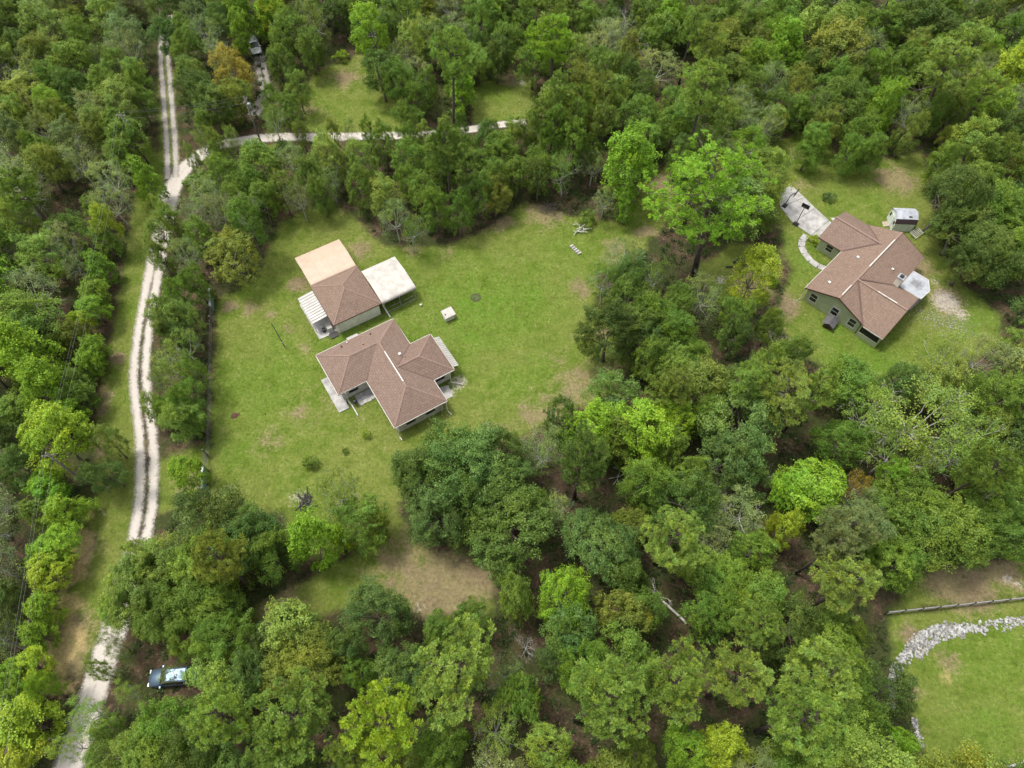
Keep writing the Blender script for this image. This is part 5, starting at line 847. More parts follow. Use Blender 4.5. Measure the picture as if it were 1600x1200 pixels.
def simple(name, col, rough=0.7, var=0.15, scale=2.0, metal=0.0, bump=0.0, bscale=20.0, spec=0.4, col2=None):
    m, n, out = newmat(name)
    p = N(n, 'ShaderNodeBsdfPrincipled'); p.inputs['Roughness'].default_value = rough; p.inputs['Metallic'].default_value = metal
    p.inputs['Specular IOR Level'].default_value = spec
    tc = N(n, 'ShaderNodeTexCoord').outputs['Object']
    f = noise(n, scale, 5, .65, tc)
    f2 = ramp(n, f, .3, .7)
    c2 = col2 or tuple(c * (1 - 2 * var) for c in col)
    c = mixc(n, f2, c2, tuple(min(1, c * (1 + var * .3)) for c in col))
    n.links.new(c, p.inputs['Base Color'])
    if bump:
        b = N(n, 'ShaderNodeBump'); b.inputs['Strength'].default_value = bump; b.inputs['Distance'].default_value = .03
        n.links.new(noise(n, bscale, 3, .6, tc), b.inputs['Height']); n.links.new(b.outputs[0], p.inputs['Normal'])
    n.links.new(p.outputs[0], out.inputs[0])
    return m

def leafmat(name, trans=0.38):
    m, n, out = newmat(name)
    oc = N(n, 'ShaderNodeObjectInfo').outputs['Color']
    lv = attr(n, 'lv')
    bright = math_(n, 'MULTIPLY_ADD', lv, 1.15); n.nodes[-1].inputs[2].default_value = .38
    mul = N(n, 'ShaderNodeVectorMath', operation='SCALE'); n.links.new(oc, mul.inputs[0]); n.links.new(bright, mul.inputs['Scale'])
    highlight = mixc(n, ramp(n, lv, .70, .95), mul.outputs[0], (.34, .40, .17)); n.nodes[-1]  # brightest leaves shift to a pale tone, a highlight painted into the colour
    c = mixc(n, .35, mul.outputs[0], highlight)
    hv = attr(n, 'hv')
    c = mixc(n, ramp(n, hv, .45, .95), c, mixc(n, 1.0, c, (1.28, 1.13, .72), 'MULTIPLY'))
    c = mixc(n, ramp(n, hv, .55, .05), c, mixc(n, 1.0, c, (.80, .94, 1.05), 'MULTIPLY'))
    d = N(n, 'ShaderNodeBsdfPrincipled'); d.inputs['Roughness'].default_value = .55; d.inputs['Specular IOR Level'].default_value = .25
    n.links.new(c, d.inputs['Base Color'])
    t = N(n, 'ShaderNodeBsdfTranslucent'); n.links.new(mixc(n, .4, c, (.16, .22, .02)), t.inputs['Color'])
    mx = N(n, 'ShaderNodeMixShader'); mx.inputs[0].default_value = trans
    n.links.new(d.outputs[0], mx.inputs[1]); n.links.new(t.outputs[0], mx.inputs[2]); n.links.new(mx.outputs[0], out.inputs[0])
    return m

def groundmat(name, gain=1.0, bumpy=True):
    m, n, out = newmat(name)
    pos = N(n, 'ShaderNodeNewGeometry').outputs['Position']
    n1 = noise(n, .09, 4, .6, pos); n2 = noise(n, .45, 5, .65, pos); n3 = noise(n, 2.6, 4, .7, pos); n4 = noise(n, 9.0, 3, .7, pos)
    n5 = noise(n, .22, 4, .6, pos, .6)
    g, dr, lu, sa = attr(n, 'grass'), attr(n, 'dry'), attr(n, 'lush'), attr(n, 'sand')
    # leaf litter and bare forest floor
    lit = mixc(n, ramp(n, n2, .35, .65), (.045, .034, .021), (.105, .073, .046))
    lit = mixc(n, ramp(n, n3, .52, .75), lit, (.16, .12, .08))
    lit = mixc(n, math_(n, 'MULTIPLY', ramp(n, n5, .42, .58), .85), lit, (.045, .062, .018))
    # lawn
    gr = mixc(n, ramp(n, n2, .3, .7), (.086, .142, .014), (.160, .200, .040))
    gr = mixc(n, math_(n, 'MULTIPLY', ramp(n, n1, .42, .62), .55), gr, (.172, .190, .048))
    luw = math_(n, 'MULTIPLY', lu, ramp(n, math_(n, 'ADD', n2, math_(n, 'MULTIPLY', n5, .6)), .62, .95))
    gr = mixc(n, math_(n, 'MULTIPLY', luw, .85), gr, (.092, .185, .016))
    drw = ramp(n, math_(n, 'ADD', math_(n, 'MULTIPLY', dr, .9), math_(n, 'MULTIPLY', math_(n, 'SUBTRACT', math_(n, 'ADD', math_(n, 'MULTIPLY', n2, .7), math_(n, 'MULTIPLY', n3, .5)), .6), 1.5)), .24, .60)
    dcol = mixc(n, ramp(n, n5, .4, .6), (.26, .205, .118), (.225, .160, .110))
    gr = mixc(n, math_(n, 'MULTIPLY', drw, .85), gr, dcol)
    spk = ramp(n, math_(n, 'ADD', n3, math_(n, 'MULTIPLY', n2, .5)), .86, 1.02)
    gr = mixc(n, math_(n, 'MULTIPLY', spk, .6), gr, (.27, .235, .135))
    n6 = noise(n, 1.1, 4, .7, pos)
    gr = mixc(n, math_(n, 'MULTIPLY', ramp(n, n6, .5, .72), .5), gr, (.205, .200, .075))
    gr = mixc(n, math_(n, 'MULTIPLY', ramp(n, n6, .5, .3), .4), gr, (.072, .105, .02))
    gm = ramp(n, math_(n, 'ADD', g, math_(n, 'MULTIPLY', math_(n, 'SUBTRACT', n2, .5), .7)), .30, .70)
    c = mixc(n, gm, lit, gr)
    oc = ramp(n, math_(n, 'ADD', attr(n, 'ochre'), math_(n, 'MULTIPLY', math_(n, 'SUBTRACT', n2, .5), 1.2)), .30, .70)
    c = mixc(n, math_(n, 'MULTIPLY', oc, .85), c, mixc(n, ramp(n, n6, .35, .65), (.45, .335, .165), (.37, .315, .125)))  # ochre dirt; the sunshine on the left verge is also painted into it
    sw = ramp(n, math_(n, 'ADD', sa, math_(n, 'MULTIPLY', math_(n, 'SUBTRACT', n3, .5), 1.3)), .35, .75)
    c = mixc(n, math_(n, 'MULTIPLY', sw, .8), c, (.40, .36, .31))
    fine = math_(n, 'MULTIPLY_ADD', math_(n, 'ADD', n3, n4), 1.25); n.nodes[-1].inputs[2].default_value = -.25
    sc_ = N(n, 'ShaderNodeVectorMath', operation='SCALE'); n.links.new(c, sc_.inputs[0])
    n.links.new(math_(n, 'MULTIPLY', fine, gain), sc_.inputs['Scale'])
    p = N(n, 'ShaderNodeBsdfPrincipled'); p.inputs['Roughness'].default_value = .95; p.inputs['Specular IOR Level'].default_value = .1
    n.links.new(sc_.outputs[0], p.inputs['Base Color'])
    if bumpy:
        b = N(n, 'ShaderNodeBump'); b.inputs['Strength'].default_value = .8; b.inputs['Distance'].default_value = .12
        n.links.new(math_(n, 'ADD', n3, n4), b.inputs['Height']); n.links.new(b.outputs[0], p.inputs['Normal'])
    n.links.new(p.outputs[0], out.inputs[0])
    return m

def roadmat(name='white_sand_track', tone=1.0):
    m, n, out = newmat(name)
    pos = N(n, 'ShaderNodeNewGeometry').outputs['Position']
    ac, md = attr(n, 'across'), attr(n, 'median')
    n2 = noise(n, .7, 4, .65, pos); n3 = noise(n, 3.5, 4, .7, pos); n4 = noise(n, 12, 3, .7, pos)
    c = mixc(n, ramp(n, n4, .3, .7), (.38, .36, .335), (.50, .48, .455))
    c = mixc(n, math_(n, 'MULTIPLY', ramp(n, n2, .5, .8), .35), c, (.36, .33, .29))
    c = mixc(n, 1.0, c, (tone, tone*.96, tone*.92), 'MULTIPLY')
    p = N(n, 'ShaderNodeBsdfPrincipled'); p.inputs['Roughness'].default_value = .95; p.inputs['Specular IOR Level'].default_value = .1
    n.links.new(c, p.inputs['Base Color'])
    b = N(n, 'ShaderNodeBump'); b.inputs['Strength'].default_value = .35; b.inputs['Distance'].default_value = .05
    n.links.new(n3, b.inputs['Height']); n.links.new(b.outputs[0], p.inputs['Normal'])
    ab = math_(n, 'ABSOLUTE', ac)
    jit = math_(n, 'MULTIPLY', math_(n, 'SUBTRACT', math_(n, 'ADD', math_(n, 'MULTIPLY', n2, .6), math_(n, 'MULTIPLY', n3, .6)), .6), .75)
    edge = ramp(n, math_(n, 'ADD', ab, jit), 1.0, .55)
    med = ramp(n, math_(n, 'ADD', ab, math_(n, 'MULTIPLY', jit, 1.0)), -.02, .36)
    med = math_(n, 'ADD', med, math_(n, 'SUBTRACT', 1.0, md), True)
    al = math_(n, 'MULTIPLY', edge, med)
    t = N(n, 'ShaderNodeBsdfTransparent'); mx = N(n, 'ShaderNodeMixShader')
    n.links.new(al, mx.inputs[0]); n.links.new(t.outputs[0], mx.inputs[1]); n.links.new(p.outputs[0], mx.inputs[2]); n.links.new(mx.outputs[0], out.inputs[0])
    return m

def shinglemat(name, c1, c2, stain=.42):
    m, n, out = newmat(name)
    uv = N(n, 'ShaderNodeUVMap').outputs[0]; tc = N(n, 'ShaderNodeTexCoord').outputs['Object']
    br = N(n, 'ShaderNodeTexBrick'); br.offset = .5
    br.inputs['Color1'].default_value = c1 + (1,); br.inputs['Color2'].default_value = c2 + (1,)
    br.inputs['Mortar'].default_value = tuple(x * .55 for x in c2) + (1,); br.inputs['Scale'].default_value = 1.0
    br.inputs['Mortar Size'].default_value = .03; br.inputs['Brick Width'].default_value = .5; br.inputs['Row Height'].default_value = .30
    br.inputs['Mortar Smooth'].default_value = .3; br.inputs['Bias'].default_value = 0.0
    n.links.new(uv, br.inputs['Vector'])
    c = mixc(n, .35, br.outputs[0], tuple((x + y) / 2 for x, y in zip(c1, c2)))
    nn = noise(n, .55, 5, .7, tc); n3 = noise(n, 5, 4, .7, tc)
    mp = N(n, 'ShaderNodeMapping'); mp.inputs['Scale'].default_value = (2.2, .22, 1); n.links.new(uv, mp.inputs['Vector'])
    streak = noise(n, 1.0, 4, .7, mp.outputs[0])
    c = mixc(n, math_(n, 'MULTIPLY', ramp(n, streak, .5, .75), stain), c, tuple(x * .5 for x in c1))
    c = mixc(n, math_(n, 'MULTIPLY', ramp(n, nn, .5, .75), stain), c, tuple(x * .55 for x in c1))
    c = mixc(n, math_(n, 'MULTIPLY', ramp(n, n3, .4, .7), .35), c, tuple(min(1, x * 1.35) for x in c1))
    p = N(n, 'ShaderNodeBsdfPrincipled'); p.inputs['Roughness'].default_value = .92; p.inputs['Specular IOR Level'].default_value = .15
    n.links.new(c, p.inputs['Base Color'])
    b = N(n, 'ShaderNodeBump'); b.inputs['Strength'].default_value = .5; b.inputs['Distance'].default_value = .02
    n.links.new(br.outputs['Fac'], b.inputs['Height']); b.invert = True; n.links.new(b.outputs[0], p.inputs['Normal'])
    n.links.new(p.outputs[0], out.inputs[0])
    return m

def sidingmat(name, col, pitch=.2):
    m, n, out = newmat(name)
    tc = N(n, 'ShaderNodeTexCoord').outputs['Object']
    wv = N(n, 'ShaderNodeTexWave', wave_type='BANDS', bands_direction='Z', wave_profile='SAW'); wv.inputs['Scale'].default_value = .314 / pitch; wv.inputs['Distortion'].default_value = 0
    n.links.new(tc, wv.inputs['Vector'])
    nn = noise(n, 1.2, 4, .6, tc)
    c = mixc(n, ramp(n, nn, .35, .7), tuple(x * .82 for x in col), col)
    p = N(n, 'ShaderNodeBsdfPrincipled'); p.inputs['Roughness'].default_value = .7
    n.links.new(c, p.inputs['Base Color'])
    b = N(n, 'ShaderNodeBump'); b.inputs['Strength'].default_value = .6; b.inputs['Distance'].default_value = .03
    n.links.new(wv.outputs[1], b.inputs['Height']); n.links.new(b.outputs[0], p.inputs['Normal']); n.links.new(p.outputs[0], out.inputs[0])
    return m

M = {}
M['leaf'] = leafmat('foliage'); M['needle'] = leafmat('pine_needles', .30)
M['ground'] = groundmat('ground_cover', .88); M['tuft'] = groundmat('grass_blades', 1.0, False)
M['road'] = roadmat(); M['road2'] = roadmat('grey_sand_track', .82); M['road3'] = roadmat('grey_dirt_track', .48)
M['shingle'] = shinglemat('brown_shingles', (.200, .143, .115), (.148, .104, .083))
M['shingle2'] = shinglemat('faded_brown_shingles', (.208, .147, .114), (.156, .109, .085))
M['shingle3'] = shinglemat('rust_brown_shingles', (.190, .133, .107), (.138, .096, .077), .55)
M['ridge'] = simple('ridge_cap_shingle', (.235, .162, .130), .9, .12, 4)
M['valley'] = simple('valley_flashing', (.12, .075, .062), .9, .1, 4)
M['bark'] = simple('grey_brown_bark', (.17, .145, .12), .95, .25, 3, bump=.6)
M['pinebark'] = simple('dark_pine_bark', (.10, .075, .06), .95, .25, 3, bump=.6)
M['palebark'] = simple('pale_grey_bark', (.46, .45, .42), .9, .2, 3)
M['dead'] = simple('weathered_dead_wood', (.50, .48, .45), .9, .2, 3)
M['white'] = simple('white_paint', (.52, .51, .48), .5, .14, 1.5)
M['whitemetal'] = simple('white_metal_roof', (.42, .40, .362), .5, .14, .8, spec=.4)
M['whitegap'] = simple('panel_seam_grey', (.30, .30, .34), .6, .1, 2)
M['tan'] = simple('tan_metal_roof', (.42, .315, .235), .55, .06, .7, spec=.45)
M['cream'] = simple('cream_stucco', (.66, .64, .55), .85, .10, 1.2)
M['greywall'] = simple('pale_grey_stucco', (.60, .57, .52), .85, .12, 1.2)
M['green'] = sidingmat('sage_green_siding', (.38, .42, .26))
M['concrete'] = simple('concrete', (.38, .37, .355), .9, .22, .8, bump=.2)
M['palecon'] = simple('pale_concrete', (.39, .38, .365), .9, .22, .8, bump=.2)
M['glass'] = simple('dark_window_glass', (.015, .018, .02), .08, .1, 1, spec=.6)
M['screen'] = simple('black_insect_screen', (.012, .012, .013), .6, .1, 1)
M['dark'] = simple('black_metal', (.02, .02, .022), .5, .1, 2)
M['steel'] = simple('galvanised_steel', (.42, .43, .45), .4, .12, 2, metal=.6)
M['gate'] = simple('green_painted_gate', (.16, .26, .23), .55, .15, 2)
M['pole'] = simple('weathered_pole', (.17, .15, .13), .9, .2, 2)
M['wood'] = simple('weathered_timber', (.36, .30, .24), .9, .2, 2)
M['brown'] = simple('brown_boards', (.10, .048, .035), .8, .2, 3)
M['darkroof'] = simple('charcoal_roof_felt', (.10, .095, .105), .85, .15, 4)
M['shedwall'] = simple('pale_grey_green_boards', (.62, .66, .60), .7, .08, 2)
M['maroon'] = simple('dark_maroon_boards', (.055, .035, .038), .7, .15, 3)
M['rock'] = simple('white_limestone', (.40, .395, .385), .9, .38, 3.0, bump=.3)
M['ash'] = simple('charred_wood', (.05, .045, .048), .95, .3, 5)
M['ashpale'] = simple('grey_ash', (.36, .34, .33), .95, .3, 3)
M['tyre'] = simple('tyre_rubber', (.02, .02, .02), .8, .1, 4)
M['rim'] = simple('alloy_rim', (.45, .46, .48), .3, .05, 3, metal=.8)
M['bluepaint'] = simple('silver_blue_car_paint', (.09, .14, .20), .35, .04, 1, metal=.5, spec=.6)
M['whitepaint'] = simple('white_car_paint', (.72, .74, .76), .25, .04, 1, spec=.6)
M['lamp'] = simple('lamp_lens', (.6, .6, .58), .15, .05, 3)
M['red'] = simple('red_lens', (.3, .02, .02), .2, .05, 3)
M['wire'] = simple('aluminium_wire', (.33, .34, .35), .5, .05, 1)

# ------------------------------------------------------------------ mesh helpers
class MB:
    def __init__(s): s.v = []; s.f = []
    def add(s, vs, fs):
        o = len(s.v); s.v += [tuple(map(float, p)) for p in vs]; s.f += [tuple(i + o for i in f) for f in fs]; return s
    def box(s, x0, y0, z0, x1, y1, z1):
        return s.add([(x0,y0,z0),(x1,y0,z0),(x1,y1,z0),(x0,y1,z0),(x0,y0,z1),(x1,y0,z1),(x1,y1,z1),(x0,y1,z1)],
                     [(3,2,1,0),(4,5,6,7),(0,1,5,4),(1,2,6,5),(2,3,7,6),(3,0,4,7)])
    def prism(s, poly, z0, z1):
        n = len(poly)
        return s.add([(x,y,z0) for x,y in poly] + [(x,y,z1) for x,y in poly],
                     [tuple(range(n-1,-1,-1)), tuple(range(n,2*n))] + [(i,(i+1)%n,n+(i+1)%n,n+i) for i in range(n)])
    def tube(s, pts, rad, n=6, cap=True):
        pts = [Vector(p) for p in pts]; rad = rad if hasattr(rad, '__len__') else [rad]*len(pts)
        vs, fs = [], []
        for i, p in enumerate(pts):
            d = (pts[min(i+1,len(pts)-1)] - pts[max(i-1,0)]).normalized()
            u = d.cross(Vector((0,0,1)) if abs(d.z) < .9 else Vector((1,0,0))).normalized(); q = d.cross(u)
            for k in range(n):
                a = 2*math.pi*k/n; vs.append(p + (u*math.cos(a) + q*math.sin(a))*rad[i])
        for i in range(len(pts)-1):
            for k in range(n): fs.append((i*n+k, i*n+(k+1)%n, (i+1)*n+(k+1)%n, (i+1)*n+k))
        if cap: fs += [tuple(range(n-1,-1,-1)), tuple(range((len(pts)-1)*n, len(pts)*n))]
        return s.add(vs, fs)
    def bar(s, p, q, w, h):          # rectangular bar between two points, w sideways, h upwards
        p, q = Vector(p), Vector(q); d = (q-p).normalized(); u = d.cross(Vector((0,0,1)))
        u = u.normalized() if u.length > 1e-4 else Vector((1,0,0)); n = u.cross(d).normalized()
        vs = [c + u*(a*w/2) + n*(b*h/2) for c in (p,q) for a,b in ((-1,-1),(1,-1),(1,1),(-1,1))]
        return s.add(vs, [(3,2,1,0),(4,5,6,7)] + [(i,(i+1)%4,4+(i+1)%4,4+i) for i in range(4)])
    def build(s, name, mat, parent=None, uv=False, loc=None, smooth=False):
        me = bpy.data.meshes.new(name); me.from_pydata(s.v, [], s.f); me.materials.append(M[mat] if isinstance(mat, str) else mat)
        if uv:
            l = me.uv_layers.new(name='UVMap')
            for p in me.polygons:
                nrm = p.normal; u = Vector((0,0,1)).cross(nrm)
                u = u.normalized() if u.length > 1e-3 else Vector((1,0,0)); v = nrm.cross(u)
                for li in p.loop_indices:
                    co = me.vertices[me.loops[li].vertex_index].co; l.data[li].uv = (co.dot(u), co.dot(v))
        if smooth:
            for p in me.polygons: p.use_smooth = True
        o = bpy.data.objects.new(name, me); COLL.objects.link(o)
        if parent is not None: o.parent = parent
        if loc is not None: o.location = loc
        return o
def tag(o, label, cat, group=None):
    o['label'] = label; o['category'] = cat
    if group: o['group'] = group
    return o
def struct(o): o['kind'] = 'structure'; return o
def thing(name, label, cat, loc=(0,0,0), rz=0.0, group=None):
    o = bpy.data.objects.new(name, None); COLL.objects.link(o); o.empty_display_size = .3
    o.location = loc; o.rotation_euler = (0,0,rz); return tag(o, label, cat, group)
def npmesh(name, verts, faces, mat, attrs=None):
    """verts (n,3) float array, faces (m,k) int array of constant k"""
    me = bpy.data.meshes.new(name); nv, nf, k = len(verts), len(faces), faces.shape[1]
    me.vertices.add(nv); me.vertices.foreach_set('co', verts.astype(np.float32).ravel())
    me.loops.add(nf*k); me.loops.foreach_set('vertex_index', faces.astype(np.int32).ravel())
    me.polygons.add(nf); me.polygons.foreach_set('loop_start', np.arange(0, nf*k, k, dtype=np.int32))
    me.update(calc_edges=True)
    for an, av in (attrs or {}).items():
        at = me.attributes.new(an, 'FLOAT', 'POINT'); at.data.foreach_set('value', np.asarray(av, np.float32))
    me.materials.append(M[mat] if isinstance(mat, str) else mat)
    return me
def link(name, me, parent=None):
    o = bpy.data.objects.new(name, me); COLL.objects.link(o)
    if parent is not None: o.parent = parent
    return o

# ------------------------------------------------------------------ ground zones
def inpoly(x, y, poly):
    c = np.zeros(x.shape, bool); n = len(poly)
    for i in range(n):
        x1, y1 = poly[i]; x2, y2 = poly[i-1]
        if y1 == y2: continue
        c ^= ((y1 > y) != (y2 > y)) & (x < (x2-x1)*(y-y1)/(y2-y1) + x1)
    return c
def polydist(x, y, poly, closed=True):
    d = np.full(x.shape, 1e9); n = len(poly)
    for i in range(0 if closed else 1, n):
        ax, ay = poly[i-1]; bx, by = poly[i]; L = (bx-ax)**2 + (by-ay)**2 + 1e-9
        t = np.clip(((x-ax)*(bx-ax) + (y-ay)*(by-ay))/L, 0, 1)
        d = np.minimum(d, np.hypot(x-ax-t*(bx-ax), y-ay-t*(by-ay)))
    return d
def ground_attrs(x, y):
    g = np.zeros(x.shape)
    for P in CLEAR:
        s = polydist(x, y, P)*np.where(inpoly(x, y, P), 1, -1)
        g = np.maximum(g, np.clip(.5 + s/3.5, 0, 1))
    def blobs(L):
        a = np.zeros(x.shape)
        for bx, by, r, s in L: a = np.maximum(a, s*np.exp(-((x-bx)**2 + (y-by)**2)/(1.2*r*r)))
        return a
    return dict(grass=g, dry=blobs(DRY), ochre=blobs(OCHRE), lush=blobs(LUSH), sand=blobs(SAND))
def axis(lo, hi, step, outer):
    return np.concatenate([-np.array(outer[::-1]) + lo, np.arange(lo, hi + 1e-6, step), hi + np.array(outer)])
out_ = [3, 8, 18, 40, 90, 200, 500, 1200, 2500]
gx, gy = axis(-112, 112, .7, out_), axis(-14, 150, .7, out_)
X, Y = np.meshgrid(gx, gy); nx, ny = len(gx), len(gy)
core = (np.abs(X) < 112) & (Y > -14) & (Y < 150)
Zg = np.where(core, .018*np.sin(X*1.7 + 2*np.sin(Y*.9))*np.cos(Y*1.3) + rng.normal(0, .008, X.shape), 0)
ii = (np.arange(ny-1)[:, None]*nx + np.arange(nx-1)[None]).ravel()
faces = np.stack([ii, ii+1, ii+nx+1, ii+nx], 1)
me = npmesh('ground', np.stack([X.ravel(), Y.ravel(), Zg.ravel()], 1), faces, 'ground', ground_attrs(X.ravel(), Y.ravel()))
struct(link('ground', me))

# tracks: ribbons of white sand with ragged, see-through edges
def smooth_path(P, step=.8):
    P = np.array(P, float); d = np.r_[0, np.cumsum(np.linalg.norm(np.diff(P, axis=0), axis=1))]
    s = np.arange(0, d[-1], step); Q = np.stack([np.interp(s, d, P[:,0]), np.interp(s, d, P[:,1])], 1)
    k = np.ones(9)/9
    pad = np.pad(Q, ((4,4),(0,0)), mode='edge'); Q = np.stack([np.convolve(pad[:,i], k, 'valid') for i in (0,1)], 1)
    return Q
def track(name, P, width, median, z, mat='road'):
    Q = smooth_path(P); T = np.gradient(Q, axis=0); T /= np.linalg.norm(T, axis=1)[:,None]; Nn = np.stack([-T[:,1], T[:,0]], 1)
    n = len(Q); ac = np.linspace(-1, 1, 9)
    wd = width(np.linspace(0,1,n)) if callable(width) else np.full(n, width)
    V = np.concatenate([np.c_[Q + Nn*(wd[:,None]/2)*a_, np.full(n, z)] for a_ in ac])
    A_ = np.repeat(ac, n); Md = np.tile(median(np.linspace(0,1,n)) if callable(median) else np.full(n, median), len(ac))
    F = np.concatenate([np.stack([np.arange(n-1)+k*n, np.arange(n-1)+1+k*n, np.arange(n-1)+1+(k+1)*n, np.arange(n-1)+(k+1)*n], 1) for k in range(8)])
    o = struct(link(name, npmesh(name, V, F, mat, dict(across=A_, median=Md)))); return o
o = track('sandy_track', ROADS[0], lambda t: np.interp(t, [0,.25,.42,.55,.7,1], [3.5,3.4,3.1,3.8,2.6,1.9]), lambda t: np.interp(t, [0,.12,.2,.36,.42,.5,1], [.2,.2,1,1,.9,.15,.1]), .055)
o['label'] = 'white sand driveway running up the left side'
o = track('two_rut_track', ROADS[1], 2.8, 1.0, .060, 'road2'); o['label'] = 'straight two-rut sandy track at top left'
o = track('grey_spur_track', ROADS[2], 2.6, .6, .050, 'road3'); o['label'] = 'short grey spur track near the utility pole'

# grass blades on the lawns (uncountable)
def scatter(n, test):
    px, py = rng.uniform(-100, 100, n), rng.uniform(2, 135, n)
    A_ = ground_attrs(px, py); dr_ = np.minimum(polydist(px, py, ROADS[0], False), polydist(px, py, ROADS[1], False))
    keep = test(A_, dr_) & (np.abs(px) < 60 + .36*py)
    return px[keep], py[keep], {k: v[keep] for k, v in A_.items()}
px, py, A_ = scatter(260000, lambda A, d: (A['grass'] > .55) & (d > 1.9) & (A['sand'] < .35))
n = len(px); h = rng.uniform(.05, .16, n)*(1 + .5*A_['lush']); ang = rng.uniform(0, 6.28, n); wdt = rng.uniform(.03, .07, n)
dx, dy = np.cos(ang), np.sin(ang); lean = rng.uniform(-.12, .12, (n, 2))
V = np.stack([np.c_[px-dx*wdt, py-dy*wdt, np.zeros(n)], np.c_[px+dx*wdt, py+dy*wdt, np.zeros(n)], np.c_[px+lean[:,0], py+lean[:,1], h]], 1).reshape(-1, 3)
g_o = link('lawn_grass', npmesh('lawn_grass', V, np.arange(3*n).reshape(-1,3), 'tuft', {k: np.repeat(v, 3) for k, v in A_.items()}))
g_o['kind'] = 'stuff'; g_o['label'] = 'short mown grass on the lawns'; g_o['category'] = 'grass'

# ------------------------------------------------------------------ tree prototypes
def unit(v): return v/np.maximum(np.linalg.norm(v, axis=-1, keepdims=True), 1e-6)
def rand_dirs(r, n): return unit(r.normal(size=(n, 3)))
def quads(r, C, Nn, S, asp=.7):
    n = len(C); t = unit(np.cross(Nn, rand_dirs(r, n))); b = np.cross(Nn, t)
    s = S[:,None]; V = np.stack([C - t*s*.5, C + b*s*asp*.5 + Nn*s*.08, C + t*s*.5, C - b*s*asp*.5 + Nn*s*.08], 1).reshape(-1, 3)
    return V, np.arange(4*n).reshape(-1, 4)
def lobed(r, Rr, zc, rz, nl, lobe, shape='dome', low=1.45):
    """lobe centres and radii filling a crown"""
    L = []; i = 0; ga = math.pi*(3 - math.sqrt(5))
    for k in range(nl):
        t = (k + .5)/nl
        if shape == 'dome':
            zz = 1 - low*t; rr = math.sqrt(max(0, 1 - min(1, zz*zz)))*.78
        elif shape == 'cone':
            zz = 1 - 2*t; rr = (.18 + .72*t**.8)*(1 if t < .85 else .8)*.85
        else:
            zz = .92 - 1.75*t + r.uniform(-.12, .12); rr = math.sqrt(max(0, 1 - zz*zz))*r.uniform(.3, .85)
        a_ = k*ga + r.uniform(-.4, .4)
        lr = Rr*lobe*r.uniform(.75, 1.25)
        L.append((np.array([rr*Rr*math.cos(a_)*r.uniform(.85,1.12), rr*Rr*math.sin(a_)*r.uniform(.85,1.12), zc + zz*rz*r.uniform(.75,.98)]), lr))
    return L
def crown_broad(seed, Rr=4., zc=6., rz=3.4, nl=12, lobe=.42, ns=8, nleaf=150, leaf=.30, shape='dome', keep=1., sub=.46, low=1.45):
    r = np.random.default_rng(seed); L = lobed(r, Rr, zc, rz, nl, lobe, shape, low)
    off = r.normal(0, .10*Rr, 2)
    C, Nn, LV, HV = [], [], [], []
    cc = np.array([0, 0, zc - .3*rz])
    for c, lr in L:
        c = c + np.r_[off*(c[2]-zc)/rz, 0]
        out = unit(c - cc)
        lb = r.uniform(-.14, .14); hb = r.normal(0, .13)
        for d in unit(rand_dirs(r, ns) + out*.55 + np.array([0, 0, .35])):
            if r.random() > keep: continue
            sr = lr*sub*r.uniform(.6, 1.4); sc_ = c + d*lr*r.uniform(.55, 1.15)
            n = int(nleaf*r.uniform(.6, 1.3)*(sr/(Rr*lobe*sub))**1.5)
            dd = unit(rand_dirs(r, n) + d*.35 + np.array([0, 0, .25]))
            p = dd*sr*(.3 + .95*r.random((n, 1))**.6)
            p = p + d*(p@d)[:,None]*r.uniform(-.2, .7); p[:,2] *= r.uniform(.5, .95)
            C.append(sc_ + p); Nn.append(unit(dd*.6 + rand_dirs(r, n)*.75 + np.array([0,0,.7])))
            LV.append(np.clip(.5 + lb + r.normal(0, .08) + r.normal(0, .2, n), 0, 1)); HV.append(np.clip(.5 + hb + r.normal(0, .12) + r.normal(0, .1, n), 0, 1))
    C, Nn, LV, HV = np.concatenate(C), np.concatenate(Nn), np.concatenate(LV), np.concatenate(HV)
    # break the round lobes: bend positions with slow waves, then thin the leaves in patches
    for k in range(4):
        kv = rand_dirs(r, 1)[0]*2*math.pi/r.uniform(1.3, 3.2)*(4./Rr); C = C + rand_dirs(r, 1)[0]*np.sin(C@kv + r.uniform(0, 6.28))[:,None]*.17*Rr/4.
    g = sum(np.sin(C@(rand_dirs(r, 1)[0]*2*math.pi/r.uniform(.7, 1.9)*(4./Rr)) + r.uniform(0, 6.28)) for k in range(5))
    m = g + r.normal(0, .5, len(C)) > -.85
    C, Nn, LV, HV = C[m], Nn[m], LV[m], HV[m]
    S = leaf*r.uniform(.6, 1.35, len(C))
    V, F = quads(r, C, Nn, S)
    V[:,2] = np.maximum(V[:,2], .06)
    return V, F, (np.repeat(LV, 4), np.repeat(HV, 4)), L
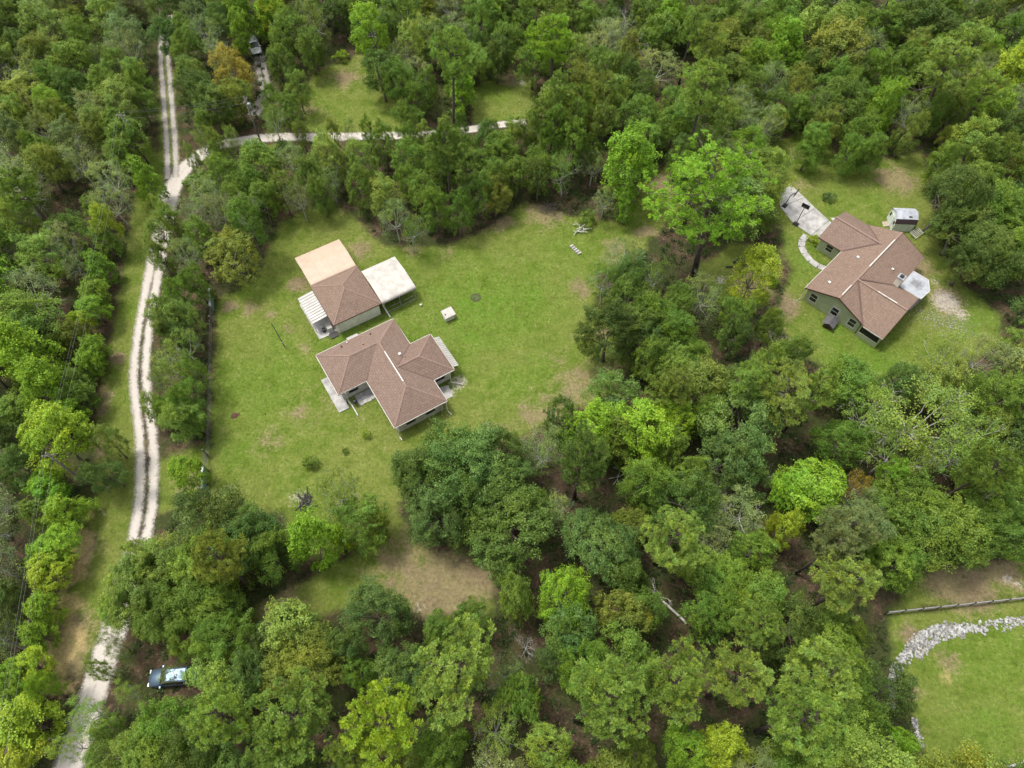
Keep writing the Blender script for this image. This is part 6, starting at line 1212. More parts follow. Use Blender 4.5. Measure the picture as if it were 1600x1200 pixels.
def crown_pine(seed, Rr=4., z0=9.5, z1=17., nt_=560, tr=.37, nn=48, ln=1.0, nb=21):
    r = np.random.default_rng(seed); C = []; ga = math.pi*(3 - math.sqrt(5))
    br = []
    for b in range(nb):
        t = (b + .5)/nb; zb = z1 - .8 - (z1 - z0 - .8)*t; a_ = b*ga + r.uniform(-.5, .5)
        R_ = Rr*(.26 + .76*math.sin(min(1, t*1.1 + .05)*2.55))*r.uniform(.55, 1.18)
        br.append((zb, a_, R_))
        k = max(4, int(nt_/nb*(R_/Rr)*1.25))
        for q in range(k):
            s = r.uniform(.3, 1.0)**.75; sp = r.normal(0, .34)*(.45 + .5*s)
            p = np.array([math.cos(a_+sp)*R_*s, math.sin(a_+sp)*R_*s, zb + .12*R_*s*r.uniform(.5,2.2) + r.uniform(-.35,.5)]); C.append((p, a_+sp))
    for q in range(9): C.append((np.array([r.normal(0,.5), r.normal(0,.5), z1 - r.uniform(.3,1.2)]), r.uniform(0,6.28)))
    Vs, LV, HV = [], [], []
    jb = {}
    for p, a_ in C:
        key = (round(a_*1.6), round(p[2]*.7)); cl = jb.setdefault(key, r.normal(0, .13)); 
        rad = tr*r.uniform(.75, 1.3); ax = unit(np.array([math.cos(a_)*.5, math.sin(a_)*.5, 1.]))
        d = unit(rand_dirs(r, nn) + ax*.55); L_ = rad*r.uniform(.75, 1.1, (nn,1))
        side = unit(np.cross(d, rand_dirs(r, nn)))*(.065*tr*r.uniform(.7, 1.3, (nn,1)))
        b0 = p + d*rad*.12
        Vs.append(np.stack([b0 - side*.5, b0 + side*.5, p + d*L_ + side*.9, p + d*L_ - side*.9], 1).reshape(-1,3))
        LV.append(np.repeat(np.clip(.5 + cl + r.normal(0,.10) + r.normal(0,.13,nn), 0, 1), 4)); HV.append(np.full(4*nn, np.clip(r.normal(.5,.16),0,1)))
    V = np.concatenate(Vs); return V, np.arange(len(V)).reshape(-1,4), (np.concatenate(LV), np.concatenate(HV)), br
def limb_path(r, p, q, sag=.12, n=4):
    p, q = np.array(p, float), np.array(q, float); L = np.linalg.norm(q-p)
    pts = [p + (q-p)*t + r.normal(0, .05*L, 3)*math.sin(math.pi*t) + np.array([0,0,-sag*L*math.sin(math.pi*t)]) for t in np.linspace(0,1,n)]
    pts[0] = p; pts[-1] = q; return pts
def branchy(mb, r, p, d, L, rad, lev, n=4):
    d = unit(np.array(d)); q = p + d*L; mid = p + d*L*.5 + r.normal(0, .07*L, 3)
    mb.tube([p, mid, q], [rad, rad*.8, rad*.55], n, cap=False)
    if lev == 0: return
    for k in range(r.integers(2, 4)):
        nd = unit(d + rand_dirs(r, 1)[0]*.85 + np.array([0,0,.1])); st = p + (q-p)*r.uniform(.55, 1.0)
        branchy(mb, r, st, nd, L*r.uniform(.55, .8), rad*.55, lev-1, max(3, n-1))
PROTO = {}
def proto(kind, hp, V, F, LV, mb, leafm, barkm):
    cm = npmesh(kind + '_crown', V, F, leafm, dict(lv=LV[0], hv=LV[1])) if V is not None else None
    tm = bpy.data.meshes.new(kind + '_trunk'); tm.from_pydata(mb.v, [], mb.f); tm.materials.append(M[barkm])
    for p in tm.polygons: p.use_smooth = True
    PROTO.setdefault(kind, []).append((hp, cm, tm))
def trunk_broad(r, L, h0, rad, nlimb=9, twig=0, poke=1.0):
    mb = MB(); top = np.array([r.normal(0,.3), r.normal(0,.3), h0])
    mb.tube([(0,0,-.1),(r.normal(0,.06),r.normal(0,.06),h0*.3),(top[0]*.6,top[1]*.6,h0*.65),tuple(top)], [rad*1.35, rad, rad*.85, rad*.6], 7)
    for c, lr in sorted(L, key=lambda q: -np.hypot(*q[0][:2]))[:nlimb]:
        st = top*r.uniform(.75, 1.0); pts = limb_path(r, st, c*np.array([poke,poke,1.]) if poke != 1 else c, .08)
        mb.tube([tuple(p) for p in pts], [rad*.5, rad*.38, rad*.26, rad*.1], 5)
        for k in range(twig):
            d = unit(rand_dirs(r,1)[0] + unit(c - top)*.8 + np.array([0,0,.4])); branchy(mb, r, pts[2] if k % 2 else pts[3], d, lr*r.uniform(.6,1.0), rad*.16, 2, 4)
    return mb
for s in range(5):      # dense rounded oaks
    r = np.random.default_rng(100+s)
    V, F, LV, L = crown_broad(100+s, 4., 5.6, 3.6, 17, .38, 13, 200, .175, 'dome', 1., .42, 1.6)
    proto('O', 10, V, F, LV, trunk_broad(r, L, 4.2, .34), 'leaf', 'bark')
for s in range(7):      # irregular bushy trees
    r = np.random.default_rng(200+s)
    V, F, LV, L = crown_broad(200+s, 4., 5.9, 4.4, 18, .36, 12, 165, .185, 'dome' if s % 2 else 'free', .92, .44, 1.75)
    proto('M', 11, V, F, LV, trunk_broad(r, L, 5.0, .26, 9), 'leaf', 'bark')
for s in range(4):      # pines
    r = np.random.default_rng(300+s)
    V, F, LV, br = crown_pine(300+s)
    mb = MB(); mb.tube([(0,0,-.1),(.1,0,5),(-.05,.1,11),(0,0,16.4)], [.34,.27,.19,.05], 8)
    for zb, a_, R_ in br: mb.tube([(0,0,zb-.2),(math.cos(a_)*R_*.5,math.sin(a_)*R_*.5,zb+.12*R_*.6),(math.cos(a_)*R_*.92,math.sin(a_)*R_*.92,zb+.2*R_)], [.09,.06,.025], 4)
    proto('P', 17, V, F, LV, mb, 'needle', 'pinebark')
for s in range(2):      # very broad pines, more and finer tufts
    V, F, LV, br = crown_pine(350+s, 4., 7.0, 17., 900, .25, 44, 1., 32)
    mb = MB(); mb.tube([(0,0,-.1),(.1,0,5),(-.05,.1,11),(0,0,16.4)], [.24,.19,.13,.04], 8)
    for zb, a_, R_ in br: mb.tube([(0,0,zb-.2),(math.cos(a_)*R_*.5,math.sin(a_)*R_*.5,zb+.12*R_*.6),(math.cos(a_)*R_*.92,math.sin(a_)*R_*.92,zb+.2*R_)], [.06,.04,.02], 4)
    proto('PB', 17, V, F, LV, mb, 'needle', 'pinebark')
for s in range(4):      # upright bright-leaved trees
    r = np.random.default_rng(400+s)
    V, F, LV, L = crown_broad(400+s, 4., 6.8, 5.0, 19, .34, 11, 120, .245, 'cone' if s % 2 == 0 else 'dome', .95, .5)
    proto('L', 12, V, F, LV, trunk_broad(r, L, 5.5, .24, 8), 'leaf', 'bark')
for s in range(4):      # thin mossy trees with pale twigs
    r = np.random.default_rng(500+s)
    V, F, LV, L = crown_broad(500+s, 4., 6.0, 3.5, 16, .36, 10, 100, .165, 'free' if s else 'dome', .72)
    proto('G', 10, V, F, LV, trunk_broad(r, L, 4.4, .2, 10, 3, 1.08), 'leaf', 'palebark')
for s in range(2):      # dead trees
    r = np.random.default_rng(600+s); mb = MB()
    mb.tube([(0,0,-.1),(.1,0,2),(.1,.2,4.2)], [.22,.17,.12], 6)
    for k in range(9):
        a_ = k*2.4; branchy(mb, r, np.array([.1,.1,2.2+.25*k]), (math.cos(a_), math.sin(a_), r.uniform(.3,1.1)), r.uniform(1.5,2.3), .06, 5, 4)
    proto('D', 8, None, None, None, mb, 'leaf', 'dead')
for s in range(3):      # shrubs
    r = np.random.default_rng(700+s)
    V, F, LV, L = crown_broad(700+s, 2., 1.35, 1.25, 9, .45, 7, 62, .24, 'dome')
    mb = MB()
    for c, lr in L[:6]: mb.tube([(0,0,-.05), tuple(c*.5), tuple(c)], [.06,.04,.02], 4)
    proto('S', 3, V, F, LV, mb, 'leaf', 'bark')
NAMES = dict(O='broad_tree', M='leafy_tree', P='pine_tree', L='upright_tree', G='mossy_tree', D='dead_tree', S='shrub')
BASER = dict(O=4., M=4., P=4., L=4., G=4., D=3.6, S=2.)
CROWN_SLIM = dict(L=1.08, M=1.0, P=1.0)
cnt = {}
for row in TREES.strip().split('\n'):
    k, x, y, r_, h_, col, lab, zone_ = row.split('|')
    i = cnt.get(k, 0); cnt[k] = i + 1
    pk = 'PB' if k == 'P' and float(r_) > 4.9 else k
    hp, cm, tm = PROTO[pk][(i*7 + int(float(x)*3)) % len(PROTO[pk]) if pk != 'PB' else (1 if float(r_) > 6 else i % 2)]
    t = thing(NAMES[k], lab, 'shrub' if k == 'S' else 'tree', (float(x), float(y), 0), random.uniform(0, 6.28), 'trees and shrubs ' + zone_)
    s = float(r_)/BASER[k]; t.scale = (s*random.uniform(.86,1.14), s*random.uniform(.86,1.14), float(h_)/hp*random.uniform(.95,1.06))
    t.rotation_euler = (random.gauss(0,.045), random.gauss(0,.045), t.rotation_euler[2])
    link('trunk', tm, t)
    if cm is not None:
        c = link('crown', cm, t); c.color = tuple(float(q) for q in col.split(',')) + (1,)

# low undergrowth on the forest floor (uncountable)
px, py, A_ = scatter(15000, lambda A, d: (A['grass'] < .35) & (d > 2.6))
n = len(px); k = 26; r = np.random.default_rng(77)
rad = r.uniform(.3, .9, n); C = np.repeat(np.c_[px, py, np.zeros(n)], k, 0) + rand_dirs(r, n*k)*np.repeat(rad, k)[:,None]*np.array([1,1,.7])*r.uniform(.4,1,(n*k,1))
C[:,2] = np.abs(C[:,2]) + .05
V, F = quads(r, C, unit(rand_dirs(r, n*k)*.8 + np.array([0,0,.8])), r.uniform(.14, .32, n*k))
o = link('undergrowth', npmesh('undergrowth', V, F, 'leaf', dict(hv=np.repeat(np.repeat(r.uniform(.2,.8,n), k), 4), lv=np.repeat(np.clip(np.repeat(r.uniform(.25,.7,n), k) + r.normal(0,.15,n*k),0,1), 4))))
o.color = (.05, .085, .025, 1); o['kind'] = 'stuff'; o['label'] = 'low green undergrowth on the forest floor'; o['category'] = 'undergrowth'

# ------------------------------------------------------------------ buildings
def frame_world(ang, x, y):
    c, s = math.cos(R(ang)), math.sin(R(ang)); return (c*x - s*y, s*x + c*y, 0)
class Fr:                                     # a building's own axes: fx, fy measured in its rotated frame
    def __init__(s, name, label, cat, ang, ox, oy, group=None):
        s.ox, s.oy = ox, oy; s.e = thing(name, label, cat, frame_world(ang, ox, oy), R(ang), group)
    def p(s, x, y, z=0): return (x - s.ox, y - s.oy, z)
def hip(fr, x0, x1, y0, y1, ze, pitch, mat, parent, fascia='white', th=.16):
    """hipped roof over a rectangle, slopes, caps along hips and ridge, fascia boards and gutters"""
    wx, wy = x1-x0, y1-y0; hh = min(wx, wy)/2; zr = ze + pitch*hh
    if wx >= wy: a_, b_ = (x0+hh, (y0+y1)/2), (x1-hh, (y0+y1)/2)
    else: a_, b_ = ((x0+x1)/2, y0+hh), ((x0+x1)/2, y1-hh)
    P = lambda q, z: fr.p(q[0], q[1], z)
    c = [(x0,y0),(x1,y0),(x1,y1),(x0,y1)]
    vs = [P(q, ze) for q in c] + [P(a_, zr), P(b_, zr)] + [P(q, ze-th) for q in c]
    fs = [(0,1,5,4),(1,2,5),(2,3,4,5),(3,0,4)] if wx >= wy else [(0,1,4),(1,2,5,4),(2,3,5),(3,0,4,5)]
    fs += [(1,0,6,7),(2,1,7,8),(3,2,8,9),(0,3,9,6),(6,9,8,7)]
    o = MB().add(vs, fs).build('roof', mat, parent, uv=True)
    near = (lambda q: (a_ if (q[0] < (x0+x1)/2) else b_)) if wx >= wy else (lambda q: (a_ if q[1] < (y0+y1)/2 else b_))
    for q in c: MB().bar(P(q, ze+.012), P(near(q), zr+.012), .15, .03).build('hip_cap', 'ridge', o)
    if max(wx, wy) - min(wx, wy) > .6: MB().bar(P(a_, zr+.015), P(b_, zr+.015), .17, .03).build('ridge_cap', 'ridge', o)
    return o, zr
def fascia(fr, pts, z, parent, mat='white', h=.18, w=.08):
    for a_, b_ in zip(pts[:-1], pts[1:]): MB().bar(fr.p(*a_, z), fr.p(*b_, z), w, h).build('fascia_board', mat, parent)
def wallbox(fr, x0, x1, y0, y1, h, mat, parent): return MB().box(*fr.p(x0,y0,-.05), *fr.p(x1,y1,h)).build('wall', mat, parent)
def window(fr, parent, x, y, z, wd, ht, axis, side, bars=1, fm='white', w=.08):
    """axis 'x': window lies in a wall running along x, facing side*y; 'y' the other way"""
    def bx(a0, a1, z0, z1, d0, d1, nm, mt, par):
        if axis == 'x': m = MB().box(*fr.p(x+a0, y+min(d0*side,d1*side), z0), *fr.p(x+a1, y+max(d0*side,d1*side), z1))
        else: m = MB().box(*fr.p(x+min(d0*side,d1*side), y+a0, z0), *fr.p(x+max(d0*side,d1*side), y+a1, z1))
        return m.build(nm, mt, par)
    o = bx(-wd/2, wd/2, z, z+ht, -.02, .03, 'window', 'glass', parent)
    for a0, a1, z0, z1 in ((-wd/2-w, -wd/2, z-w, z+ht+w), (wd/2, wd/2+w, z-w, z+ht+w), (-wd/2, wd/2, z-w, z), (-wd/2, wd/2, z+ht, z+ht+w)):
        bx(a0, a1, z0, z1, -.02, .06, 'frame', fm, o)
    for k in range(bars): bx(-wd/2, wd/2, z+ht*(k+1)/(bars+1)-.035, z+ht*(k+1)/(bars+1)+.035, .0, .045, 'mullion', fm, o)
    return o
def vent(fr, parent, x, y, z, s=.3, mat='white'):
    return MB().box(*fr.p(x-s/2, y-s/2, z-.12), *fr.p(x+s/2, y+s/2, z+.14)).build('roof_vent', mat, parent)

# ---- main house
P_ = .46
h = Fr('brick_roofed_house', 'large cross-hipped house with brown shingle roof in the middle of the lawn', 'house', 31.6, 12.0, 49.0)
h.e.name = 'shingled_house'
for (x0,x1,y0,y1) in ((5.2,15.6,50.35,56.4),(9.2,15.58,42.3,56.38),(12,18.65,45.95,51.45)): wallbox(h, x0, x1, y0, y1, 2.5, 'greywall', h.e)
rc, zc = hip(h, 8.67, 16.1, 41.8, 56.75, 2.6, P_, 'shingle', h.e)
rn, zn = hip(h, 4.7, 16.0, 49.8, 56.9, 2.6, P_, 'shingle', h.e)
re_, zr = hip(h, 9.1, 19.15, 45.4, 52.0, 2.6, P_, 'shingle3', h.e)
fascia(h, [(8.66,49.8),(4.68,49.8),(4.68,56.92),(16.05,56.92),(16.12,52.02),(19.17,52.02)], 2.5, h.e)
fascia(h, [(8.65,49.78),(8.65,41.78),(16.12,41.78),(16.12,45.38),(19.17,45.38),(19.17,52.0)], 2.5, h.e)
for a_, b_ in (((8.72,49.85),(12.2,53.2)), ((16.05,51.95),(12.75,48.72)), ((16.05,45.45),(12.75,48.68))):
    za = 2.6 + .03; zb = 2.6 + P_*3.25 + .03
    MB().bar(h.p(*a_, za), h.p(*b_, zb), .22, .05).build('valley_flashing', 'valley', rc)
MB().bar(h.p(12.385,46.2,zc+.07), h.p(12.385,51.5,zc+.07), .14, .07).build('ridge_vent', 'white', rc)
vent(h, rc, 14.0, 50.6, 3.62, .34); vent(h, rn, 10.6, 54.4, 3.8, .22, 'ridge'); vent(h, rn, 8.1, 56.0, 3.1, .2, 'dark'); vent(h, rn, 12.2, 55.8, 3.2, .16, 'dark'); vent(h, rn, 9.0, 56.3, 2.95, .16)
vent(h, re_, 14.4, 49.9, 3.65, .16, 'ridge')
for x, y, ax, sd in ((6.8,50.35,'x',-1),(11,42.3,'x',-1),(13.8,42.3,'x',-1),(17.2,45.95,'x',-1),(9.2,46.5,'y',-1),(9.2,43.8,'y',-1),(5.2,52,'y',-1),(5.2,55,'y',-1),(18.65,48.7,'y',1)):
    window(h, h.e, x, y, .9, 1.3, 1.15, ax, sd)
d_ = MB().box(*h.p(9.13,48.0,0), *h.p(9.19,48.95,2.05)).build('door', 'dark', h.e)
MB().box(*h.p(9.08,48.1,1.0), *h.p(9.13,48.16,1.1)).build('door_handle', 'steel', d_)
def ribbed(fr, parent, x0, x1, y0, y1, z_hi, z_lo, along, n, name='awning', mat='whitemetal', legs=(), rib=.09, drop='x1'):
    """sheet awning of separate panels with grey seams; panels are spaced along 'y' or 'x', sloping down toward drop"""
    aw = MB().box(*fr.p(x0, y0, min(z_hi,z_lo)-.22), *fr.p(x0+.04 if along=='y' else x1, y1 if along=='y' else y0+.04, min(z_hi,z_lo)-.1)).build(name, mat, parent)
    def zz(t): return z_hi + (z_lo - z_hi)*t
    for k in range(n):
        for (f0, f1, dz, nm, mt) in ((.0, .70, .05, 'panel', mat), (.70, 1.0, -.02, 'seam', 'whitegap')):
            if along == 'y':
                ya, yb = y0+(y1-y0)*(k+f0)/n, y0+(y1-y0)*(k+f1)/n
                xa, xb = (x0, x1) if drop == 'x1' else (x1, x0)
                vs = [fr.p(xa,ya,zz(0)+dz),fr.p(xb,ya,zz(1)+dz),fr.p(xb,yb,zz(1)+dz),fr.p(xa,yb,zz(0)+dz)]
            else:
                xa, xb = x0+(x1-x0)*(k+f0)/n, x0+(x1-x0)*(k+f1)/n
                ya, yb = (y0, y1) if drop == 'y1' else (y1, y0)
                vs = [fr.p(xa,ya,zz(0)+dz),fr.p(xb,ya,zz(0)+dz),fr.p(xb,yb,zz(1)+dz),fr.p(xa,yb,zz(1)+dz)]
            vs += [(p[0],p[1],p[2]-.035) for p in vs]
            MB().add(vs, [(0,1,2,3),(7,6,5,4),(0,4,5,1),(1,5,6,2),(2,6,7,3),(3,7,4,0)]).build(nm, mt, aw)
    for lx, ly in legs: MB().box(*fr.p(lx-.04, ly-.04, 0), *fr.p(lx+.04, ly+.04, min(z_hi,z_lo)-.05)).build('post', 'white', aw)
    return aw
ribbed(h, h.e, 19.25, 20.05, 45.9, 51.3, 2.5, 2.2, 'y', 17, 'window_awning')
ribbed(h, h.e, 9.3, 10.9, 57.0, 57.55, 2.45, 2.2, 'x', 7, 'window_awning', drop='y1')
MB().tube([h.p(5.6,49.72,2.4), h.p(5.6,49.72,.5), h.p(5.75,48.9,.25), h.p(5.75,47.2,.2)], .075, 6).build('downspout', 'white', h.e)
MB().tube([h.p(18.4,45.3,2.4), h.p(18.4,45.3,.3), h.p(18.9,44.9,.18), h.p(19.6,44.2,.15)], .06, 6).build('downspout', 'cream', h.e)
MB().tube([h.p(15.9,41.7,2.4), h.p(15.9,41.7,.3), h.p(16.1,41.0,.15)], .06, 6).build('downspout', 'cream', h.e)
MB().tube([h.p(8.9,41.7,2.4), h.p(8.9,41.7,.3), h.p(9.0,41.1,.15)], .06, 6).build('downspout', 'cream', h.e)
MB().box(*h.p(5.3,49.95,0), *h.p(5.42,50.07,2.5)).build('porch_post', 'white', h.e)
MB().box(*h.p(15.2,42.0,0), *h.p(15.32,42.12,2.5)).build('porch_post', 'white', h.e)
def slab(name, fr_ang, poly, z=.09, mat='concrete', label=None, parent=None):
    pts = [frame_world(fr_ang, x, y) for x, y in poly]; cx = sum(p[0] for p in pts)/len(pts); cy = sum(p[1] for p in pts)/len(pts)
    if parent is None:
        o = MB().prism([(p[0]-cx, p[1]-cy) for p in pts], -.05, z).build(name, mat, None, loc=(cx, cy, 0)); struct(o)
    else: o = MB().prism([(p[0]-parent.location.x, p[1]-parent.location.y) for p in pts], -.05, z).build(name, mat, parent)
    if label: o['label'] = label
    return o
slab('patio', 31.6, [(3.85,48.9),(5.3,48.9),(5.3,54.7),(3.85,54.7)], .12, 'concrete', 'concrete patio strip along the left end of the house')
pv = slab('porch_step', 31.6, [(6.6,48.75),(8.9,48.75),(8.9,50.2),(6.6,50.2)], .06, 'concrete', 'concrete block pad at the house porch')
for i in range(4):
    for j in range(2):
        x0, y0 = 6.62 + i*.57, 48.4 + j*.62 + (.08 if i % 2 else 0)
        slab('paving_block', 31.6, [(x0,y0),(x0+.53,y0),(x0+.53,y0+.57),(x0,y0+.57)], .10 + .012*((i+j) % 2), 'concrete', None, pv)
slab('patio', 31.6, [(16.2,43.4),(17.6,43.4),(17.9,45.2),(16.2,45.6)], .07, 'concrete', 'small concrete pad in the right corner of the house')
# grill by the porch
t = thing('barbecue_grill', 'dark kettle barbecue on the porch blocks by the house', 'grill', frame_world(31.6, 6.25, 48.9), .3)
MB().tube([(0,0,.62),(0,0,.72),(0,0,.95),(0,0,1.08)], [.18,.3,.3,.08], 12).build('bowl', 'dark', t, smooth=True)
for k in range(3):
    a_ = k*2.094; MB().tube([(.12*math.cos(a_),.12*math.sin(a_),.66),(.3*math.cos(a_),.3*math.sin(a_),.1)], .02, 5).build('leg', 'dark', t)
MB().tube([(-.1,0,1.1),(0,0,1.16),(.1,0,1.1)], .018, 5).build('lid_handle', 'steel', t)

# ---- workshop with its carports
g = Fr('workshop', 'square hip-roofed workshop with brown shingles between tan and white carports', 'workshop', 31.6, 12.2, 64.0)
wallbox(g, 9.05, 15.5, 60.4, 67.5, 2.45, 'cream', g.e)
rg, zg = hip(g, 8.7, 15.85, 60.1, 67.9, 2.6, .50, 'shingle2', g.e)
fascia(g, [(8.68,67.92),(8.68,60.08),(15.87,60.08),(15.87,67.92),(8.68,67.92)], 2.5, g.e, 'brown', .16, .06)
MB().box(*g.p(9.4,60.36,.0), *g.p(9.5,60.42,2.4)).build('corner_trim', 'white', g.e)
window(g, g.e, 9.05, 65.0, 1.0, 1.0, .9, 'y', -1); d_ = MB().box(*g.p(8.99,61.2,0), *g.p(9.04,62.1,2.05)).build('door', 'white', g.e); MB().box(*g.p(8.95,61.3,1.0), *g.p(8.99,61.36,1.1)).build('door_handle', 'steel', d_)
window(g, g.e, 15.5, 63.5, 1.0, 1.2, .9, 'y', 1)
def carport(name, label, x0, x1, y0, y1, ze, rise, mat, legs=True):
    f = Fr(name, label, 'carport', 31.6, (x0+x1)/2, (y0+y1)/2)
    ym = (y0+y1)/2; prof = [(y0-.02,ze-.32),(y0,ze-.12),(y0+.12,ze+.02),(y0+.35,ze+.1),(ym-.12,ze+rise-.01),(ym+.12,ze+rise-.01),(y1-.35,ze+.1),(y1-.12,ze+.02),(y1,ze-.12),(y1+.02,ze-.32)]
    n = 11
    roof = None
    # each sheet of roof panel between its seams
    for k in range(n):
        xa, xb = x0 + (x1-x0)*k/n + (.012 if k else 0), x0 + (x1-x0)*(k+1)/n
        vs = [f.p(x_, y_, z_) for x_ in (xa, xb) for y_, z_ in prof] + [f.p(x_, y_, z_-.03) for x_ in (xa, xb) for y_, z_ in prof]
        m = len(prof); fs = [(i, i+m, i+m+1, i+1) for i in range(m-1)] + [(2*m+i+1, 3*m+i+1, 3*m+i, 2*m+i) for i in range(m-1)] + [(i+1, i, 2*m+i, 2*m+i+1)[::-1] for i in range(m-1)] + [(m+i, m+i+1, 3*m+i+1, 3*m+i)[::-1] for i in range(m-1)]
        o = MB().add(vs, fs).build('roof_panel', mat, f.e)
    for k in range(n-1):
        xs = x0 + (x1-x0)*(k+1)/n
        mb = MB()
        for (ya,za),(yb,zb) in zip(prof[1:-2], prof[2:-1]): mb.bar(f.p(xs,ya,za+.012), f.p(xs,yb,zb+.012), .05, .03)
        mb.build('seam', mat, f.e)
    for xl in (x0+.25, (x0+x1)/2, x1-.25):
        for yl in (y0+.06, y1-.06): MB().box(*f.p(xl-.04,yl-.04,0), *f.p(xl+.04,yl+.04,ze-.1)).build('post', 'steel', f.e)
        MB().bar(f.p(xl,y0+.06,ze-.12), f.p(xl,y1-.06,ze-.12), .05, .05).build('truss', 'steel', f.e)
    for yl in (y0+.06, y1-.06):
        MB().bar(f.p(x0+.25,yl,.06), f.p(x1-.25,yl,.06), .07, .07).build('base_rail', 'steel', f.e)
    return f
ct = carport('carport', 'tan metal carport behind the workshop', 8.8, 15.75, 68.05, 74.1, 2.55, .42, 'tan')
cw = carport('carport', 'white metal carport with rounded eaves on the right of the workshop', 15.92, 21.2, 60.15, 66.85, 2.55, .42, 'whitemetal')
for x0 in (17.0, 19.2): MB().bar(cw.p(x0,60.21,.95), cw.p(x0+1.5,60.21,.95), .05, .05).build('side_rail', 'steel', cw.e)
slab('workshop_patio', 31.6, [(6.35,60.85),(9.05,60.85),(9.05,67.9),(6.35,67.9)], .10, 'concrete', 'concrete slab under the white striped awning')
aw = Fr('striped_awning', 'white striped metal awning on the left of the workshop', 'awning', 31.6, 7.45, 64.7)
ribbed(aw, aw.e, 6.35, 8.62, 62.1, 67.25, 2.22, 2.48, 'y', 11, 'awning_sheet', legs=((6.5,62.2),(6.5,64.6),(6.5,67.1)))
t = thing('chest_freezer', 'white chest freezer on the workshop patio beside the awning', 'freezer', frame_world(31.6, 8.25, 61.75), R(31.6))
MB().box(-.33,-.55,.04,.33,.55,.82).build('cabinet', 'white', t); MB().box(-.35,-.57,.83,.35,.57,.92).build('lid', 'whitemetal', t); MB().box(-.38,-.1,.8,-.34,.1,.86).build('handle', 'steel', t)
t = thing('water_cooler', 'small black bin next to the white chest freezer', 'bin', frame_world(31.6, 7.45, 61.7), R(31.6)); t.name = 'rubbish_bin'
MB().tube([(0,0,.1),(0,0,.75)], [.2,.24], 10).build('bucket', 'dark', t); MB().tube([(0,0,.75),(0,0,.8),(0,0,.84)], [.26,.26,.05], 10).build('lid', 'dark', t)
t = thing('doormat', 'black mat on the patio below the workshop corner', 'mat', frame_world(31.6, 8.35, 60.55), R(31.6))
MB().box(-.6,-.45,.105,.6,.45,.13).build('mat_base', 'dark', t); MB().box(-.64,-.49,.104,.64,-.46,.135).build('mat_edge', 'tyre', t)
# things stored under the white carport
t = thing('utility_trailer', 'dark utility trailer parked under the white carport', 'trailer', frame_world(31.6, 18.6, 62.6), R(31.6))
MB().box(-1.5,-.8,.5,1.5,.8,.58).build('deck', 'wood', t)
for y in (-.82,.82): MB().box(-1.5,y-.03,.58,1.5,y+.03,.95).build('side_panel', 'dark', t)
for y in (-.95,.95):
    o = MB().tube([(0,y-.09,.32),(0,y+.09,.32)], .31, 14).build('wheel', 'tyre', t); MB().tube([(0,y-.1,.32),(0,y+.1,.32)], .16, 10).build('rim', 'rim', o)
MB().bar((1.5,0,.5),(2.3,0,.45),.1,.1).build('drawbar', 'dark', t)
t = thing('stepladder', 'pale plank leaning by the workshop corner under the carport edge', 'plank', frame_world(31.6, 16.1, 59.7), R(31.6)); t.name = 'leaning_plank'
MB().bar((0,.9,1.5),(.25,-.5,.05),.16,.05).build('board', 'white', t); MB().bar((.02,.95,1.47),(.08,.6,1.1),.2,.04).build('cleat', 'wood', t)
t = thing('bucket', 'small white bucket on the grass near the white carport', 'bucket', frame_world(31.6, 20.95, 58.75), 0)
MB().tube([(0,0,0),(0,0,.36)], [.13,.17], 12).build('pail', 'white', t); MB().tube([(-.17,0,.34),(0,.1,.4),(.17,0,.34)], .012, 5).build('handle', 'steel', t)

# ---- well house
t = Fr('pump_house', 'small pale box-shaped pump house standing alone on the lawn', 'pump house', 31.6, 23.35, 54.8)
MB().box(*t.p(22.65,54.35,0), *t.p(24.0,55.35,1.05)).build('wall', 'cream', t.e)
for x in (22.62, 23.98): MB().box(*t.p(x-.02,54.32,0), *t.p(x+.05,54.38,1.05)).build('corner_trim', 'white', t.e)
o = MB().add([t.p(22.5,54.15,1.06),t.p(24.15,54.15,1.06),t.p(24.15,55.55,1.3),t.p(22.5,55.55,1.3),t.p(22.5,54.15,1.0),t.p(24.15,54.15,1.0),t.p(24.15,55.55,1.24),t.p(22.5,55.55,1.24)],[(0,1,2,3),(7,6,5,4),(0,4,5,1),(1,5,6,2),(2,6,7,3),(3,7,4,0)]).build('roof', 'whitemetal', t.e)
MB().tube([t.p(22.8,54.75,1.1),t.p(22.8,54.75,1.28)], .09, 10).build('vent_pipe', 'dark', o)

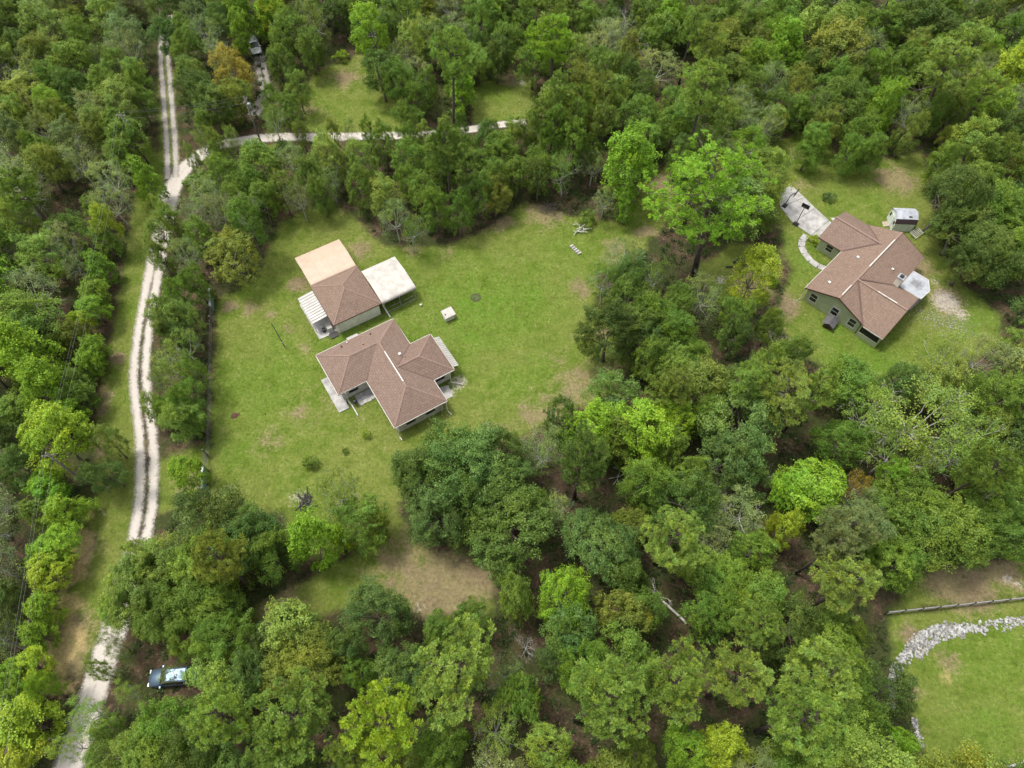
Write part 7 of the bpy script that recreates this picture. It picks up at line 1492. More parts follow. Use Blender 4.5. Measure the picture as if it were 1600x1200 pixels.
# ---- green-walled house
q = Fr('green_house', 'sage green house with brown cross-gabled roof at the right', 'house', 45.0, 80.0, 9.0); q.e.name = 'green_walled_house'
ZE, PT = 2.6, .40
def gable(fr, x0, x1, y0, y1, axis, mat, parent, ze=ZE, pt=PT, th=.14):
    """gabled roof; axis is the ridge direction"""
    if axis == 'x':
        ym = (y0+y1)/2; zr = ze + pt*(y1-y0)/2
        top = [(x0,y0,ze),(x1,y0,ze),(x1,ym,zr),(x0,ym,zr),(x1,y1,ze),(x0,y1,ze)]
        rp = [(x0,ym,zr),(x1,ym,zr)]
    else:
        xm = (x0+x1)/2; zr = ze + pt*(x1-x0)/2
        top = [(x1,y0,ze),(x1,y1,ze),(xm,y1,zr),(xm,y0,zr),(x0,y1,ze),(x0,y0,ze)]
        rp = [(xm,y0,zr),(xm,y1,zr)]
    vs = [fr.p(*p) for p in top] + [fr.p(p[0],p[1],p[2]-th) for p in top]
    o = MB().add(vs, [(0,1,2,3),(3,2,4,5),(6,9,8,7),(9,11,10,8),(0,6,7,1),(5,4,10,11),(0,3,9,6),(3,5,11,9),(1,7,8,2),(2,8,10,4)]).build('roof', mat, parent, uv=True)
    MB().bar(fr.p(rp[0][0],rp[0][1],rp[0][2]+.035), fr.p(rp[1][0],rp[1][1],rp[1][2]+.035), .26, .05).build('ridge_cap', 'ridge', o)
    return o, zr
r1, z1 = gable(q, 72.95, 89.8, 5.85, 15.0, 'x', 'shingle2', q.e)
r2, z2 = gable(q, 82.45, 89.75, 11.4, 18.85, 'y', 'shingle', q.e)
r3, z3 = gable(q, 72.8, 82.5, 2.85, 10.3, 'y', 'shingle2', q.e, ZE, .372)
for i_ in (4, 10): r3.data.vertices[i_].co.y = 5.85 - 9.0      # the near slope stops at the valley
def gwall(fr, x0, x1, y0, y1, ze, axis, pt, mat, parent):
    """box walls with the two gable triangles"""
    if axis == 'x':
        ym = (y0+y1)/2; zr = ze + pt*(y1-y0)/2
        sec = [(y0,-.05),(y1,-.05),(y1,ze),(ym,zr),(y0,ze)]
        vs = [fr.p(x, y_, z_) for x in (x0,x1) for y_, z_ in sec]
    else:
        xm = (x0+x1)/2; zr = ze + pt*(x1-x0)/2
        sec = [(x0,-.05),(x1,-.05),(x1,ze),(xm,zr),(x0,ze)]
        vs = [fr.p(x_, y, z_) for y in (y0,y1) for x_, z_ in sec]
    fs = [(0,1,2,3,4),(9,8,7,6,5)] + [(i,(i+1)%5,5+(i+1)%5,5+i) for i in range(5)]
    return MB().add(vs, fs).build('wall', mat, parent)
gwall(q, 73.35, 89.5, 6.25, 14.6, 2.55, 'x', PT*.97, 'green', q.e)
gwall(q, 82.85, 89.35, 13, 18.5, 2.5, 'y', PT*.97, 'green', q.e)
gwall(q, 73.6, 82.1, 6.0, 9.9, 2.5, 'y', .36, 'green', q.e)
# screened porch at the end of the rear wing
gwall(q, 73.28, 82.05, 3.2, 6.0, 2.5, 'y', .36, 'screen', q.e)
for a_, b_ in (((73.2,3.12),(73.2,6.05)),((73.2,3.12),(82.1,3.12)),((82.12,3.12),(82.12,6.0))):
    MB().bar(q.p(*a_,.42), q.p(*b_,.42), .2, .84).build('knee_wall', 'green', q.e)
    MB().bar(q.p(*a_,2.42), q.p(*b_,2.42), .18, .16).build('header', 'green', q.e)
for x, y in ((73.2,3.12),(73.2,6.0),(76.2,3.12),(79.2,3.12),(82.1,3.12)): MB().box(*q.p(x-.09,y-.09,0), *q.p(x+.09,y+.09,2.5)).build('porch_post', 'green', q.e)
for y in (13.4, 10.0, 7.3): window(q, q.e, 73.35, y, .75, .95, 1.35, 'y', -1, 1, w=.14)
window(q, q.e, 76, 14.6, .9, 1.2, 1.2, 'x', 1); window(q, q.e, 79.5, 14.6, .9, 1.2, 1.2, 'x', 1); window(q, q.e, 82.85, 16.8, .9, 1.0, 1.1, 'y', -1); window(q, q.e, 86, 6.25, .8, 1.6, 1.3, 'x', -1)
gd = MB().box(*q.p(83.6,18.46,0), *q.p(88.6,18.56,2.15)).build('garage_door', 'white', q.e)
for k in range(1,4): MB().box(*q.p(83.6,18.55,.54*k-.02), *q.p(88.6,18.58,.54*k+.02)).build('door_seam', 'whitegap', gd)
dd = MB().box(*q.p(80.9,14.58,0), *q.p(81.8,14.66,2.05)).build('door', 'white', q.e); MB().box(*q.p(81.0,14.66,1.0), *q.p(81.06,14.7,1.1)).build('door_handle', 'steel', dd)
fascia(q, [(72.93,15.03),(82.4,15.03)], 2.5, q.e, 'white', .16, .07); fascia(q, [(82.43,14.9),(82.43,18.87)], 2.5, q.e, 'brown', .16, .06); fascia(q, [(72.78,2.83),(72.78,5.8)], 2.5, q.e, 'white', .14, .06); fascia(q, [(82.52,2.83),(82.52,5.8)], 2.5, q.e, 'white', .14, .06)
for a_, b_, z0_, z1_, dy in (((72.93,15.0),(72.93,10.425),2.6,z1,0),((72.93,5.85),(72.93,10.425),2.6,z1,0),((89.82,5.85),(89.82,10.425),2.6,z1,0),((72.8,2.83),(77.65,2.83),2.6,z3,0),((82.5,2.83),(77.65,2.83),2.6,z3,0)):
    MB().bar(q.p(*a_,z0_-.07), q.p(*b_,z1_-.07), .05, .2).build('rake_board', 'brown', q.e)
for a_, b_, zb in (((82.5,15.0),(86.1,11.7),z2-.05),((89.7,15.0),(86.1,11.7),z2-.05),((82.45,5.9),(77.9,10.1),z3-.02),((72.85,5.9),(77.4,10.1),z3-.02)):
    MB().bar(q.p(*a_,2.65), q.p(*b_,zb+.05), .2, .06).build('valley_flashing', 'valley', r1)
MB().bar(q.p(80.7,10.425,z1+.07), q.p(87.7,10.425,z1+.07), .14, .07).build('ridge_vent', 'white', r1)
MB().bar(q.p(73.7,10.425,z1+.07), q.p(76.0,10.425,z1+.07), .14, .07).build('ridge_vent', 'white', r1)
MB().bar(q.p(77.65,4.4,z3+.07), q.p(77.65,7.3,z3+.07), .14, .07).build('ridge_vent', 'white', r3)
vent(q, r1, 82.0, 12.6, 3.6, .36); vent(q, r1, 75.3, 13.0, 3.45, .36); vent(q, r1, 83.6, 8.0, 3.5, .3)
ch = MB().box(*q.p(81.9,5.9,0), *q.p(82.8,6.7,4.3)).build('chimney', 'cream', q.e); MB().box(*q.p(81.82,5.82,4.3), *q.p(82.88,6.78,4.42)).build('chimney_cap', 'steel', ch); MB().box(*q.p(82.1,6.05,4.42), *q.p(82.6,6.55,4.6)).build('flue', 'dark', ch)
MB().tube([q.p(73.1,14.9,2.45), q.p(73.1,14.9,.2), q.p(72.4,15.1,.12)], .06, 6).build('downspout', 'white', q.e)
# patio, driveway and walk
def covermat():
    m, n, out = newmat('grey_patio_cover_panel')
    tc = N(n, 'ShaderNodeTexCoord').outputs['Object']
    dist = N(n, 'ShaderNodeVectorMath', operation='DISTANCE'); n.links.new(tc, dist.inputs[0]); dist.inputs[1].default_value = q.p(84.6, 4.3, 2.6)
    nn = noise(n, 1.6, 5, .7, tc); n2 = noise(n, 6, 4, .7, tc)
    st = ramp(n, math_(n, 'ADD', dist.outputs['Value'], math_(n, 'MULTIPLY', math_(n, 'SUBTRACT', nn, .5), 1.6)), 1.25, .35)
    c = mixc(n, ramp(n, nn, .3, .7), (.26, .275, .30), (.33, .345, .37))
    c = mixc(n, math_(n, 'MULTIPLY', st, .75), c, (.10, .10, .105))
    c = mixc(n, math_(n, 'MULTIPLY', st, ramp(n, n2, .58, .7)), c, (.42, .40, .38))
    p = N(n, 'ShaderNodeBsdfPrincipled'); p.inputs['Roughness'].default_value = .55; n.links.new(c, p.inputs['Base Color']); n.links.new(p.outputs[0], out.inputs[0])
    return m
M['cover'] = covermat()
pc = MB().prism([q.p(*v)[:2] for v in ((82.56,5.9),(82.56,2.62),(84.76,2.44),(86.4,3.54),(86.4,5.9))], 2.48, 2.58).build('patio_cover', 'cover', q.e)
for a_, b_ in (((82.56,2.6),(84.77,2.42)),((84.77,2.42),(86.43,3.52)),((86.43,3.52),(86.43,5.9))): MB().bar(q.p(*a_,2.54), q.p(*b_,2.54), .07, .16).build('cover_edge', 'white', pc)
for x_, y_ in ((84.7,2.55),(86.3,3.6),(86.3,5.5)): MB().box(*q.p(x_-.05,y_-.05,0), *q.p(x_+.05,y_+.05,2.48)).build('cover_post', 'white', pc)
slab('rear_patio', 45, [(82.3,6.2),(86.3,6.2),(86.3,3.6),(84.7,2.6),(82.3,2.8)], .10, 'concrete', 'concrete floor under the grey patio cover')
dw = struct(bpy.data.objects.new('driveway_slabs', None)); COLL.objects.link(dw); dw.location = frame_world(45, 87, 22.5); dw['label'] = 'pale concrete driveway of the green-walled house'
for i, pl in enumerate(([(84.6,18.62),(89.0,18.62),(89.2,20.2),(84.6,20.4)], [(84.6,20.46),(89.2,20.26),(90.0,23.15),(84.9,23.85)], [(84.9,23.92),(90.0,23.22),(90.8,25.6),(86.3,27)], [(86.3,27.07),(90.8,25.67),(91.6,28.6),(88.8,29.2)])):
    slab('concrete_slab', 45, pl, .10 + .006*(i % 2), 'palecon', None, dw)
wk = struct(bpy.data.objects.new('garden_walk', None)); COLL.objects.link(wk); wk.location = frame_world(45, 81, 18.5); wk['label'] = 'curved pale concrete walk from driveway to front door'
WK = [(84.2,21.0),(82.9,20.9),(81.7,20.3),(80.9,19.2),(80.3,17.8),(80.2,16.4),(80.6,15.0)]
for (ax,ay),(bx,by) in zip(WK[:-1], WK[1:]):
    L_ = math.hypot(bx-ax, by-ay); tx, ty = (bx-ax)/L_, (by-ay)/L_; nx_, ny_ = -ty*.5, tx*.5
    ax, ay, bx, by = ax+tx*.03, ay+ty*.03, bx-tx*.03, by-ty*.03
    slab('walk_slab', 45, [(ax-nx_,ay-ny_),(bx-nx_,by-ny_),(bx+nx_,by+ny_),(ax+nx_,ay+ny_)], .085, 'palecon', None, wk)
slab('side_path', 45, [(89.3,18.9),(91.2,17.3),(91.8,18.2),(89.9,20.4)], .08, 'palecon', 'short pale path beside the garage corner')
def hoop(x, y, rz, label, framed):
    t = thing('basketball_hoop', label, 'basketball hoop', frame_world(45, x, y), rz, 'portable basketball hoops')
    MB().add([(-.45,-.35,.11),(.45,-.35,.11),(.45,.35,.11),(-.45,.35,.11),(-.3,-.2,.35),(.3,-.2,.35),(.3,.2,.35),(-.3,.2,.35)],[(4,5,6,7),(0,1,5,4),(1,2,6,5),(2,3,7,6),(3,0,4,7)]).build('base', 'dark', t)
    MB().tube([(0,0,.2),(0,.15,2.2),(0,.55,3.1)], [.06,.055,.05], 8).build('pole', 'dark', t)
    b = MB()
    if framed:
        b.bar((-.6,.8,2.9),(.6,.8,2.9),.05,.08).bar((-.6,.8,3.6),(.6,.8,3.6),.05,.08).bar((-.6,.8,2.9),(-.6,.8,3.6),.06,.06).bar((.6,.8,2.9),(.6,.8,3.6),.06,.06).bar((-.2,.8,2.9),(-.2,.8,3.6),.05,.05).bar((.2,.8,2.9),(.2,.8,3.6),.05,.05)
        bb = b.build('backboard', 'dark', t); MB().box(-.58,.81,2.93,.58,.82,3.57).build('board_panel', 'screen', bb) if False else None
    else: bb = b.box(-.6,.78,2.85,.6,.84,3.6).build('backboard', 'dark', t)
    MB().tube([(.23*math.cos(k*.5236), 1.1+.23*math.sin(k*.5236), 3.02) for k in range(13)], .012, 5).build('rim', 'red', t)
    for s_ in (-.15,.15): MB().bar((s_,.5,3.0),(s_,.8,3.2),.04,.04).build('arm', 'dark', t)
hoop(84.95, 23.4, R(-40), 'black portable basketball hoop with solid backboard on the concrete driveway', False)
hoop(87.0, 26.8, R(-130), 'portable basketball hoop with open framed backboard at the far driveway end', True)

M['shedtop'] = simple('weathered_grey_metal_roof', (.42, .44, .49), .45, .2, 1.5)
# ---- gambrel shed
t = thing('barn_shed', 'white gambrel-roofed barn shed beside the green-walled house', 'shed', (59.3, 76.6, 0), R(-3))
gp = [(-1.45,1.55),(-1.15,2.25),(0,2.75),(1.15,2.25),(1.45,1.55)]
sec = [(-1.4,0),(1.4,0),(1.4,1.6),(1.1,2.2),(0,2.68),(-1.1,2.2),(-1.4,1.6)]
MB().add([(x,y,z) for x in (-1.5,1.5) for y,z in sec], [tuple(range(6,-1,-1)), tuple(range(7,14))] + [(i,(i+1)%7,7+(i+1)%7,7+i) for i in range(7)]).build('wall', 'shedwall', t)
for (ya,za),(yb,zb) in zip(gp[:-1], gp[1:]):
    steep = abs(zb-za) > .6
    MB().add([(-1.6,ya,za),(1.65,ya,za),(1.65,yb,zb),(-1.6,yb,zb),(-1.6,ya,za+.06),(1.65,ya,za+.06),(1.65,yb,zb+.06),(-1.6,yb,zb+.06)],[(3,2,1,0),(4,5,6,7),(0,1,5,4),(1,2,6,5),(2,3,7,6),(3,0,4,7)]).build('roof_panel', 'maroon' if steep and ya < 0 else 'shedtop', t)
o = MB().box(-1.56,-.45,0,-1.51,.45,1.9).build('door', 'shedwall', t); MB().bar((-1.57,-.42,.1),(-1.57,.42,1.8),.05,.03).build('door_brace', 'white', o)
for y in (-.95,.95):
    o = MB().box(-1.55,y-.2,1.0,-1.51,y+.2,1.6).build('window', 'glass', t); MB().box(-1.57,y-.26,.92,-1.55,y+.26,1.0).build('window_sill', 'white', o)
MB().box(.25,-.9,2.4,.75,-.7,2.52).build('roof_patch', 'dark', t)
MB().add([(-1.5,-.5,.15),(-2.4,-.5,.02),(-2.4,.5,.02),(-1.5,.5,.15),(-1.5,-.5,.05),(-2.4,-.5,-.02),(-2.4,.5,-.02),(-1.5,.5,.05)],[(0,1,2,3),(7,6,5,4),(0,4,5,1),(1,5,6,2),(2,6,7,3),(3,7,4,0)]).build('ramp', 'wood', t)
t = thing('lattice_rack', 'white slatted rack leaning beside the barn shed', 'rack', (61.2, 74.5, 0), R(35))
for k in range(6): MB().bar((-.9,-.6+.22*k,.35+.05*k),(.9,-.6+.22*k,.5+.05*k),.06,.03).build('slat', 'white', t)
for x in (-.85,.85): MB().bar((x,-.7,.38),(x,.6,.62),.07,.05).build('rail', 'white', t); MB().box(x-.04,-.6,0,x+.04,-.52,.4).build('leg', 'white', t)

# ---- dog house
t = thing('dog_house', 'small dark-roofed brown dog house beside the green wall', 'dog house', frame_world(45, 73.6-1.6, 9.55), R(52))
MB().add([(x,y,z) for x in (-.75,.75) for y,z in ((-.6,0),(.6,0),(.6,.85),(0,1.25),(-.6,.85))], [(4,3,2,1,0),(5,6,7,8,9)] + [(i,(i+1)%5,5+(i+1)%5,5+i) for i in range(5)]).build('wall', 'brown', t)
for s_ in (-1,1): MB().add([(-.95,0,1.3),(.95,0,1.3),(.95,s_*.85,.78),(-.95,s_*.85,.78),(-.95,0,1.24),(.95,0,1.24),(.95,s_*.85,.72),(-.95,s_*.85,.72)], [(0,1,2,3),(7,6,5,4),(0,4,5,1),(1,5,6,2),(2,6,7,3),(3,7,4,0)]).build('roof_panel', 'darkroof', t)
MB().box(-.78,-.25,.05,-.74,.25,.62).build('doorway', 'dark', t)

# ------------------------------------------------------------------ vehicles
def car(name, label, loc, rz, paint, L=4.7, W=1.82, Hc=1.65, pickup=False):
    t = thing(name, label, 'car' if not pickup else 'truck', loc, rz)
    hl = L/2
    # body: loft of rounded cross-sections along x (front is +x)
    st = [(-hl,.45,.80,.78),(-hl+.12,.30,.95,.90),(-hl+.9,.24,1.02,.985),(-.3,.22,1.02,1.0),(.75,.22,1.02,1.0),(hl-1.0,.24,.98,.985),(hl-.35,.26,.86,.93),(hl-.06,.34,.72,.82),(hl,.45,.62,.74)]
    def loft(st, ny=8):
        vs, fs = [], []
        for x,z0,z1,k in st:
            w_ = W/2*k; zz = [(-w_*.94,z0),(-w_,z0+.18),(-w_,z1-.14),(-w_*.9,z1-.02),(0,z1+.02),(w_*.9,z1-.02),(w_,z1-.14),(w_,z0+.18),(w_*.94,z0)]
            vs += [(x,y,z) for y,z in zz]
        m = 9
        for i in range(len(st)-1):
            for j in range(m): fs.append((i*m+j, i*m+(j+1)%m, (i+1)*m+(j+1)%m, (i+1)*m+j))
        fs += [tuple(range(m)), tuple(range((len(st)-1)*m, len(st)*m))[::-1]]
        return MB().add(vs, fs)
    body = loft(st).build('body', paint, t, smooth=True)
    x0, x1, x2, x3 = (-hl+.25, -hl+.75, .35, 1.15) if not pickup else (-.9, -.65, .55, 1.15)
    a_, b_ = W/2*.93, W/2*.74
    cab = [(x0,-a_,1.0),(x3,-a_,.98),(x3,a_,.98),(x0,a_,1.0),(x1,-b_,Hc-.04),(x2,-b_,Hc-.04),(x2,b_,Hc-.04),(x1,b_,Hc-.04)]
    MB().add(cab, [(0,1,5,4),(1,2,6,5),(2,3,7,6),(3,0,4,7)]).build('glasshouse', 'glass', t)
    MB().add([(x1-.05,-b_-.03,Hc-.05),(x2+.08,-b_-.03,Hc-.05),(x2+.08,b_+.03,Hc-.05),(x1-.05,b_+.03,Hc-.05),(x1+.1,-b_+.12,Hc),(x2-.1,-b_+.12,Hc),(x2-.1,b_-.12,Hc),(x1+.1,b_-.12,Hc)],
             [(4,5,6,7),(0,1,5,4),(1,2,6,5),(2,3,7,6),(3,0,4,7),(3,2,1,0)]).build('roof', paint, t)
    for s_ in (-1,1):
        for p_, q_ in (((x3,s_*a_,.98),(x2,s_*b_,Hc-.05)), ((x0,s_*a_,1.0),(x1,s_*b_,Hc-.05)), (((x0+x3)/2-.1,s_*a_,1.0),((x1+x2)/2-.1,s_*(b_+.01),Hc-.05))): MB().bar(p_, q_, .07, .07).build('pillar', paint, t)
        for xw in (-hl+.85, hl-.85):
            o = MB().tube([(xw,s_*(W/2-.22),.33),(xw,s_*(W/2+.01),.33)], .33, 16).build('wheel', 'tyre', t); MB().tube([(xw,s_*(W/2-.2),.33),(xw,s_*(W/2+.025),.33)], .2, 12).build('rim', 'rim', o)
        MB().box(hl-.16,s_*W*.36-.18,.60,hl-.02,s_*W*.36+.18,.74).build('headlight', 'lamp', t); MB().box(-hl-.01,s_*W*.38-.12,.7,-hl+.1,s_*W*.38+.12,.9).build('tail_light', 'red', t)
        MB().box(x3-.25,s_*(W/2+.12)-.09,.98,x3-.12,s_*(W/2+.12)+.09,1.12).build('mirror', paint, t)
    MB().box(hl-.05,-.5,.40,hl+.02,.5,.56).build('grille', 'dark', t)
    if pickup: MB().box(-hl+.15,-W/2*.85,1.0,-1.0,W/2*.85,1.035).build('bed', 'dark', t)
    return t
car('parked_car', 'silver-blue car half hidden under trees at bottom left', (-35.7, 11.75, 0), R(184), 'bluepaint', 4.9)
car('parked_car', 'white car under trees at the end of the spur track', (-47.6, 120.6, 0), R(-68), 'whitepaint', 4.8, 1.9, 1.7)

# ------------------------------------------------------------------ poles, wires, fences, gates
def upole(x, y, h_, rz, label, can):
    t = thing('utility_pole', label, 'utility pole', (x, y, 0), rz, 'utility poles along the track')
    MB().tube([(0,0,-.2),(0,0,h_*.5),(0,0,h_)], [.17,.14,.11], 8).build('pole', 'pole', t, smooth=True)
    MB().box(-.75,-.06,h_-.6,.75,.06,h_-.48).build('crossarm', 'pole', t)
    for x_ in (-.6,0,.6): MB().tube([(x_,0,h_-.48 if x_ else h_),(x_,0,h_-.36 if x_ else h_+.1),(x_,0,h_-.28 if x_ else h_+.2)], [.05,.07,.03], 6).build('insulator', 'steel', t)
    if can:
        o = MB().tube([(.38,-.1,h_-2.2),(.38,-.1,h_-2.1),(.38,-.1,h_-1.3),(.38,-.1,h_-1.2)], [.2,.27,.27,.12], 12).build('transformer', 'steel', t); MB().tube([(.38,-.1,h_-1.2),(.38,-.1,h_-1.0)], .05, 6).build('bushing', 'steel', o)
    return t
PO = [(-43.6,-8.,10.0),(-51.0,33.2,10.0),(-59.2,89.8,10.0)]
PX2 = (-41.4, 94.0, 9.5)
upole(*PO[1], R(12), 'leaning-looking utility pole base beside the yellow-lime tree at left', False)['label'] = 'utility pole rising through the yellow-lime tree at left'
upole(*PO[2], R(-5), 'utility pole with transformer rising from the woods at upper left', True)
upole(*PX2, R(80), 'utility pole with grey transformer beside the sandy road junction', True)
def wire(p, q, sag, label, group, rad=.005):
    p, q = np.array(p, float), np.array(q, float)
    pts = [tuple(p + (q-p)*t_ + np.array([0,0,-4*sag*t_*(1-t_)])) for t_ in np.linspace(0,1,15)]
    o = MB().tube([(a_[0]-p[0],a_[1]-p[1],a_[2]-p[2]) for a_ in pts], rad, 4).build('power_line', 'wire', None, loc=tuple(p)); tag(o, label, 'wire', group)
for k, (dx, nm) in enumerate(((-1.0,'left'),(0,'middle'),(1.0,'right'))):
    z_ = 9.8 if dx else 10.2
    wire((PO[2][0]+dx*.6,PO[2][1],z_), (PO[1][0]+dx*.6,PO[1][1],z_), 1.1, f'{nm} overhead wire above the left hedgerow, upper span', 'overhead wires')
    wire((PO[1][0]+dx*.6,PO[1][1],z_), (PO[0][0]+dx*.6,PO[0][1],z_), .7, f'{nm} overhead wire at lower left, nearest span', 'overhead wires')
    wire((PO[2][0]+.2,PO[2][1]+dx*.9,z_-.2), (PX2[0],PX2[1]+dx*.9,9.2), .35, f'{("lower","middle","upper")[k]} overhead wire crossing the two-rut track', 'overhead wires')
t = thing('yard_light_pole', 'slim dark pole standing alone on the lawn left of the workshop', 'pole', (-31.1, 54.0, 0), 0)
MB().tube([(0,0,-.1),(-.12,.0,2.6),(-.25,.02,5.2)], [.075,.065,.05], 8).build('post', 'pole', t); MB().box(-.1,-.16,.9,.05,-.06,1.25).build('meter_box', 'steel', t); MB().tube([(-.25,.02,5.2),(-.25,.02,5.35)], .08, 8).build('cap', 'dark', t)
FX = [(-44.0,66.5),(-43.1,63.2),(-41.8,57.6),(-40.2,50.0),(-38.9,43.5),(-37.7,37.4),(-37.0,33.6),(-36.2,29.6)]
fe = thing('wire_fence', 'thin wire fence along the left side of the main lawn', 'fence', (FX[2][0], FX[2][1], 0))
def L_(p, z): return (p[0]-FX[2][0], p[1]-FX[2][1], z)
for a_, b_ in zip(FX[:-1], FX[1:]):
    for tt in (0, .5):
        p_ = (a_[0]+(b_[0]-a_[0])*tt, a_[1]+(b_[1]-a_[1])*tt); MB().tube([L_(p_,-.1), L_(p_,1.25)], .055, 6).build('fence_post', 'pole', fe)
for a_, b_ in list(zip(FX[:-1], FX[1:]))[2:5]:
    for z_ in (.4,.8,1.15): MB().tube([L_(a_,z_), L_(b_,z_)], .006, 4).build('strand', 'wire', fe)
def gate(a_, b_, label):
    cx, cy = a_; L = math.hypot(b_[0]-a_[0], b_[1]-a_[1]); t = thing('farm_gate', label, 'gate', (cx, cy, 0), math.atan2(b_[1]-a_[1], b_[0]-a_[0]), 'green gates on the lawn fence')
    MB().add([(.1,-.02,.25),(L*.62,-.02,.25),(L*.62,-.02,1.5),(.1,-.02,1.5),(.1,.32,.25),(L*.62,.32,.25),(L*.62,.32,1.5),(.1,.32,1.5)],[(3,2,1,0),(4,5,6,7),(0,1,5,4),(1,2,6,5),(2,3,7,6),(3,0,4,7)]).build('gate_panel', 'gate', t)
    MB().box(.1,.02,1.5,L*.62,.28,1.535).build('top_rail', 'steel', t)
    for x_ in (0, L*.64, L): MB().tube([(x_,.1,-.1),(x_,.1,1.9)], .09, 8).build('gate_post', 'pole', t)
    for z_ in (.35,.7,1.05,1.4): MB().bar((L*.64,.1,z_),(L,.1,z_),.05,.05).build('gate_bar', 'dark', t)
gate((-43.1,63.1), (-41.75,57.8), 'green metal gate at the upper left edge of the lawn')
gate((-36.9,32.2), (-37.9,37.6), 'green metal gate at the lower left edge of the lawn')
fe2 = thing('board_fence', 'grey wire and rail fence above the stone bank at lower right', 'fence', (42.3, 18.5, 0))
e0, e1 = np.array([41.2,18.3]), np.array([63.0,20.5]); nF = 12
for k in range(nF):
    p_ = e0 + (e1-e0)*k/(nF-1); MB().tube([(p_[0]-42.3,p_[1]-18.5,-.1),(p_[0]-42.3,p_[1]-18.5,1.2)], .07, 6).build('fence_post', 'dark', fe2)
    if k < nF-1:
        n_ = e0 + (e1-e0)*(k+1)/(nF-1)
        for z_ in (.3,.65,1.0): MB().bar((p_[0]-42.3,p_[1]-18.5,z_),(n_[0]-42.3,n_[1]-18.5,z_),.06,.09).build('rail', 'pole' if z_ < 1 else 'steel', fe2)
# white rail fence at the lower right corner of the field
t = thing('rail_fence', 'white rail fence corner at the bottom right edge', 'fence', (49.3, 3.41, 0))
RF = [(-3.6,.45),(-1.9,.28),(0,0),(1.5,.45),(3.4,1.1),(5.4,1.8)]
for x_, y_ in RF: MB().box(x_-.07,y_-.07,0,x_+.07,y_+.07,1.0).build('fence_post', 'white', t)
for (xa,ya),(xb,yb) in zip(RF[1:-1], RF[2:]):
    for z_ in (.35,.66,.93): MB().bar((xa,ya,z_),(xb,yb,z_),.12,.14).build('rail', 'white', t)

# ------------------------------------------------------------------ stone bank, piles, logs
def stones(n, P, wd, smin, smax, seed):
    r = np.random.default_rng(seed); Q = smooth_path(P, .3); V, F = [], []
    ico = [(0,0,1),(.9,0,.35),(.28,.85,.35),(-.73,.53,.35),(-.73,-.53,.35),(.28,-.85,.35),(.6,.45,-.5),(-.25,.75,-.5),(-.8,0,-.5),(-.25,-.75,-.5),(.6,-.45,-.5)]
    fc = [(0,1,2),(0,2,3),(0,3,4),(0,4,5),(0,5,1),(1,6,2),(2,7,3),(3,8,4),(4,9,5),(5,10,1),(6,7,2),(7,8,3),(8,9,4),(9,10,5),(10,6,1)]
    ico = np.array(ico); fc = np.array(fc)
    for k in range(n):
        c = Q[r.integers(len(Q))] + r.normal(0, wd*.5, 2); s = r.uniform(smin, smax)
        a_ = r.uniform(0, 6.28); v = ico*r.uniform(.65, 1.25, (11,1))*s*np.array([1, r.uniform(.6,1), r.uniform(.5,.85)])
        v = np.c_[v[:,0]*math.cos(a_)-v[:,1]*math.sin(a_), v[:,0]*math.sin(a_)+v[:,1]*math.cos(a_), v[:,2]] + np.array([c[0], c[1], s*.12])
        F.append(fc + 11*len(V)); V.append(v)
    return np.concatenate(V), np.concatenate(F)
VV, FF, off = [], [], 0
for i, (P, n_, wd, s0, s1) in enumerate(zip(RIP, (170,700,240,200,110,50), (.4,.55,.4,.38,.3,.4), (.10,.10,.09,.09,.08,.08), (.24,.27,.22,.22,.2,.18))):
    V, F = stones(n_, P, wd, s0, s1, 50+i); VV.append(V); FF.append(F + off); off += len(V)
o = link('stone_bank', npmesh('stone_bank', np.concatenate(VV), np.concatenate(FF), 'rock')); o['kind'] = 'stuff'; o['label'] = 'bank of loose white rubble stones curving round the field'; o['category'] = 'stones'
VV, FF, off = [], [], 0
for i, (P, n_) in enumerate((([(57.5,60.5),(60.5,57.5),(63.5,57.5)], 420), ([(61.2,63.5),(62.8,61.0)], 160), ([(36.2,55.5),(38.5,53.0)], 90), ([(-24.9,31.6),(-24.3,31.8)], 60))):
    V, F = stones(n_, P, 2.2 if i < 3 else 1.0, .04, .12, 80+i); VV.append(V); FF.append(F + off); off += len(V)
o = link('loose_gravel', npmesh('loose_gravel', np.concatenate(VV), np.concatenate(FF), 'ashpale')); o['kind'] = 'stuff'; o['label'] = 'pale loose gravel scattered beside the patio and burn pile'; o['category'] = 'gravel'
def pile(name, label, loc, n, L, rad, spread, mat, seed, cat='brush pile', flat=.5):
    r = np.random.default_rng(seed); t = thing(name, label, cat, (loc[0], loc[1], 0), 0)
    for k in range(n):
        c = np.array([r.normal(0,spread), r.normal(0,spread), r.uniform(.08, flat)]); a_ = r.uniform(0,6.28); d = np.array([math.cos(a_), math.sin(a_), r.uniform(-.25,.35)])*L*r.uniform(.5,1)/2
        p_, q_ = c-d, c+d; p_[2] = max(p_[2], .04); q_[2] = max(q_[2], .04); m_ = (p_+q_)/2 + r.normal(0,.06*L,3); m_[2] = max(m_[2], .05)
        MB().tube([tuple(p_), tuple(m_), tuple(q_)], [rad*r.uniform(.7,1.2), rad, rad*.4], 5).build('branch', mat, t)
    return t
pile('burn_pile', 'grey ashy burn pile on the lower lawn', (-24.8,31.5), 34, 1.5, .06, .6, 'ash', 1, 'burn pile', .25)
pile('brush_pile', 'brown brush pile in the woods right of the grey twiggy tree', (14.6,34.4), 26, 3.0, .05, .9, 'palebark', 2)
pile('brush_pile', 'grey heap of fallen branches at the top edge of the lawn', (5.6,79.6), 20, 2.6, .04, .7, 'bark', 3)
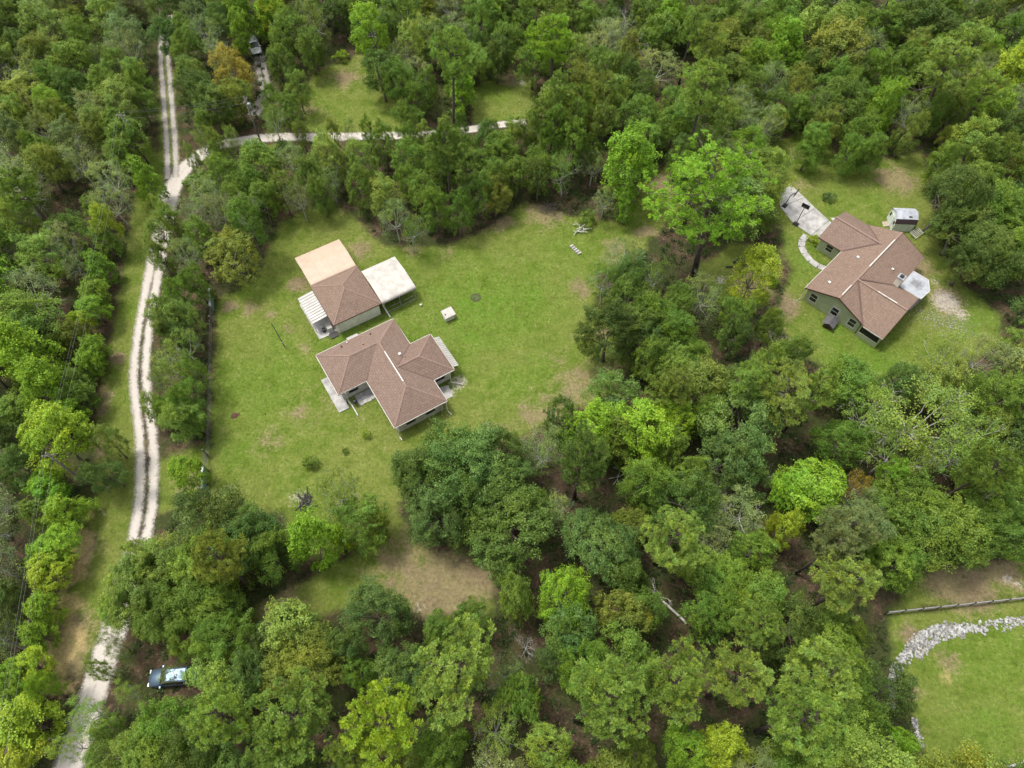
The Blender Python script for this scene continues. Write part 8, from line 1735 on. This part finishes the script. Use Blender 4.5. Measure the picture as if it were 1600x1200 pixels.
pile('brush_pile', 'low brown debris heap beside the shrub near the log pile', (10.6,75.6), 14, 1.6, .07, .5, 'palebark', 4)
pile('brush_pile', 'tangle of pale fallen limbs in the lower right woods', (22.5,33.0), 22, 3.6, .03, 1.0, 'dead', 5)
pile('brush_pile', 'dark debris heap under the yellow-green tree left of the green-walled house', (33.5,68.5), 12, 1.6, .12, .5, 'ash', 6)
t = thing('log_pile', 'short row of pale cut logs at the right lawn edge', 'logs', (9.4, 71.5, 0), R(-52))
for k in range(5): o = MB().tube([(-.8+.45*k,-.3,.16),(-.75+.45*k,.3,.17)], .17, 9).build('log', 'palebark', t); MB().tube([(-.76+.45*k,.3,.17),(-.76+.45*k,.31,.17)], .12, 9).build('cut_end', 'wood', o)
def fallen(label, a_, b_, rad, seed, mat='dead'):
    r = np.random.default_rng(seed); t = thing('fallen_trunk', label, 'fallen trunk', (a_[0], a_[1], 0), 0); d = np.array([b_[0]-a_[0], b_[1]-a_[1]])
    MB().tube([(0,0,rad+.02),(d[0]*.5,d[1]*.5,rad*.9+.25),(d[0],d[1],.5)], [rad, rad*.75, rad*.3], 7).build('trunk', mat, t)
    for k in range(5):
        tt = r.uniform(.4,1); mb = MB(); branchy(mb, r, np.array([d[0]*tt, d[1]*tt, .4]), np.array([d[0], d[1], 0])/np.linalg.norm(d) + r.normal(0,.8,3)*np.array([1,1,.3]) + np.array([0,0,.3]), 1.2, .05, 2); mb.build('branch', mat, t)
fallen('long pale fallen trunk in a gap of the lower centre woods', (19.2,17.3), (14.6,21.8), .16, 1)
fallen('grey trunk lying across the sandy track at bottom left', (-43.0,6.5), (-49.5,5.5), .13, 2, 'palebark')
t = thing('tree_stump', 'reddish ant mound on the lawn left of the house', 'mound', (-35.8, 43.3, 0)); t.name = 'ant_mound'
MB().tube([(0,0,-.02),(0,0,.1),(.03,0,.2),(.02,0,.26)], [.5,.38,.2,.05], 9).build('soil', 'brown', t); MB().tube([(.4,.2,0),(.4,.2,.08),(.4,.2,.1)], [.2,.12,.03], 7).build('spill', 'brown', t)
t = thing('septic_lid', 'dark round scorched ring on the lawn right of the white carport', 'ring', (-5.2, 62.5, 0)); t.name = 'scorched_ring'
MB().tube([(0,0,0),(0,0,.05)], [.8,.6], 18).build('ash_bed', simple('scorched_turf', (.075,.10,.032), .95, .3, 5), t); pl_ = MB().tube([(.62*math.cos(k*.524),.62*math.sin(k*.524),.06) for k in range(13)], .025, 5).build('rim', 'brown', t)
